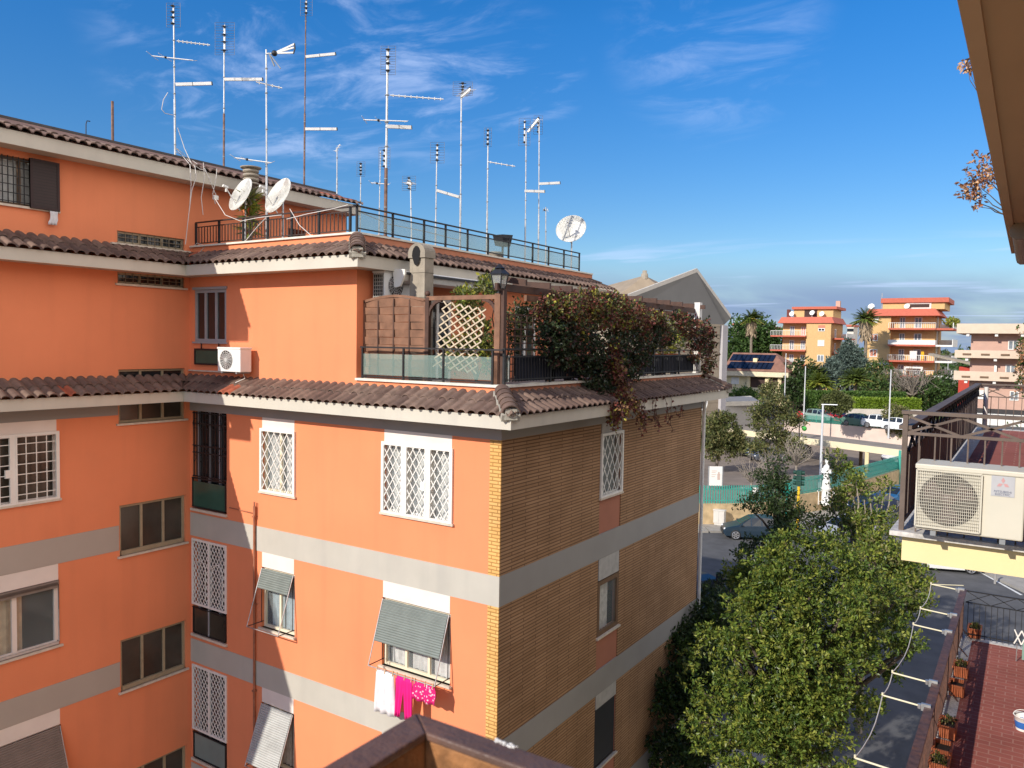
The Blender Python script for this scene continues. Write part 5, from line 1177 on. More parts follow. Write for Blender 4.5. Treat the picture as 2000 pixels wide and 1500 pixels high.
def flower_box(px, py, label, L, planted, two=False):
    c = onZ(px, py, 7.0); c.x = max(c.x, -.86); t = thing('flower_box', label, 'flower box', (c.x,c.y,7.0), 'terracotta boxes on the lower terrace')
    w, hgt = .11, .19; mb = MB(TERRA); n = 9
    def ribbed(z0, z1, y0, y1):
        for sx in (-1,1):
            k = int((y1-y0)/.035)
            for j in range(k):
                ya_, yb_ = y0+(y1-y0)*j/k, y0+(y1-y0)*(j+1)/k; d = .012 if j%2 else 0
                mb.box(c.x+sx*(w-.012+d), c.x+sx*(w+d*.6), ya_, yb_, z0, z1)
        for yy, sy in ((y0,-1),(y1,1)):
            for j in range(6):
                xa_, xb_ = c.x-w+2*w*j/6, c.x-w+2*w*(j+1)/6; d = .012 if j%2 else 0
                mb.box(xa_, xb_, yy, yy+sy*(.012+d), z0, z1)
        mb.box(c.x-w, c.x+w, y0, y1, z0, z0+.02); mb.box(c.x-w+.012, c.x+w-.012, y0+.01, y1-.01, z0+.02, z1-.05, SOIL)
        mb.box(c.x-w-.02, c.x-w+.004, y0-.03, y1+.03, z1-.03, z1+.004); mb.box(c.x+w-.004, c.x+w+.02, y0-.03, y1+.03, z1-.03, z1+.004)
        mb.box(c.x-w, c.x+w, y0-.03, y0-.006, z1-.03, z1+.004); mb.box(c.x-w, c.x+w, y1+.006, y1+.03, z1-.03, z1+.004)
    ribbed(7.02, 7.02+hgt, c.y-L/2, c.y+L/2)
    if two: ribbed(7.02, 7.02+hgt*1.05, c.y-L*1.15, c.y-L*.55)
    mb.build('box', t)
    if planted:
        mb = MB(); foliage(mb, [((c.x,c.y,7.02+hgt),(.07,L*.38,.06))], planted, 5, .06, L_YEL+L_OLIVE+[L_BROWN[2]], .1, .05); mb.build('plant', t)
flower_box(1903,1243,'terracotta flower box with green plant in the far corner of the lower terrace',.34,40)
flower_box(1866,1316,'ribbed terracotta flower box nearly dry in the middle of the terrace railing',.36,14)
flower_box(1851,1352,'ribbed terracotta flower box touching the middle one on its near side',.30,0)
flower_box(1838,1432,'ribbed terracotta box with grey twigs near the bottom of the terrace railing',.36,12)
flower_box(1822,1478,'empty ribbed terracotta box in front of the one with twigs',.32,0)
flower_box(1800,1502,'leafy terracotta box cut by the lower picture edge',.3,40)
c = onZ(1998,1425,7.0); t = thing('bucket', 'white round bucket with blue band on the red terrace tiles', 'bucket', (c.x,c.y,7.0))
mb = MB(WHITEP); mb.lathe(c, [(.10,.0),(.135,.22),(.145,.225),(.145,.235),(.125,.232),(.115,.10),(0,.10)], 20); mb.build('tub', t)
mb = MB(mat('blue band', (.03,.13,.42), .4)); mb.lathe(c, [(.1075,.04),(.1265,.15)], 20); mb.build('band', t)
mb = MB(WHITEP); mb.tube([c+V((.14*cos(a),-.03,.23+.10*sin(a))) for a in [pi*j/8 for j in range(9)]], .006, 5); mb.build('handle', t)
c = onZ(1978,1300,7.0); t = thing('folding_drying_rack', 'white accordion drying rack standing on the lower terrace', 'drying rack', (c.x+.05,c.y,7.0))
mb = MB(WHITEP)
for k in range(4):
    x = c.x+.0+k*.12
    mb.bar((x,c.y+.3,7.34),(x+.12,c.y+.28,7.62),.022,.014); mb.bar((x+.12,c.y+.3,7.34),(x,c.y+.28,7.62),.022,.014)
mb.build('accordion', t)
mb = MB(mat('grey green rag', (.2,.32,.27), .9)); mb.box(c.x+.14,c.x+.5,c.y+.30,c.y+.32,7.05,7.45); mb.build('cloth', t)
mb = MB(GALV); mb.tube([(c.x+.05,c.y+.3,7.0),(c.x+.05,c.y+.3,7.36)],.01,6); mb.tube([(c.x+.5,c.y+.3,7.0),(c.x+.5,c.y+.3,7.36)],.01,6); mb.build('legs', t)
# ------------------------------------------------------------------ foreground railing of the viewer's balcony
zt0 = 12.55; o0 = onZ(813,1391,zt0); i0 = onZ(832,1431,zt0)
wr = max(.035, abs(i0.x-o0.x)); wr2 = max(.03, abs(o0.y-i0.y))
t = thing('balcony_rail_corner', 'rusty brown balcony rail corner close in the foreground', 'railing', (o0.x, o0.y, 11.45))
def lrail(za, zb_, d0, m, nm):
    mb = MB(m); x0, y0, x1, y1 = o0.x+d0, o0.y-d0, o0.x+wr-d0*.6, o0.y-wr2+d0*.6
    mb.hexa([(x0,-2.2,za),(x1,-2.2,za),(x1,y1,za),(x0,y0,za),(x0,-2.2,zb_),(x1,-2.2,zb_),(x1,y1,zb_),(x0,y0,zb_)])
    mb.hexa([(x0,y0,za),(x1,y1,za),(XW,y1,za),(XW,y0,za),(x0,y0,zb_),(x1,y1,zb_),(XW,y1,zb_),(XW,y0,zb_)]); mb.build(nm, t, .0025)
lrail(zt0-.010, zt0, 0, RUSTNEAR, 'top_rail'); lrail(zt0-.046, zt0-.0105, .004, RUSTLIT, 'under_rail')
h_ = .047
mb = MB(RUSTNEAR); mb.box(o0.x+.005,o0.x+.035,o0.y-.035,o0.y-.005,11.45,zt0-h_); mb.bar((o0.x+.02,-2,11.6),(o0.x+.02,o0.y-.02,11.6),.03,.02); mb.bar((o0.x+.02,o0.y-.02,11.6),(XW,o0.y-.02,11.6),.03,.02); mb.build('post', t)
mb = MB(RUSTRAIL)
for k in range(14): y = -1.9+k*.15; mb.bar((o0.x+.02,y,11.6),(o0.x+.02,y,12.25),.014,.014)
mb.build('bars', t)
c = onZ(985,1452,zt0); mb = MB(mat('bird dropping', (.72,.70,.66), .9, .2, 60))
for k in range(22): mb.ball((c.x+R.uniform(-.014,.016), c.y+R.uniform(-.003,.003), zt0+.0002), R.uniform(.001,.0028), 6, None, (1.4,1,.5))
mb.build('bird_dropping', t)
# ------------------------------------------------------------------ ground, street, yard
def poly(mb, pts, z, m, side=None, zb=None):
    mb.face([(p.x,p.y,z) for p in pts], m)
    if side:
        for a, b in zip(pts, pts[1:]+pts[:1]): mb.face([(a.x,a.y,zb),(b.x,b.y,zb),(b.x,b.y,z),(a.x,a.y,z)], side)
ZS, ZY, ZU = .6, 1.25, 4.0
mb = MB(GROUND); mb.box(-4000,4000,-1500,6000,-.4,.55); struct(mb, 'ground')
mb = MB(ASPH); mb.face([(-60,24.5,ZS),(40,24.5,ZS),(40,95,ZS),(-60,95,ZS)]); struct(mb, 'road')
mb = MB(PAVE); mb.face([(-8,-2,ZS+.004),(3,-2,ZS+.004),(3,24.5,ZS+.004),(-8,24.5,ZS+.004)]); struct(mb, 'courtyard')
# boundary of the school yard: frontal stretch, rounded corner, then receding to the right
wb = [onZ(px,py,ZS+.12) for px,py in ((1250,1022),(1370,1024),(1415,1024),(1470,1023),(1520,1017),(1560,1004))]
e1 = wb[-1]; wb += [V((e1.x+1.2,e1.y+3.0,0)), V((e1.x+2.6,e1.y+9,0)), V((e1.x+4.6,e1.y+20,0)), V((e1.x+6.5,e1.y+34,0))]
for p in wb: p.z = 0
back = [V((8,120,0)), V((-75,120,0)), V((-75,60,0))]
mb = MB(YARD); poly(mb, wb+back, ZY, YARD); struct(mb, 'school_yard')
# kerbed pavement in front of the wall
mb = MB(PAVE)
for (a,b) in zip(wb, wb[1:]):
    n = V((b.y-a.y, a.x-b.x, 0)).normalized(); w = 2.0
    mb.hexa([a+V((0,0,.5)), b+V((0,0,.5)), b+n*w+V((0,0,.5)), a+n*w+V((0,0,.5)), a+V((0,0,ZS+.13)), b+V((0,0,ZS+.13)), b+n*w+V((0,0,ZS+.13)), a+n*w+V((0,0,ZS+.13))])
struct(mb, 'pavement')
mb = MB(PAVE); q = [onZ(px,py,ZS+.13) for px,py in ((1830,1080),(1890,1097),(1945,1128),(2010,1158),(2100,1120),(1900,1060))]; poly(mb, q, ZS+.13, PAVE, PAVE, ZS-.05); struct(mb, 'pavement')
mb = MB(WHITEL)
for (x0,y0,x1,y1) in ((1355,1136,1395,1141),(1340,1158,1400,1166),(1345,1122,1380,1124)):
    a, b = onZ(x0,y0,ZS+.005), onZ(x1,y1,ZS+.005); d = (b-a).normalized(); n = V((-d.y,d.x,0))*.06; mb.face([a-n,b-n,b+n,a+n])
a, b = onZ(1880,1098,ZS+.005), onZ(1995,1162,ZS+.005); d = (b-a).normalized(); n = V((-d.y,d.x,0))*.07; mb.face([a-n,b-n,b+n,a+n])
struct(mb, 'road_marking')
# upper ground behind the pale retaining wall
ra, rb_ = onZ(1250,825,ZY), onZ(1790,880,ZY)
ra = onZ(1480,858,ZY); rb_ = onZ(1785,890,ZY); dr = (rb_-ra).normalized(); ra0 = ra-dr*40; rb1 = rb_+dr*25
mb = MB(GROUND); poly(mb, [V((ra0.x,ra0.y,0)),V((rb1.x,rb1.y,0)),V((400,rb1.y+60,0)),V((1500,2500,0)),V((-1500,2500,0)),V((-400,ra0.y+40,0))], ZU-.02, GROUND); struct(mb, 'upper_ground')
mb = MB(ASPH); n_ = V((-dr.y,dr.x,0)); 
if n_.y < 0: n_ = -n_
mb.face([V((p.x,p.y,ZU)) for p in (ra0+n_*.3, rb1+n_*.3, rb1+n_*17, ra0+n_*17)]); struct(mb, 'car_park')
mb = MB(mat('pale pink retaining wall', (.66,.53,.46), .9, .08, .8, .1, stain=.2)); nn = n_*.3
mb.hexa([V((p.x,p.y,z)) for z in (ZY-.2, ZU+.02) for p in (ra0,rb1,rb1+nn,ra0+nn)]); o = mb.build('retaining_wall'); tag(o, 'long pale pink retaining wall below the parked cars', 'wall')
# stone wall with teal fence
mb = MB(STONE)
for a, b in zip(wb, wb[1:]):
    n = V((b.y-a.y, a.x-b.x, 0)).normalized()*.35
    zt_ = ZS+1.55; mb.hexa([p+V((0,0,z)) for z in (.4, zt_) for p in (a,b,b-n,a-n)])
o = mb.build('stone_wall'); tag(o, 'tan stone boundary wall of the school yard beside the street', 'wall')
t = thing('yard_fence', 'teal picket fence on top of the tan stone wall', 'fence', wb[2]+V((0,0,2.1)))
mbp = MB(TEAL); mbr = MB(TEAL); zf = ZS+1.55
for k, (a, b) in enumerate(zip(wb, wb[1:])):
    n = V((b.y-a.y, a.x-b.x, 0)).normalized()*.17; L_ = (b-a).length; c = int(L_/.17)
    mbr.bar(a-n+V((0,0,zf+.2)), b-n+V((0,0,zf+.2)), .04, .05); mbr.bar(a-n+V((0,0,zf+1.0)), b-n+V((0,0,zf+1.0)), .04, .05)
    for j in range(c): p = a.lerp(b, j/c)-n; mbp.bar(p+V((0,0,zf)), p+V((0,0,zf+1.25)), .085, .02, None, V(n))
mbr.build('rails', t); mbp.build('pickets', t)
# ------------------------------------------------------------------ cars
GLASSC = mat('car window', (.02,.025,.03), .08, .3, 2, spec=.8); TYRE = mat('tyre', (.02,.02,.02), .8); RIM = mat('alloy rim', (.4,.4,.42), .35, .1, 9, metal=.6)
HEAD = mat('headlight lens', (.7,.72,.75), .15, .05, 9); TAIL = mat('tail light', (.35,.02,.015), .25)
def paint(nm, col): return mat(nm, col, .28, .03, 1, metal=.15, spec=.6)
STN = [(-2.02,.38,.58,.58,.68,.66,.60),(-1.9,.24,.70,.72,.80,.78,.70),(-1.05,.20,.86,.95,.86,.83,.74),(-.30,.20,.90,1.40,.87,.84,.60),(.35,.20,.92,1.47,.87,.85,.62),(1.15,.20,.95,1.42,.87,.84,.60),(1.82,.24,.98,1.06,.84,.80,.66),(1.98,.36,.80,.82,.76,.74,.66)]
def car(label, pm, loc, rz, tall=1.0, group='parked cars'):
    t = thing('parked_car', label, 'car', (0,0,0), group)
    b = MB(pm); g = MB(GLASSC); P = []
    for x, zb, zl, zr, wl, wb_, wt in STN:
        f = tall; P.append([(x,-wl,zb),(x,-wl,(zb+zl)*.55),(x,-wb_,zl*f),(x,-wt,zr*f),(x,wt,zr*f),(x,wb_,zl*f),(x,wl,(zb+zl)*.55),(x,wl,zb)])
    for i in range(len(P)-1):
        for k in range(7):
            q = [P[i][k],P[i+1][k],P[i+1][k+1],P[i][k+1]]
            glass = (k in (2,4) and 2 <= i <= 5) or (k == 3 and i in (2,5))
            if glass:
                c = sum((V(p) for p in q), V())/4; qi = [c+(V(p)-c)*.88 for p in q]; nrm = (V(q[1])-V(q[0])).cross(V(q[3])-V(q[0])).normalized()
                b.face(q, None, True); s = 1 if nrm.dot(c-V((0,0,.8))) > 0 else -1; g.face([p+nrm*s*.012 for p in qi])
            else: b.face(q, None, True)
        b.face([P[i][0],P[i+1][0],P[i+1][7],P[i][7]])
    b.face(P[0]); b.face(P[-1][::-1]); b.box(-2.06,-2.0,-.6,.6,.28,.50, BLACKP); b.box(1.96,2.03,-.62,.62,.34,.5, BLACKP)
    b.box(-1.0,-.85,-.96,-.84,.92,1.02); b.box(-1.0,-.85,.84,.96,.92,1.02)
    b.build('body', t); g.build('windows', t)
    for sx in (-1.28,1.28):
        for sy in (-.80,.80):
            m = MB(TYRE); m.lathe((sx,sy-.09*(1 if sy>0 else -1),.31), [(.31,-.0),(.32,.05),(.32,.17),(.28,.20),(.0,.20)] if sy > 0 else [(.31,0),(.32,-.05),(.32,-.17),(.28,-.2),(0,-.2)], 16, None, (0,1,0)); wh = m.build('wheel', t)
            m = MB(RIM); yy = sy+(.115 if sy > 0 else -.115)
            for k in range(6): a = k*pi/3; m.bar((sx,yy,.31),(sx+.21*cos(a),yy,.31+.21*sin(a)),.06,.02,None,(0,1,0))
            m.tube([(sx+.22*cos(a),yy,.31+.22*sin(a)) for a in [j*pi/8 for j in range(17)]],.02,4,None,False); m.build('rim', wh)
    for sy in (-.56,.56):
        m = MB(HEAD); m.ball((-1.93,sy,.64),.13,8,None,(.7,1.3,.6)); m.build('headlight', t)
        m = MB(TAIL); m.ball((1.88,sy*1.15,.88),.12,8,None,(.5,.9,1.1)); m.build('tail_light', t)
    t.location = V(loc); t.rotation_euler = (0,0,rz); t.scale = (1,1,1); return t
BLUE = paint('dark blue car paint', (.018,.035,.055))
car0 = car('dark blue hatchback by the tan stone wall, half behind a dark tree', BLUE, (0,0,0), 0)
pc = onZ(1472,1050,ZS); pc.z = ZS; car0.location = pc; car0.rotation_euler = (0,0,radians(26))
def carat(px, py, z, deg, label, nm, col, sc_=1.0, d=None):
    p = onZ(px,py,z); p.z = z
    return dup(car0, p, radians(deg), label, None, sc_, {BLUE: paint(nm, col)})
carat(1372,1186,ZS+.0,150,'very dark car in the deep shade below the brick corner','black car paint',(.012,.014,.02))
carat(1548,894,ZY,62,'black boxy car in the yard beside a pale canopy pillar','graphite car paint',(.03,.035,.05),1.08)
carat(1475,890,ZY,70,'blue car under the yard trees left of the black one','mid blue car paint',(.02,.06,.22))
carat(1500,900,ZY,50,'dark grey car under the yard trees next to the blue one','slate car paint',(.07,.08,.10))
carat(1764,905,ZY,15,'white car under the right end of the yard canopy','white car paint',(.72,.72,.72))
carat(1752,985,ZS,62,'blue car on the street behind the boarded railing','bright blue car paint',(.03,.12,.25))
carat(1700,1000,ZS,60,'dark blue car behind the olive branches, left of the bright blue one','navy car paint',(.02,.035,.08))
carat(1650,1052,ZS,58,'silver car mostly hidden behind the big evergreen tree','silver car paint',(.45,.46,.48))
carat(1700,1090,ZS,58,'dark car deeper behind the big evergreen tree','charcoal car paint',(.04,.045,.055))
carat(1838,1110,ZS,20,'white car roof peeking under the yellow slab','pearl car paint',(.75,.75,.73))
carat(1722,836,ZU,172,'white hatchback parked above the pink retaining wall','ivory car paint',(.78,.80,.80),1.05)
carat(1760,841,ZU,172,'second white car right of the white hatchback above the pink wall','polar car paint',(.75,.78,.80))
carat(1680,832,ZU,165,'green grey estate car parked left of the white hatchback','sage car paint',(.10,.20,.17))
carat(1634,824,ZU,160,'red car parked above the pink retaining wall','red car paint',(.35,.02,.03))
carat(1598,822,ZU,160,'pale green car behind the teal net left of the red car','mint car paint',(.30,.42,.38))
carat(1592,800,ZU,175,'small white car parked behind the round dark tree','cream car paint',(.70,.70,.68),.95)
carat(1720,800,ZU,175,'dark blue car half hidden behind the bright low hedge','ink car paint',(.02,.04,.09))
# teal net fence above the retaining wall
t = thing('net_fence', 'teal net fence in front of the parked cars on the pink wall', 'fence', ra+V((0,0,ZU)))
a = ra+dr*4; b = rb_-dr*.5
mb = MB(TEALN); mb.hexa([V((p.x,p.y,z)) for z in (ZU+.02,ZU+.85) for p in (a,b,b+n_*.02,a+n_*.02)]); mb.build('net', t)
mb = MB(TEAL)
for k in range(9): p = a.lerp(b,k/8); mb.bar((p.x,p.y,ZU),(p.x,p.y,ZU+.95),.05)
mb.build('posts', t)
# ------------------------------------------------------------------ canopy in the yard
ca = onZ(1500,893,ZY); cb = onZ(1768,935,ZY); cdir = (cb-ca).normalized(); cn = V((-cdir.y,cdir.x,0)); cn = cn if cn.y > 0 else -cn
t = thing('yard_canopy', 'long flat roofed cream canopy on pillars across the school yard', 'canopy', ca)
tops = [onY(1770,p,cb.y).z for p in (893,868)]
zc0 = onY(1766,893,cb.y).z; zc1 = zc0+.62
A = ca-cdir*12
mb = MB(mat('cream canopy fascia', (.72,.64,.44), .85, .05, 1)); mb.hexa([V((p.x,p.y,z)) for z in (zc0,zc1) for p in (A,cb,cb+cn*.15,A+cn*.15)]); mb.build('fascia', t)
mb = MB(mat('grey canopy roof', (.24,.21,.18), .9, .12, .8)); mb.hexa([V((p.x,p.y,z)) for z in (zc0+.3,zc1-.06) for p in (A+cn*.15,cb+cn*.15,cb+cn*4.2,A+cn*4.2)]); mb.build('roof', t)
for px in (1520,1690,1612):
    f = (onZ(px,893+42*(px-1500)/268,ZY)-ca).dot(cdir); p = ca+cdir*f+cn*.2; mb = MB(mat('cream pillar', (.66,.56,.33), .85, .08, 2)); mb.box(p.x-.17,p.x+.17,p.y-.17,p.y+.17,ZY,zc0); mb.build('pillar', t)
for px in (1635,1725): f = (onZ(px,893+42*(px-1500)/268,ZY)-ca).dot(cdir); p = ca+cdir*f+cn*3.9; mb = MB(mat('brown pillar', (.22,.14,.08), .85)); mb.box(p.x-.15,p.x+.15,p.y-.15,p.y+.15,ZY,zc0+.3); mb.build('pillar', t)
# ------------------------------------------------------------------ lamp posts
def lamp(px, pyb, pyt, z, label, arm=1.2, side=1, r=.07):
    b = onZ(px, pyb, z); zt_ = onY(px, pyt, b.y).z
    t = thing('lamp_post', label, 'lamp post', (b.x,b.y,z), 'pale street lamp posts')
    mb = MB(POLEM); mb.tube([(b.x,b.y,z),(b.x,b.y,z+.6),(b.x,b.y,zt_)], [r*1.5,r*1.2,r*.75], 8); mb.build('pole', t)
    if arm:
        mb = MB(POLEM); mb.hexa([V((b.x,b.y,zt_))+V(v) for v in ((-.1,-.1,0),(arm*side,-.12,.03),(arm*side,.12,.03),(-.1,.1,0),(-.1,-.08,.05),(arm*side,-.1,.08),(arm*side,.1,.08),(-.1,.08,.05))]); mb.build('lamp_head', t)
    return t
lamp(1601,968,790,ZY,'nearest pale lamp post with flat head beside the white statue',1.1,1,.10)
lamp(1569,838,715,ZU-.2,'tall pale post without head left of the bright green hedge',0)
lamp(1735,856,722,ZU-.2,'tall pale post right of the white hatchback',0)
lamp(1594,790,714,ZU,'thin pale post in front of the left yellow house garden',0)
lamp(1640,790,731,ZU,'short pale lamp post with small head before the blue cedar',1.2,1)
lamp(1849,772,708,ZU,'pale lamp post in front of the pink balconied building',1.3,-1)
lamp(1531,815,690,ZU,'thin grey post in front of the solar roofed house',0)
# statue, signs, cabinet, traffic light
p = onZ(1612,985,ZY); p.z = ZY
t = thing('statue', 'white standing robed statue on a slim railed base near the lamp post', 'statue', p)
SW = mat('white stone statue', (.78,.77,.74), .6, .04, 3, .1)
mb = MB(SW); mb.lathe(p+V((0,0,1.25)), [(.27,0),(.30,.1),(.24,.6),(.21,1.0),(.25,1.3),(.27,1.5),(.20,1.68),(.08,1.78),(.07,1.86),(.12,1.92),(.14,2.02),(.125,2.13),(.07,2.2),(0,2.22)], 16)
for s_ in (-1,1): mb.tube([p+V((s_*.25,0,2.72)),p+V((s_*.30,-.08,2.42)),p+V((s_*.05,-.30,2.40))],[.085,.075,.05],8)
for k in range(9): a = k*2*pi/9; mb.tube([p+V((.28*cos(a),.28*sin(a),1.27)),p+V((.22*cos(a+.1),.22*sin(a+.1),2.1))],[.035,.02],5)
mb.build('robed_body', t)
mb = MB(SW); mb.lathe(p,[(.45,0),(.45,.2),(.3,.25),(.3,1.15),(.4,1.25),(0,1.26)],12)
for k in range(8): a = k*pi/4; mb.tube([p+V((.6*cos(a),.6*sin(a),0)),p+V((.6*cos(a),.6*sin(a),1.0))],.03,5)
mb.build('pedestal', t)
p = onZ(1397,957,ZY); p.z = ZY; u_ = V((cos(.58),sin(.58),0)); hv_ = V((0,0,1))
def sign(name, label, p, w, z0, z1, marks):
    t = thing(name, label, 'sign', p); n = V((u_.y,-u_.x,0))
    mb = MB(WHITEP); q = lambda a,b,c=0: p+u_*a+V((0,0,b))+n*c
    mb.hexa([q(-w/2,z0,0),q(w/2,z0,0),q(w/2,z0,-.06),q(-w/2,z0,-.06),q(-w/2,z1,0),q(w/2,z1,0),q(w/2,z1,-.06),q(-w/2,z1,-.06)]); mb.build('board', t)
    mb = MB(GREYPL); mb.bar(q(-w/2-.05,0,-.03),q(-w/2-.05,z1,-.03),.07); mb.bar(q(w/2+.05,0,-.03),q(w/2+.05,z1,-.03),.07); mb.build('frame_posts', t)
    mb = MB(mat('faint print', (.55,.42,.36), .8))
    for a,b,c,d in marks: mb.face([q(a,b,.006),q(c,b,.006),q(c,d,.006),q(a,d,.006)])
    mb.build('printing', t); return t
sign('notice_board', 'white upright notice board behind the teal picket fence', p, 1.05, .35, 1.95, [(-.35,1.55,.1,1.6),(-.35,1.42,.0,1.46),(-.35,1.25,.05,1.29),(-.35,1.08,-.05,1.12),(.14,.85,.36,1.35),(.19,1.35,.31,1.5)])
p = wb[3]+V((.1,0,0)); p = onZ(1461,1020,ZS+.12); p.z = ZS+1.5
sign('notice_board', 'small white plate hung on the teal picket fence', p+V((.1,-.25,0)), 1.05, .62, 1.12, [(-.2,.92,.2,.96),(-.12,.82,.12,.86)])
p = onZ(1404,1026,ZS+.13); p.z = ZS+.13; t = thing('utility_cabinet', 'grey white utility cabinet against the tan stone wall', 'cabinet', p)
mb = MB(mat('cabinet plastic', (.58,.55,.50), .6, .06, 3)); mb.box(p.x-.38,p.x+.38,p.y-.1,p.y+.3,p.z+.15,p.z+1.0); mb.box(p.x-.32,p.x+.32,p.y-.06,p.y+.26,p.z,p.z+.15); mb.box(p.x-.42,p.x+.42,p.y-.13,p.y+.32,p.z+1.0,p.z+1.08); mb.build('housing', t, .02)
mb = MB(GREYPL); mb.box(p.x-.005,p.x+.005,p.y-.106,p.y-.1,p.z+.2,p.z+.95); mb.build('door_gap', t)
p = onZ(1557,1040,ZS); p.z = ZS; p = p+V((0,0,0)); zt_ = onY(1557,915,p.y).z; t = thing('traffic_light', 'yellow posted traffic light with dark green head facing away', 'traffic light', p)
mb = MB(mat('yellow post paint', (.75,.46,.02), .5, .05, 3)); mb.tube([p,(p.x,p.y,zt_-1.2)],.09,10); mb.build('post', t)
mb = MB(mat('dark green head', (.01,.05,.035), .5, .2, 5)); 
for k in range(3): mb.box(p.x-.17,p.x+.17,p.y-.12,p.y+.12,zt_-1.15+k*.36,zt_-.84+k*.36); mb.lathe((p.x+.17,p.y,zt_-.99+k*.36),[(.13,0),(.14,.18)],10,None,(1,.3,0)); mb.lathe((p.x-.17,p.y,zt_-.99+k*.36),[(.13,0),(.14,.18)],10,None,(-1,.3,0))
mb.build('head', t)
p = onZ(1404,1192,ZS); p.z = ZS; zt_ = onY(1404,1118,p.y).z; t = thing('traffic_light', 'black backed signal head in the shade beside the brick corner', 'traffic light', p)
mb = MB(BLACKP); mb.tube([p,(p.x,p.y,zt_)],.06,8); mb.build('post', t); mb = MB(BLACKP); mb.box(p.x-.16,p.x+.16,p.y-.1,p.y+.14,zt_-1.0,zt_); mb.box(p.x-.26,p.x-.16,p.y-.1,p.y+.1,zt_-.9,zt_-.4); mb.build('head', t)
for px,py,lab,nm,col in ((1535,1035,'teal waste paper tube beside the yellow traffic light','sign_post',(.02,.38,.30)),(1943,1140,'short grey bollard on the kerb seen past the terrace railing','bollard',(.3,.29,.28))):
    p = onZ(px,py,ZS); p.z = ZS; t = thing(nm, lab, nm.replace('_',' '), p); mb = MB(mat(nm+' paint', col, .5)); h_ = 3.0 if nm == 'sign_post' else .8
    mb.tube([p,p+V((0,0,h_))],.10 if h_ > 1 else .06,8); mb.build('post', t)
    if h_ > 1: mb = MB(mat(nm+' paint', col, .5)); mb.lathe(p+V((0,0,2.6)),[(.12,-.3),(.24,-.2),(.24,.5),(.1,.62)],10); mb.build('tube', t)
t = thing('park_toy_pole', 'red ball on a dark pole among the yard trees', 'pole', onZ(1561,850,ZY)); p = onZ(1561,905,ZY); q = onY(1561,811,p.y)
t.location = (p.x,p.y,ZY); WM[t.name] = Matrix.Translation((p.x,p.y,ZY))
mb = MB(BLACKP); mb.tube([(p.x,p.y,ZY),q],.06,6); mb.build('pole', t); mb = MB(mat('bright red', (.62,.012,.04), .45)); mb.ball(q,.42,12); mb.build('ball', t); mb = MB(mat('bright green', (.04,.35,.05), .45)); mb.ball(onY(1571,837,p.y),.26,10); mb.build('green_ball', t)
t = thing('road_sign', 'round red and white no entry sign above the parked red car', 'road sign', V((0,0,0))); p = onZ(1661,815,ZU); q = onY(1661,784,p.y); t.location = (p.x,p.y,ZU); WM[t.name] = Matrix.Translation((p.x,p.y,ZU))
mb = MB(GREYPL); mb.tube([(p.x,p.y,ZU),(p.x,p.y,q.z)],.05,6); mb.build('post', t); mb = MB(mat('sign red', (.55,.02,.02), .5)); mb.lathe(q,[(.5,.0),(.5,.04),(0,.05)],18,None,(.2,-1,0)); mb.build('disc', t); mb = MB(WHITEP); mb.box(q.x-.32,q.x+.32,q.y-.08,q.y-.06,q.z-.07,q.z+.07); mb.build('bar', t)
# teal gate
p = onZ(1755,950,ZS); t = thing('teal_gate', 'teal steel gate posts at the right end of the school yard', 'gate', (p.x,p.y,ZS)); 
for dx in (0,.9): mb = MB(TEAL); mb.box(p.x+dx-.1,p.x+dx+.1,p.y-.1,p.y+.1,ZS,ZS+3.3); mb.build('post', t)
mb = MB(TEAL)
for k in range(6): mb.box(p.x+.12+k*.13,p.x+.16+k*.13,p.y-.03,p.y+.03,ZS+.1,ZS+2.4)
mb.box(p.x+.1,p.x+.8,p.y-.04,p.y+.04,ZS+2.3,ZS+2.4); mb.build('leaf', t)
# ------------------------------------------------------------------ the church behind
cn_ = V((.956,-.292,0)); cu_ = V((.292,.956,0))
pr0 = atD(1427,622,90)
def CP(k, z): q = pr0 - cu_*k; return V((q.x,q.y,z))
zr0 = pr0.z; ap = CP(6.4, zr0+4.75); re = CP(0, zr0); le = CP(18.5, zr0+1.0)
ch = thing('church', 'beige church with tan roof and deep pointed grey gable', 'church', (pr0.x, pr0.y, ZY))
DRP = V((0,0,-.50)); ovc = cn_*.5; sof = cn_*9-DRP*9
mb = MB(CHURCHW); w0 = [CP(.45,ZY)-ovc, CP(18.5,ZY)-ovc, CP(18.5,zr0-.7)-ovc, CP(6.4,zr0-.7)-ovc, CP(.45,zr0-.7)-ovc]
mb.face(w0); mb.face([w0[0], w0[4], w0[4]-cn_*18, w0[0]-cn_*18]); mb.face([w0[1],w0[2],w0[2]-cn_*18,w0[1]-cn_*18]); mb.build('wall', ch)
mb = MB(CHURCHP); q = [CP(.2,0)-ovc+cn_*.35, CP(1.15,0)-ovc+cn_*.35, CP(1.15,0)-ovc-cn_*.2, CP(.2,0)-ovc-cn_*.2]; mb.hexa([V((p.x,p.y,z)) for z in (ZY,zr0-.8) for p in q]); mb.build('pilaster', ch)
th_ = V((0,0,.06)); mb = MB(CHURCHG); mb.face([ap,re,CP(.45,zr0-.7)-ovc]); mb.face([ap,CP(.45,zr0-.7)-ovc,CP(18.5,zr0-.7)-ovc,le]); mb.face([ap+th_,re+th_,re-sof,ap-sof]); mb.face([ap+th_,ap-sof,le-sof,le+th_]); mb.build('gable_soffit', ch)
mb = MB(CHURCHT); th = V((0,0,.42))
for a, b in ((le,ap),(ap,re)): mb.hexa([a+cn_*.02, b+cn_*.02, b-cn_*.25, a-cn_*.25, a+cn_*.02+th, b+cn_*.02+th, b-cn_*.25+th, a-cn_*.25+th])
mb.build('gable_fascia', ch)
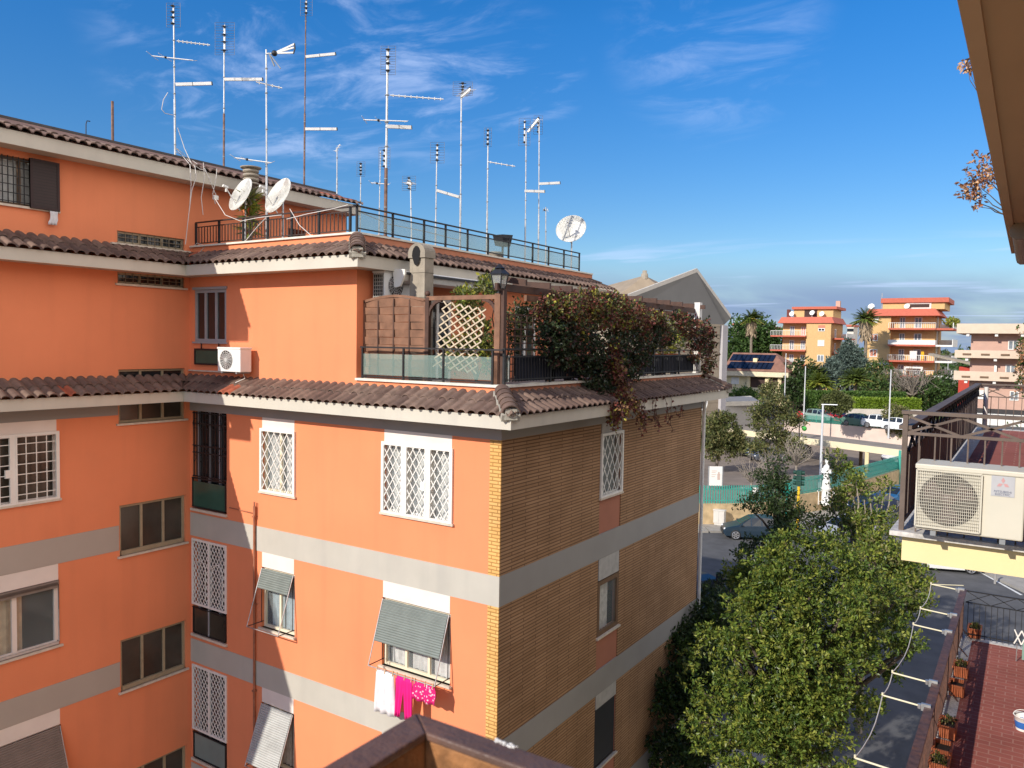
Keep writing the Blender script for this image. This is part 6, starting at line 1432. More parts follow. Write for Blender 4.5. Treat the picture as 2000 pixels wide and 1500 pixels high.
mb = MB(CHURCHR); bk = -cn_*18+DRP*18; mb.face([ap+th,re+th,re+bk+th,ap+bk+th]); mb.face([ap+th,ap+bk+th,le+bk+th,le+th]); mb.build('roof', ch)
AD = atD
a2 = AD(1259,538,100); b2, c2, d2_ = AD(1190,590,96), AD(1330,592,98), AD(1140,570,110)
mb = MB(CHURCHR); mb.face([a2,b2,c2]); mb.face([a2,c2,AD(1345,580,112)]); mb.face([a2,d2_,b2]); mb.hexa([V((p.x,p.y,z)) for z in (ZY,b2.z) for p in (b2,c2,c2+V((-5,12,0)),b2+V((-5,12,0)))], CHURCHW); mb.build('pyramid_roof', ch)
mb = MB(CONC); mb.lathe(a2,[(.5,-.5),(.45,.2),(.3,.25),(.3,.6),(0,.65)],8); mb.build('roof_vent', ch)
zp_ = atD(1389,790,86).z; pv = CP(4.2, zp_)-ovc; x_, y_ = cu_, V((0,0,1)); mb = MB(WHITEP); mb.tube([pv+cn_*.12+x_*.75*cos(a)+y_*.75*sin(a) for a in [j*pi/10 for j in range(21)]],.13,6,None,False); fr0 = mb.build('round_window', ch)
mb = MB(GLASSD); mb.lathe(pv+cn_*.06,[(.7,0),(0,.01)],18,None,cn_); mb.build('pane', fr0)
# low annexe right of the church
p0, p1 = atD(1418,790,96), atD(1475,797,100)
t = thing('annexe', 'low flat roofed pale annexe right of the church', 'building', (p0.x,p0.y,ZY)); zt_ = p0.z
mb = MB(mat('annexe plaster', (.42,.40,.37), .9, .06, 1)); mb.hexa([V((p.x,p.y,z)) for z in (ZY,zt_-.2) for p in (p0,p1,p1+V((-3,8,0)),p0+V((-3,8,0)))]); mb.build('wall', t)
mb = MB(mat('annexe roof', (.62,.58,.5), .9, .06, 1)); mb.hexa([V((p.x,p.y,z)) for z in (zt_-.2,zt_+.35) for p in (p0+V((-.8,-1.6,0)),p1+V((.8,-1.2,0)),p1+V((-3,8,0)),p0+V((-3,8,0)))]); mb.build('roof', t)
d_ = (p1-p0); d_.z = 0; d_n = d_.normalized(); nf = V((d_n.y,-d_n.x,0))
for f in (.25,.5,.75):
    mb = MB(GLASSD); c = p0.lerp(p1,f)+nf*.05; mb.hexa([V((q.x,q.y,z)) for z in (ZY+1.0,ZY+2.2) for q in (c-d_n*.5,c+d_n*.5,c+d_n*.5-nf*.1,c-d_n*.5-nf*.1)]); mb.build('window', t)
# ------------------------------------------------------------------ yellow apartment houses, pink house, solar roofed house
WFR = mat('white far window frame', (.74,.72,.68), .7, .04, 2); PGL = mat('pale far glass', (.20,.23,.26), .2, .3, 1)
REDSH = mat('pink red shutter', (.55,.22,.14), .8, .06, 2)
def far_house(name, label, Yp, zb):
    t = thing(name, label, 'apartment house', (onY(1700,700,Yp).x, Yp, zb)); return t
def U(px, Yp, py=700): return onY(px, py, Yp).x
def Z(py, Yp, px=1700): return onY(px, py, Yp).z
def fwin(par, fr, u0, u1, v0, v1, kind='glass', w=0.0):
    mb = MB(WFR); framebox(mb, fr, u0, u1, v0, v1, w, w+.08, max(.10,(u1-u0)*.1), WFR, 1); o = mb.build('window', par)
    mb = MB({'glass':PGL,'dark':GLASSD,'shut':REDSH,'white':WFR}[kind]); fr.box(mb, u0+.05, u1-.05, v0+.05, v1-.05, w-.02, w+.03); mb.build('pane', o); return o
def balcony(par, fr, u0, u1, vb, ht, out, m_slab, m_par, side=None, rail=False):
    mb = MB(m_slab); fr.box(mb, u0, u1, vb-.28, vb, 0, out); mb.build('balcony_slab', par)
    mb = MB(m_par)
    if rail:
        fr.box(mb, u0, u1, vb+ht-.06, vb+ht, out-.08, out); k = int((u1-u0)/.28)
        for j in range(k+1): u = u0+(u1-u0)*j/k; fr.box(mb, u-.025, u+.025, vb, vb+ht-.06, out-.06, out-.02)
    else: fr.box(mb, u0, u1, vb, vb+ht, out-.10, out); fr.box(mb, u1-.1, u1, vb, vb+ht, 0, out-.1)
    mb.build('balcony_parapet', par)
def roofband(par, x0, x1, y0, y1, z0, z1, over, m, name='red_roof_band'):
    mb = MB(m); o = over
    b = [(x0-o,y0-o,z0),(x1+o,y0-o,z0),(x1+o,y1+o,z0),(x0-o,y1+o,z0)]; tt = [(x0,y0,z1),(x1,y0,z1),(x1,y1,z1),(x0,y1,z1)]
    mb.hexa(b+tt); mb.build(name, par)
# --- left yellow house
Yp = 160; t = far_house('yellow_house', 'left yellow brick apartment house with red roof band beside the first palm', Yp, ZU)
F = Fr((0,Yp,0),(1,0,0),(0,-1,0)); xl, xm, xr_ = U(1523,Yp), U(1573,Yp), U(1621,Yp); zt_ = Z(631,Yp,1570); yb = Yp+11
mb = MB(YB); mb.box(xm, xr_, Yp, yb, ZU-1, zt_); mb.box(xl, xm, Yp+1.6, yb, ZU-1, zt_); mb.build('wall', t)
F2 = Fr((0,Yp+1.6,0),(1,0,0),(0,-1,0))
roofband(t, xl, xr_, Yp+.3, yb, zt_, Z(619,Yp,1570), .6, REDTRIM)
zp0 = Z(619,Yp,1570); zp1 = Z(603,Yp,1570); Fp = Fr((0,Yp+2.5,0),(1,0,0),(0,-1,0))
mb = MB(YB); mb.box(U(1541,Yp), xr_-.2, Yp+2.5, yb-1, zp0, zp1); mb.build('penthouse', t)
mb = MB(REDTRIM); mb.box(U(1538,Yp), xr_+.5, Yp+2.0, yb, zp1, Z(598,Yp,1570)); mb.build('penthouse_trim', t)
mb = MB(mat('painted loggia shade', (.06,.035,.03), .9)); Fp.box(mb, U(1562,Yp), U(1587,Yp), zp0, zp1-.1, -.05, .06); mb.build('loggia', t)  # dark slab on the wall paints the loggia's inner shade
mb = MB(PINKB); x = U(1622,Yp); mb.box(x-.4,x+.4,Yp+5,Yp+5.8,zp1,Z(585,Yp,1620)); mb.build('chimney', t)
mb = MB(mat('dark red flue', (.15,.04,.03), .8)); x = U(1529,Yp); mb.box(x-.3,x+.3,Yp+3,Yp+3.6,zp0-.3,Z(603,Yp,1530)); mb.build('flue', t)
for px, py in ((1539,612),(1579,610),(1598,612)):
    c = V((U(px,Yp), Yp+1.6, Z(py,Yp,px))); mb = MB(WHITEP); mb.lathe(c,[(.5,0),(.4,-.1),(0,-.16)],14,None,(-.2,-.9,.4)); mb.tube([c,V((c.x,c.y+.2,c.z-1.4))],.05,5); mb.build('dish', t)
for py, red in ((655,1),(683,1),(711,1)):
    balcony(t, F2, U(1505,Yp), xm, Z(py,Yp,1540), .95, 2.2, REDTRIM, WFR, None, True)
for a in (637,664,692):
    fwin(t, F2, U(1537,Yp), U(1546,Yp), Z(a+19,Yp,1540), Z(a,Yp,1540), 'glass'); fwin(t, F2, U(1559,Yp), U(1568,Yp), Z(a+18,Yp,1560), Z(a+1,Yp,1560), 'shut' if a < 650 else 'glass')
for (a,b,k) in ((641,647,'dark'),(664,676,'white'),(693,706,'glass')): fwin(t, F, U(1596,Yp), U(1609,Yp), Z(b,Yp,1600), Z(a,Yp,1600), k)
mb = MB(REDSH); F.box(mb, U(1596,Yp), U(1609,Yp), Z(641,Yp,1600), Z(635,Yp,1600), 0, .05); mb.build('shutter_box', t)
Fs = Fr((xr_,0,0),(0,1,0),(1,0,0))
mb = MB(mat('brick with painted shade', (.40,.235,.10), .9)); Fs.box(mb, Yp+.05, yb, ZU, zt_-.05, 0, .03); mb.build('side_wall', t)  # shade of this side put into a darker brick colour
for py in (660,688,716): balcony(t, Fs, Yp+1.5, Yp+10, Z(py,Yp,1620), .9, 2.6, REDTRIM, WFR)
for py in (650,678): fwin(t, Fs, Yp+3, Yp+4.5, Z(py+9,Yp,1620), Z(py-8,Yp,1620), 'dark', .04)
# --- right yellow house
Yp = 146; t = far_house('yellow_house', 'right taller yellow apartment house with red roof and long white balconies', Yp, ZU)
F = Fr((0,Yp,0),(1,0,0),(0,-1,0)); xl, xm, xr_ = U(1692,Yp), U(1737,Yp), U(1822,Yp); zt_ = Z(617,Yp,1760); yb = Yp+12
mb = MB(YB); mb.box(xl, xm, Yp, yb, ZU-1, zt_); mb.box(xm, xr_, Yp+1.5, yb, ZU-1, zt_); mb.build('wall', t)
F2 = Fr((0,Yp+1.5,0),(1,0,0),(0,-1,0))
roofband(t, xl+.2, xr_, Yp+.2, yb, zt_, Z(603,Yp,1760), .9, REDTRIM)
zp0 = Z(603,Yp,1760); zp1 = Z(590,Yp,1760); Fp = Fr((0,Yp+2,0),(1,0,0),(0,-1,0))
mb = MB(YB); mb.box(U(1716,Yp), xr_+1.2, Yp+2, yb, zp0, zp1); mb.build('penthouse', t)
mb = MB(REDTRIM); mb.box(U(1713,Yp), xr_+1.8, Yp+1.6, yb+.4, zp1, Z(581,Yp,1760)); mb.build('penthouse_trim', t)
mb = MB(mat('painted loggia shade', (.06,.035,.03))); Fp.box(mb, U(1770,Yp), U(1808,Yp), zp0+.3, zp1-.2, -.05, .06); mb.build('loggia', t)  # loggia shade painted as a dark slab on the wall
mb = MB(WFR); framebox(mb, Fp, U(1764,Yp), U(1812,Yp), zp0, zp1, .0, .12, .25, WFR); mb.build('loggia_frame', t)
for px, py, r in ((1695,598,.55),(1765,597,.45)): c = V((U(px,Yp), Yp+1.2, Z(py,Yp,px))); mb = MB(WHITEP); mb.lathe(c,[(r,0),(r*.8,-.15),(0,-.22)],14,None,(-.2,-.9,.4)); mb.tube([c,V((c.x,c.y+.2,c.z-1.3))],.05,5); mb.build('dish', t)
mb = MB(GALV); x = U(1714,Yp); mb.tube([(x,Yp+2,zp0),(x,Yp+2,Z(571,Yp,1714))],.06,6); mb.build('mast', t)
Fs = Fr((xr_,0,0),(0,1,0),(1,0,0))
mb = MB(mat('brick with painted shade', (.40,.235,.10), .9)); Fs.box(mb, Yp+1.5, yb, ZU, zt_-.05, 0, .03); mb.build('side_wall', t)  # darker copy of the facade brick paints the shaded side
for i, (py, mslab, rail) in enumerate(((641,REDTRIM,True),(673,WFR,False),(704,WFR,True),(733,WFR,True))):
    zb_ = Z(py,Yp,1780); balcony(t, F2, xm-.2, xr_+.3, zb_, .9 if i != 1 else .75, 2.4, REDTRIM, WFR, None, rail)
    balcony(t, Fs, Yp-.6, Yp+9, zb_, .9, 2.8, REDTRIM if i == 0 else WFR, WFR)
    for j, (a, b) in enumerate(((1752,1763),(1781,1796))):
        fwin(t, F2, U(a,Yp), U(b,Yp), zb_, Z(py-22 if i < 3 else py-20,Yp,1780), 'glass')
    fwin(t, Fs, Yp+3.5, Yp+5.5, zb_, zb_+2.3, 'dark', .04)
for a, b, k in ((620,630,'white'),(652,666,'shut'),(682,697,'shut')): fwin(t, F, U(1698,Yp), U(1713,Yp), Z(b,Yp,1705), Z(a,Yp,1705), k)
mb = MB(mat('yellow hanging cloth', (.75,.40,.02), .9)); F2.box(mb, U(1798,Yp), U(1804,Yp), Z(702,Yp), Z(685,Yp), 1.2, 1.25); mb.build('awning_cloth', t)
mb = MB(mat('white curtain cloth', (.7,.68,.66), .9)); F2.box(mb, U(1776,Yp), U(1790,Yp), Z(703,Yp), Z(684,Yp), 1.2, 1.25); mb.build('awning_cloth', t)
mb = MB(WFR); framebox(mb, F2, U(1766,Yp), U(1803,Yp), ZU, Z(716,Yp,1780), 1.0, 1.3, .3, WFR); mb.build('veranda_frame', t)
mb = MB(WFR); F.box(mb, xl, xm, Z(712,Yp,1700), Z(708,Yp,1700), -.1, .2); mb.build('ledge', t)
mb = MB(); foliage(mb, [((xr_+2.4,Yp+1.5,Z(641,Yp,1780)+1.0),(1.0,1.8,.7))], 150, 5, .40, L_YEL, .2, .3); mb.build('balcony_plants', t)
# --- pink house with beige balconies
Yp = 112; t = thing('pink_house', 'pink plastered house with long beige concrete balconies at the right edge', 'apartment house', (U(1930,Yp),Yp,3))
F = Fr((0,Yp+1.6,0),(1,0,0),(0,-1,0)); xl = U(1866,Yp); xr_ = U(2110,Yp)
mb = MB(PINKB); mb.box(xl+1.5, xr_, Yp+1.6, Yp+12, 1, Z(648,Yp,1900)); mb.build('wall', t)
zz = lambda py: Z(py,Yp,1900)
mb = MB(BEIGEB); mb.box(xl, xr_, Yp, Yp+12.5, zz(651), zz(632)); mb.build('roof_fascia', t)
for a, b in ((684,699),(725,743)):
    mb = MB(BEIGEB); mb.box(xl-.1, xr_, Yp, Yp+.18, zz(b), zz(a)); mb.box(xl-.1,xl+.08,Yp+.18,Yp+3,zz(b),zz(a)); mb.build('balcony_parapet', t)
    mb = MB(BEIGEB); mb.box(xl-.1, xr_, Yp+.18, Yp+1.6, zz(b), zz(b)+.2); mb.build('balcony_slab', t)
    for k, px in enumerate((1888,1924,1963)): mb = MB(BROWNF); x = U(px,Yp); mb.box(x-.45,x+.45,Yp-.1,Yp-.01,zz(b)+.35,zz(b)+.55); mb.build('flower_holder', t)
for b in (651,699,743):
    for px in (1888,1944,1995): mb = MB(WFR); x = U(px,Yp); mb.box(x-.16,x+.16,Yp+.2,Yp+1.6,zz(b)-.35,zz(b)-.004); mb.build('joist_end', t)
fwin(t, F, U(1967,Yp), U(1987,Yp), zz(682), zz(664), 'glass'); fwin(t, F, U(1964,Yp), U(1985,Yp), zz(731), zz(711), 'glass')
for px in (1905,1975): fwin(t, F, U(px,Yp), U(px+18,Yp), zz(780), zz(762), 'glass' if px > 1950 else 'white')
mb = MB(WHITEP); F.box(mb, U(1942,Yp), U(1947,Yp), zz(727), zz(713), 0, .4); mb.build('boiler_box', t)
mb = MB(mat('dark strip', (.05,.045,.045), .9)); F.box(mb, xl+1.5, xr_, zz(806), zz(798), 0, .3); mb.build('ground_floor_gap', t)
mb = MB(WFR); F.box(mb, xl+1.5, xr_, 1, zz(806), 0, .1); mb.build('ground_floor', t)
t = thing('tree', 'reddish brown conifer branch tips in front of the pink house at the right edge', 'tree', (U(2010,100),100,3)); lb = [(atD(2004,660,92),(1.0,1,2.2)),(atD(2000,735,92),(1.2,1,2.0)),(atD(2008,695,92),(1.3,1,2.4))]
mb = MB(); foliage(mb, lb, 260, 5, .30, L_BROWN+L_PINE, .2, .25, .8); mb.build('crown', t); mb = MB(BARK); mb.tube([atD(2015,820,92),atD(2012,640,92)],.2,6); mb.build('trunk', t)
t = thing('red_roof_shed', 'small red roofed shed between the yellow and the pink house', 'shed', (U(1878,130),130,ZU)); x = U(1880,125)
mb = MB(mat('shed red', (.45,.05,.03), .7)); mb.box(x-.3,x+2.2,124,128,ZU,Z(716,125,1880)); mb.build('wall', t)
mb = MB(CONC); zq = Z(704,125,1880); mb.hexa([(x-4,123,zq+.6),(x+2.6,123,zq-.9),(x+2.6,129,zq-.9),(x-4,129,zq+.6),(x-4,123,zq+.9),(x+2.6,123,zq-.6),(x+2.6,129,zq-.6),(x-4,129,zq+.9)]); mb.build('roof', t)
# --- low house with solar panels
Yp = 118; t = thing('solar_house', 'low cream house with dark solar panels on its red brown roof', 'house', (U(1480,Yp),Yp,ZU)); zq = lambda py: Z(py,Yp,1480)
F = Fr((0,Yp,0),(1,0,0),(0,-1,0)); xl, xr_ = U(1415,Yp), U(1541,Yp)
mb = MB(CREAMW); mb.box(xl, xr_-.3, Yp, Yp+9, 1, zq(735)); mb.build('wall', t)
mb = MB(mat('painted loggia shade', (.06,.035,.03))); F.box(mb, U(1463,Yp), U(1534,Yp), zq(759), zq(737), -.02, .04); mb.build('loggia', t)  # flat dark slab behind the pillars paints the loggia shade
mb = MB(CREAMW); 
for px in (1464,1500,1525): x = U(px,Yp); F.box(mb, x-.25, x+.25, zq(760), zq(735), .04, .3)
mb.build('loggia_pillars', t)
mb = MB(CREAMW); F.box(mb, U(1463,Yp), U(1540,Yp), zq(766), zq(757), .0, 1.0); mb.build('balcony_parapet', t)
mb = MB(mat('cream eave', (.70,.60,.42), .85)); mb.box(xl, xr_+.2, Yp-.9, Yp+9.5, zq(735), zq(725)); mb.build('eave', t)
mb = MB(mat('red brown roof', (.26,.13,.09), .9, .2, 1.5)); ze = zq(725); zr_ = zq(703)+1.0
mb.hexa([(xl,Yp-1,ze),(xr_+.4,Yp-1,ze),(xr_+.4,Yp+9.6,ze),(xl,Yp+9.6,ze),(xl,Yp+4,zr_),(xr_-3,Yp+4,zr_),(xr_-3,Yp+4.6,zr_),(xl,Yp+4.6,zr_)]); mb.build('roof', t)
for k in range(9):
    for j in range(2):
        mb = MB(SOLAR); u0 = U(1422+k*9.2-(4 if j else 0),Yp); u1 = u0+.92; s0, s1 = .10+j*.42, .46+j*.42
        q_ = lambda u,s: V((u, Yp-1+5*s, ze+(zr_-ze)*s+.08)); mb.face([q_(u0,s0),q_(u1,s0),q_(u1,s1),q_(u0,s1)]); mb.build('solar_panel', t)
for px in (1469,1536,1543): mb = MB(CREAMW); x = U(px,Yp); mb.box(x-.3,x+.3,Yp+1.5,Yp+2.1,ze,zq(700 if px<1500 else 712)); mb.build('chimney', t)
fwin(t, F, U(1430,Yp), U(1445,Yp), zq(752), zq(738), 'white')
# --- distant houses on the skyline
for i, (px0, px1, py0, py1, D, col, lab) in enumerate(((1432,1452,632,650,330,(.62,.50,.45),'distant pale pink house on the skyline right of the church'),(1485,1497,640,655,340,(.70,.68,.64),'distant white house left of the first yellow house'),(1498,1514,638,660,330,(.66,.56,.42),'distant cream house touching the left yellow house'),(1655,1668,634,655,320,(.66,.6,.52),'distant pale house between the two yellow houses'))):
    a, b = atD(px0,py0,D), atD(px1,py1,D); t = thing('distant_house', lab, 'house', (a.x,a.y,ZU), 'houses on the far skyline'); m = mat('distant plaster '+'abcd'[i], col, .9)
    mb = MB(m); mb.box(a.x,b.x,a.y,a.y+9,ZU,a.z-.8); mb.build('wall', t); mb = MB(REDTRIM if i != 1 else WFR); mb.box(a.x-.4,b.x+.4,a.y-.4,a.y+9.4,a.z-.8,a.z); mb.build('roof', t)
    for k in range(3): mb = MB(GLASSD); x = a.x+(b.x-a.x)*(k+.5)/3; mb.box(x-.4,x+.4,a.y-.06,a.y-.01,a.z-2.8,a.z-1.6); mb.build('window', t)
# ------------------------------------------------------------------ trees
def tree(label, lobes, n, per, size, mats, foot, r0=.12, bark=None, name='tree', cat='tree', shell=.45, spread=.25, wts=None, asp=.45, limbn=6, drop=0):
    t = thing(name, label, cat, foot); mb = MB(); foliage(mb, lobes, n, per, size, mats, shell, spread, asp, .7, drop, wts); mb.build('crown', t)
    mb = MB(bark or BARK); top = sum((c for c,_ in lobes), V())/len(lobes); f = V(foot); mid = f.lerp(top,.55)
    mb.tube([f, f.lerp(mid,.5)+rdir()*r0, mid], [r0*1.25, r0, r0*.8], 8); limbs(mb, mid, [c+rdir()*r[0]*.4 for c,r in lobes][:limbn*2], r0*.6, None); mb.build('trunk', t); return t
# big evergreen in front
sp_ = [(1430,1270,18.4,.85),(1490,1180,18.6,.9),(1545,1110,19,.75),(1610,1100,19.2,.75),(1670,1160,19.2,.9),(1710,1250,18.9,.85),(1540,1210,18.0,1.0),(1620,1200,18.0,1.0),(1480,1300,17.8,1.0),(1570,1310,17.6,1.05),(1650,1300,17.9,.9),(1420,1390,18.2,.8),(1500,1410,17.6,.95),(1580,1400,17.5,.95),(1640,1390,17.9,.75),(1470,1490,17.8,.8),(1560,1490,17.6,.85),(1400,1490,18.3,.5),(1620,1480,18,.5)]
lb = px_lobes(sp_, 1, .95); c = atD(1560,1300,18.5)
cl = clumps(lb, 330, .20, .42, .2, .62)
cl += px_lobes([(1345,1285,18.6,.22),(1362,1262,18.6,.26),(1352,1330,18.5,.28),(1385,1245,18.6,.3),(1432,1115,18.9,.25),(1450,1092,18.9,.24),(1515,1055,19,.26),(1560,1042,19.2,.25),(1350,1420,18.4,.28),(1368,1440,18.4,.3),(1590,1050,19.3,.26),(1755,1210,18.9,.28),(1765,1270,18.8,.22),(1740,1320,18.8,.25),(1715,1370,18.7,.22),(1690,1420,18.6,.25)])
tree('big dense evergreen tree filling the lower right between brick wall and terrace', cl, 8200, 8, .102, L_MAIN, (c.x,c.y,ZS), .17, shell=.25, spread=.09, wts=[5,3,3], limbn=40)
# loose olive green tree behind it
sp_ = [(1655,955,27,.55),(1690,985,27,.6),(1630,1010,27,.65),(1680,1040,26,.75),(1730,1010,26,.6),(1735,1070,25,.75),(1760,1120,24,.7),(1600,1040,27,.55),(1745,950,27,.4),(1650,920,27.5,.35),(1755,1170,23,.6),(1790,1130,23.5,.4),(1700,1100,24,.7),(1800,1180,22.5,.3),(1640,890,28,.25)]
lb = px_lobes(sp_); c = atD(1690,1080,25.5); cl = clumps(lb, 120, .20, .42, .2, .5)
tree('loose yellow green tree with visible twigs behind the big evergreen', cl, 1750, 7, .13, L_MAIN+[L_YEL[1], L_OLIVE[2]], (c.x,c.y,ZS), .10, BARKL, shell=.15, spread=.16, wts=[4,3,4,1.2,1.5], limbn=40)
# shaded tree against the brick wall
sp_ = [(1330,1270,22,.75),(1330,1370,21,.8),(1315,1460,20.5,.7),(1370,1200,23.5,.8),(1425,1160,25,.6),(1462,1105,26.5,.6),(1400,1250,22.5,.8),(1380,1330,21,.8),(1350,1500,20,.8),(1490,1075,28,.4)]
lb = px_lobes(sp_); c = atD(1370,1330,22); cl = clumps(lb, 190, .25, .5, .2, .5)
tree('dark tree in the building shade brushing the brick wall', cl, 2700, 8, .13, L_DARK+[L_MAIN[1]], (c.x,c.y,ZS), .13, shell=.2, spread=.14, limbn=30)
# slim dark tree at the street corner
sp_ = [(1525,915,40,.55),(1510,950,40,.7),(1535,975,40,.65),(1505,985,39,.55),(1545,1010,39,.7),(1468,975,39,.4),(1530,1050,38,.8)]
lb = px_lobes(sp_); c = atD(1527,1000,39.5)
tree('slim dark tree in front of the blue hatchback and teal fence', clumps(lb, 60, .25, .5, .2, .4), 820, 8, .17, L_DARK, (c.x,c.y,ZS), .14, shell=.15, spread=.3, limbn=10)
# yard trees
lb = px_lobes([(1395,845,74,1.2),(1420,850,74,1.3),(1436,866,74,.9),(1382,865,74,1.1),(1408,825,74,.9),(1400,880,74,1.0)]); c = onZ(1397,918,ZY)
tree('round olive tree beside the notice board in the school yard', clumps(lb, 80, .4, .75, .2, .5), 1300, 7, .30, L_OLIVE, (c.x,c.y,ZY), .14, BARKL, spread=.3)
lb = px_lobes([(1510,790,72,.9),(1532,818,72,1.0),(1492,830,72,1.0),(1517,862,72,1.2),(1545,860,72,.8),(1480,872,72,.7),(1505,765,73,.7),(1550,815,72,.9),(1555,885,72,.8),(1480,795,72,.8)]); c = onZ(1521,915,ZY)
tree('ragged olive tree in front of the yard canopy', clumps(lb, 80, .35, .7, .2, .5), 1150, 7, .26, L_OLIVE, (c.x,c.y,ZY), .13, BARKL, shell=.2, spread=.4)
def bare(label, px, pyb, pyt, D, w, n=26, m=None, z=None):
    c = atD(px,pyb,D); t = thing('bare_tree', label, 'tree', c, 'leafless trees'); mb = MB(m or BARKL); tops = atD(px,pyt,D); hgt = tops.z-c.z
    f = c+V((0,0,hgt*.3)); mb.tube([c, c+rdir()*.06+V((0,0,hgt*.15)), f], [.11*w/1.5,.09*w/1.5,.07*w/1.5], 6)
    for k in range(n):
        a = k*2.4; e = f+V((cos(a)*w*R.uniform(.3,1), sin(a)*w*R.uniform(.3,1), hgt*R.uniform(.25,.7))); mid = f.lerp(e,.5)+rdir()*.15*w; mb.tube([f,mid,e],[.045*w/1.5,.03*w/1.5,.012*w/1.5],4)
        for j in range(4): s = mid.lerp(e,R.random()); mb.tube([s, s+(rdir()+V((0,0,.7))).normalized()*w*.4],[.014*w/1.5,.006*w/1.5],4)
    mb.build('branches', t); return t
bare('leafless forked tree behind the small white plate on the fence',1467,965,890,58,1.5)
bare('leafless twiggy tree in front of the black boxy car',1555,930,860,62,1.7)
bare('leafless twiggy shrub between the two yard trees',1500,950,880,60,1.3,18)
bare('tall leafless brown tree in front of the right yellow house',1762,795,715,115,3.6,40)
bare('leafless brown tree left of the lamp post by the pink balconies',1782,795,720,113,3.0,36)
# upper gardens
lb = px_lobes([(1635,779,90,.9),(1617,787,90,.8),(1651,789,90,.8),(1636,795,90,.8)]); c = onZ(1634,845,ZY+.3)
tree('round dark olive tree in front of the parked red car', lb, 800, 7, .26, [L_OLIVE[1],L_OLIVE[0]], (c.x,c.y,ZY), .13, spread=.3)
lb = px_lobes([(1745,812,90,1.2),(1755,830,90,1.2),(1762,812,90,1.0)]); c = onZ(1750,868,ZY)
tree('brownish olive bush at the right end of the pink retaining wall', lb, 500, 7, .28, [L_OLIVE[2],L_OLIVE[0]], (c.x,c.y,ZY+.3), .08, name='bush', cat='bush', spread=.3)
lb = px_lobes([(1450,660,165,4.6),(1475,655,165,4.2),(1490,675,165,4.4),(1440,685,165,4.2),(1465,690,165,4.5),(1495,695,165,3.6),(1505,665,165,3.2)]); c = V((lb[0][0].x,lb[0][0].y,ZU))
tree('dark umbrella pine behind the solar roofed house', lb, 1500, 7, .75, L_PINE, (lb[1][0].x,lb[1][0].y,ZU), .4, spread=.7)
def cone_tree(label, px, pyt, pyb, D, rad, mats, n, size):
    a, b = atD(px,pyt,D), atD(px,pyb,D); t = thing('cedar', label, 'tree', (b.x,b.y,ZU)); mb = MB()
    for k in range(9):
        f = k/8; c = a.lerp(b,f*.9+.05); r = rad*(.15+.9*f)
        foliage(mb, [(c+V((r*.5*cos(k*2.1+j*2.1),r*.5*sin(k*2.1+j*2.1),R.uniform(-.3,.3))),(r*.6,r*.6,rad*.20)) for j in range(3)], int(n*(.4+f)/9), 6, size, mats, .3, .5, .35, .7)
    mb.build('crown', t); mb = MB(BARK); mb.tube([(b.x,b.y,ZU),a],[.3,.05],7); mb.build('trunk', t); return t
cone_tree('blue grey cedar between the two yellow houses',1657,672,735,122,3.9,L_BLUE,1500,.55)
cone_tree('smaller blue grey cedar low in front of the left yellow house',1622,705,752,118,3.0,L_BLUE,800,.5)
def palm(label, px, pyc, pyb, D, fr, skirt, n=70, tall=True, mats=L_PALM):
    c = atD(px,pyc,D); zb = ZU if not tall else ZU-1; t = thing('palm_tree', label, 'palm', (c.x,c.y,zb)); mb = MB()
    for k in range(n):
        a = R.uniform(0,2*pi); el = R.uniform(-.35,1.35); d = V((cos(a)*cos(el),sin(a)*cos(el),sin(el))); L_ = fr*R.uniform(.8,1.1); p = c.copy(); m = mats[0] if R.random() < .7 or el > .3 else mats[1]
        prev = p; side = d.cross(V((0,0,1))).normalized()
        for j in range(6):
            q = c + d*L_*(j+1)/6 - V((0,0,1))*L_*.22*((j+1)/6)**2
            for s in (-1,1):
                for f in (0,.5): b_ = prev.lerp(q,f); leaf(mb, b_, (side*s+(q-prev).normalized()*.9-V((0,0,.35))).normalized(), V((0,0,1)), fr*.36*(1-.09*j), fr*.085, m)
            prev = q
    mb.build('crown', t)
    mb = MB(PALMT); mb.tube([(c.x,c.y,zb),(c.x+.1,c.y,(c.z+zb)/2),c],[fr*.13,fr*.10,fr*.11],9); mb.build('trunk', t)
    if skirt:
        mb = MB(PALMD); mb.lathe((c.x,c.y,c.z),[(fr*.1,-skirt),(fr*.28,-skirt*.85),(fr*.40,-skirt*.3),(fr*.3,0),(0,.1)],12)
        for k in range(90): a = R.uniform(0,2*pi); z_ = -R.uniform(0,skirt*.95); leaf(mb, V((c.x+fr*.3*cos(a),c.y+fr*.3*sin(a),c.z+z_)), V((cos(a)*.5,sin(a)*.5,-1)).normalized(), V((cos(a),sin(a),.3)), fr*.4, fr*.12, PALMD)
        mb.build('dead_skirt', t)
    return t
palm('tall fan palm with pale skirt left of the left yellow house',1468,622,703,140,2.2,3.0)
palm('tall fan palm with long pale skirt in front of the right yellow house',1692,622,720,128,2.5,3.6)
palm('short bushy palm with yellow lower fronds above the trimmed hedge',1670,742,790,108,2.3,0,90,False)
palm('yellow green bushy palm beside the thin pale post',1602,748,790,108,2.1,0,80,False,[L_YEL[1],L_YEL[0]])
palm('darker bushy palm left of the yellow green one',1588,728,790,116,2.1,0,70,False)
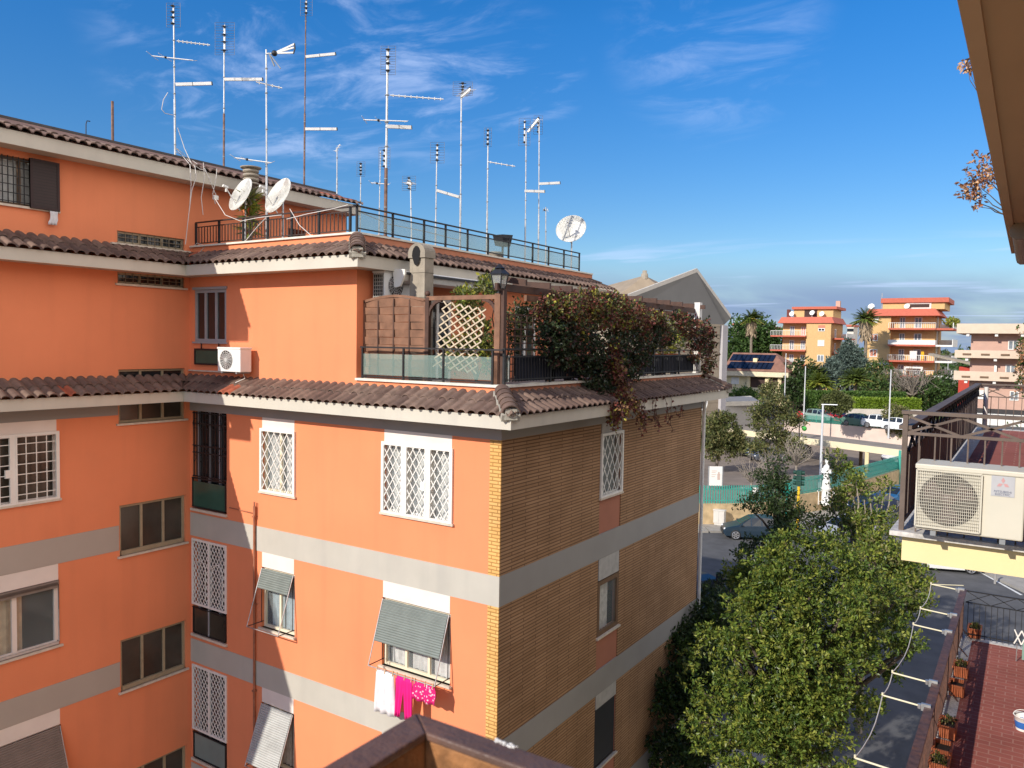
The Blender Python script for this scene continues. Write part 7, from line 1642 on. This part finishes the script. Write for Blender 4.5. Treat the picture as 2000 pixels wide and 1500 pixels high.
for lab, specs, n, size, mats in (('dark bushy tree left of the palms beside the solar roofed house',[(1560,735,116,2.4),(1575,755,114,2.2),(1552,765,113,2.0)],500,.5,L_DARK+[L_PINE[0]]),
    ('green garden tree between bushy palm and bare trees',[(1700,745,118,2.2),(1720,735,120,2.4),(1705,765,114,2.0),(1735,755,116,2.0)],700,.5,[L_PINE[0],L_PINE[1],L_OLIVE[0]]),
    ('dark green tree mass under the last yellow balconies',[(1800,765,118,2.2),(1825,760,120,2.4),(1850,765,122,2.4),(1815,780,112,2.0),(1845,785,112,1.8)],900,.5,[L_PINE[0],L_PINE[1],L_DARK[0]]),
    ('olive tree behind the bare trees right of the tall post',[(1765,775,118,2.0),(1790,785,114,1.8),(1745,785,112,1.6)],500,.45,L_OLIVE),
    ('dark green shrubbery right of the church under the solar house',[(1440,775,112,1.3),(1455,775,112,1.3),(1470,778,112,1.2)],260,.4,L_HEDGE)):
    lb = px_lobes(specs); tree(lab, lb, n, 7, size, mats, (lb[0][0].x,lb[0][0].y,ZU-.5), .2, spread=.5)
def hedge(label, pts, z0, z1, w, mats, n, size):
    a, b = V(pts[0]), V(pts[1]); t = thing('hedge', label, 'hedge', a); mb = MB(); d = (b-a); L_ = d.length; d.normalize(); nn_ = V((-d.y,d.x,0)); core = MB(mats[0])
    core.hexa([V((p.x,p.y,z)) for z in (z0,z1-.1) for p in (a-nn_*w*.4,b-nn_*w*.4,b+nn_*w*.4,a+nn_*w*.4)]); core.build('core', t)
    for k in range(n):
        f = R.random(); s = R.random(); p = a+d*L_*f
        if s < .6: p = p - nn_*w*.45*(1 if nn_.y > 0 else -1); p.z = R.uniform(z0,z1); o_ = -nn_*(1 if nn_.y > 0 else -1)
        else: p = p + nn_*R.uniform(-w*.5,w*.5); p.z = z1-.05+R.uniform(-.1,.12); o_ = V((0,0,1))
        for _ in range(5): leaf(mb, p+rdir()*.12, (o_+rdir()).normalized(), (rdir()+o_).normalized(), size*R.uniform(.7,1.2), size*.5, R.choice(mats))
    mb.build('leaves', t)
D = 104; a, b = atD(1572,780,D), atD(1765,785,D); hedge('long trimmed dark green hedge above the car park', (V((a.x,a.y,ZU)),V((b.x,b.y,ZU))), ZU-.2, atD(1650,767,D).z, 1.4, L_HEDGE, 2600, .28)
D = 96; a, b = atD(1652,800,D), atD(1800,806,D); mb = MB(mat('whitewashed garden wall', (.60,.54,.47), .9, .08, 1)); zt_ = atD(1700,799,D).z
mb.hexa([V((p.x,p.y,z)) for z in (ZU-.1,zt_) for p in (a,b,b+V((0,.3,0)),a+V((0,.3,0)))]); o = mb.build('garden_wall'); tag(o, 'whitish garden wall under the bright lime green hedge', 'wall')
D = 97; a, b = atD(1668,800,D), atD(1792,805,D); hedge('bright lime green hedge behind the parked white cars', (V((a.x,a.y,zt_)),V((b.x,b.y,zt_))), zt_-.1, atD(1700,780,D).z, 1.3, L_LIME, 1900, .26)
# far wooded skyline
mb = MB()
for k in range(150):
    a = radians(R.uniform(-40,16)); d_ = R.uniform(260,420); c = V((d_*sin(a), d_*cos(a), ZU+R.uniform(3,6))); foliage(mb, [(c,(R.uniform(4,8),R.uniform(4,8),R.uniform(3.0,6.5)))], 55, 4, 1.6, [L_PINE[0],L_OLIVE[1],L_PINE[1]], .5, 1.0)
o = mb.build('far_trees'); tag(o, 'far belt of mixed trees along the skyline', 'trees'); o['kind'] = 'stuff'
# ground cover in the gardens
mb = MB()
for k in range(5000):
    p = V((R.uniform(-75,20), R.uniform(113,170), ZU)); leaf(mb, p, (rdir()+V((0,0,1.2))).normalized(), rdir(), R.uniform(.3,.9), .3, R.choice([L_PINE[0],L_PINE[1],L_OLIVE[0]]))
o = mb.build('garden_grass'); tag(o, 'rough grass in the gardens of the far houses', 'grass'); o['kind'] = 'stuff'
# ------------------------------------------------------------------ camera, sun, sky
cam = bpy.data.cameras.new('camera'); co = bpy.data.objects.new('camera', cam); COL.objects.link(co)
M = Matrix((RGT, UPV, -FWD)).transposed().to_4x4(); M.translation = CAM; co.matrix_world = M
cam.sensor_width = 36; cam.sensor_fit = 'HORIZONTAL'; cam.lens = 36*F_PX/2000; cam.clip_start = .05; cam.clip_end = 6000
cam.dof.use_dof = True; cam.dof.focus_distance = 18; cam.dof.aperture_fstop = 9
sc.camera = co
SUN = V((-.26, -1, .59)).normalized()
sl = bpy.data.lights.new('sun', 'SUN'); sl.energy = 4.4; sl.angle = radians(.5); sl.color = (1, .93, .82)
so = bpy.data.objects.new('sun', sl); COL.objects.link(so); so.rotation_euler = SUN.to_track_quat('Z', 'Y').to_euler()
wd = bpy.data.worlds.new('World'); sc.world = wd; wd.use_nodes = True
nt = wd.node_tree; N = nt.nodes; L = nt.links
bg = N['Background']; bg.inputs['Strength'].default_value = .13
sky = N.new('ShaderNodeTexSky'); sky.sky_type = 'NISHITA'; sky.sun_disc = False
sky.sun_elevation = math.asin(SUN.z); sky.sun_rotation = atan2(SUN.x, SUN.y); sky.altitude = 50; sky.air_density = 1.0; sky.dust_density = .25; sky.ozone_density = 3.0
tc = N.new('ShaderNodeTexCoord'); sp = N.new('ShaderNodeSeparateXYZ'); L.new(tc.outputs['Generated'], sp.inputs[0])
def math_(op, a, b=None, c=None):
    n = N.new('ShaderNodeMath'); n.operation = op
    for i, x in enumerate((a, b, c)):
        if x is None: continue
        if isinstance(x, (int, float)): n.inputs[i].default_value = x
        else: L.new(x, n.inputs[i])
    return n.outputs[0]
# clouds lie on a flat deck: direction divided by height
den = math_('ADD', sp.outputs['Z'], .06)
cx = math_('DIVIDE', sp.outputs['X'], den); cy = math_('DIVIDE', sp.outputs['Y'], den)
cv = N.new('ShaderNodeCombineXYZ'); L.new(cx, cv.inputs[0]); L.new(cy, cv.inputs[1])
def clouds(scale, off, lo, hi, rough=.6, stretch=(1,1,1), rot=0, detail=9, dist=.6):
    mp = N.new('ShaderNodeMapping'); mp.inputs['Location'].default_value = off; mp.inputs['Scale'].default_value = stretch; mp.inputs['Rotation'].default_value = (0,0,rot)
    L.new(cv.outputs[0], mp.inputs[0]); nz = N.new('ShaderNodeTexNoise'); nz.inputs['Scale'].default_value = scale; nz.inputs['Detail'].default_value = detail; nz.inputs['Roughness'].default_value = rough; nz.inputs['Distortion'].default_value = dist
    L.new(mp.outputs[0], nz.inputs['Vector']); mr = N.new('ShaderNodeMapRange'); mr.interpolation_type = 'SMOOTHSTEP'; mr.inputs[1].default_value = lo; mr.inputs[2].default_value = hi; mr.clamp = True
    L.new(nz.outputs['Fac'], mr.inputs[0]); return mr.outputs[0]
def patch(px, py, inner, outer):   # soft disc of sky about a direction
    d = ray(px, py).normalized(); dp = N.new('ShaderNodeVectorMath'); dp.operation = 'DOT_PRODUCT'
    L.new(tc.outputs['Generated'], dp.inputs[0]); dp.inputs[1].default_value = d
    mr = N.new('ShaderNodeMapRange'); mr.interpolation_type = 'SMOOTHSTEP'; mr.inputs[1].default_value = cos(radians(outer)); mr.inputs[2].default_value = cos(radians(inner))
    L.new(dp.outputs['Value'], mr.inputs[0]); return mr.outputs[0]
c1 = clouds(2.4, (.3,.1,0), .44, .74, .62, (1,1.5,1), .5)
p1 = math_('MAXIMUM', math_('MAXIMUM', patch(560, 40, 4, 13), patch(820, 110, 1, 8)), math_('MAXIMUM', patch(1010, 150, .5, 5), math_('MULTIPLY', patch(1400, 60, 1, 8), .55)))
m1 = math_('MULTIPLY', math_('MULTIPLY', c1, p1), .55)
# low thin bank above the horizon
elev = sp.outputs['Z']
lb = N.new('ShaderNodeMapRange'); lb.interpolation_type = 'SMOOTHSTEP'; lb.inputs[1].default_value = .115; lb.inputs[2].default_value = .055; L.new(elev, lb.inputs[0])
c2 = clouds(.55, (3,1,0), .30, .55, .5, (1,.35,1), .6, 6, .2)
m2 = math_('MULTIPLY', math_('MULTIPLY', lb.outputs[0], math_('ADD', math_('MULTIPLY', c2, .55), .45)), .95)
lb3 = N.new('ShaderNodeMapRange'); lb3.interpolation_type = 'SMOOTHSTEP'; lb3.inputs[1].default_value = .14; lb3.inputs[2].default_value = .10; L.new(elev, lb3.inputs[0])
m3 = math_('MULTIPLY', math_('MULTIPLY', math_('MULTIPLY', lb3.outputs[0], clouds(1.1, (7,3,0), .56, .7, .5, (.5,1.6,1), 0, 6, .3)), math_('GREATER_THAN', elev, .03)), .5)
hsv = N.new('ShaderNodeHueSaturation'); hsv.inputs['Saturation'].default_value = 1.40; hsv.inputs['Hue'].default_value = .508; hsv.inputs['Value'].default_value = 1.12; L.new(sky.outputs[0], hsv.inputs['Color'])
dk = N.new('ShaderNodeMapRange'); dk.inputs[1].default_value = .04; dk.inputs[2].default_value = .36; dk.inputs[3].default_value = .66; dk.inputs[4].default_value = .97; L.new(elev, dk.inputs[0])
dm = N.new('ShaderNodeMixRGB'); dm.blend_type = 'MULTIPLY'; dm.inputs[0].default_value = 1; L.new(hsv.outputs[0], dm.inputs[1]); L.new(dk.outputs[0], dm.inputs[2])
mx = N.new('ShaderNodeMixRGB'); L.new(m2, mx.inputs[0]); L.new(dm.outputs[0], mx.inputs[1]); mx.inputs[2].default_value = (1.8, 2.55, 4.1, 1)
mxb = N.new('ShaderNodeMixRGB'); L.new(math_('MAXIMUM', m1, m3), mxb.inputs[0]); L.new(mx.outputs[0], mxb.inputs[1]); mxb.inputs[2].default_value = (4.6, 5.6, 8.0, 1)
# bright cloud added out of view on the right to fill the shaded walls
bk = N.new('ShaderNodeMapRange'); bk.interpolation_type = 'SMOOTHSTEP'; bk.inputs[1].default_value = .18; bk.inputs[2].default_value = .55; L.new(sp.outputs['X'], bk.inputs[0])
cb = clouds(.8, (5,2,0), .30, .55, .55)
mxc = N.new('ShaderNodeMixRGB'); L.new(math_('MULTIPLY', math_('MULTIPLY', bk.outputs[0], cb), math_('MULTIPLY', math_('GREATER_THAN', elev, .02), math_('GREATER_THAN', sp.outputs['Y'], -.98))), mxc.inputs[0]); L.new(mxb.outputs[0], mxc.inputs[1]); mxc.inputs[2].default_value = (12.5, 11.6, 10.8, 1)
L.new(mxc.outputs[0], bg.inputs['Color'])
sc.view_settings.view_transform = 'Standard'; sc.view_settings.look = 'None'; sc.view_settings.exposure = .18; sc.view_settings.gamma = 1
sc.cycles.max_bounces = 8; sc.cycles.transparent_max_bounces = 16
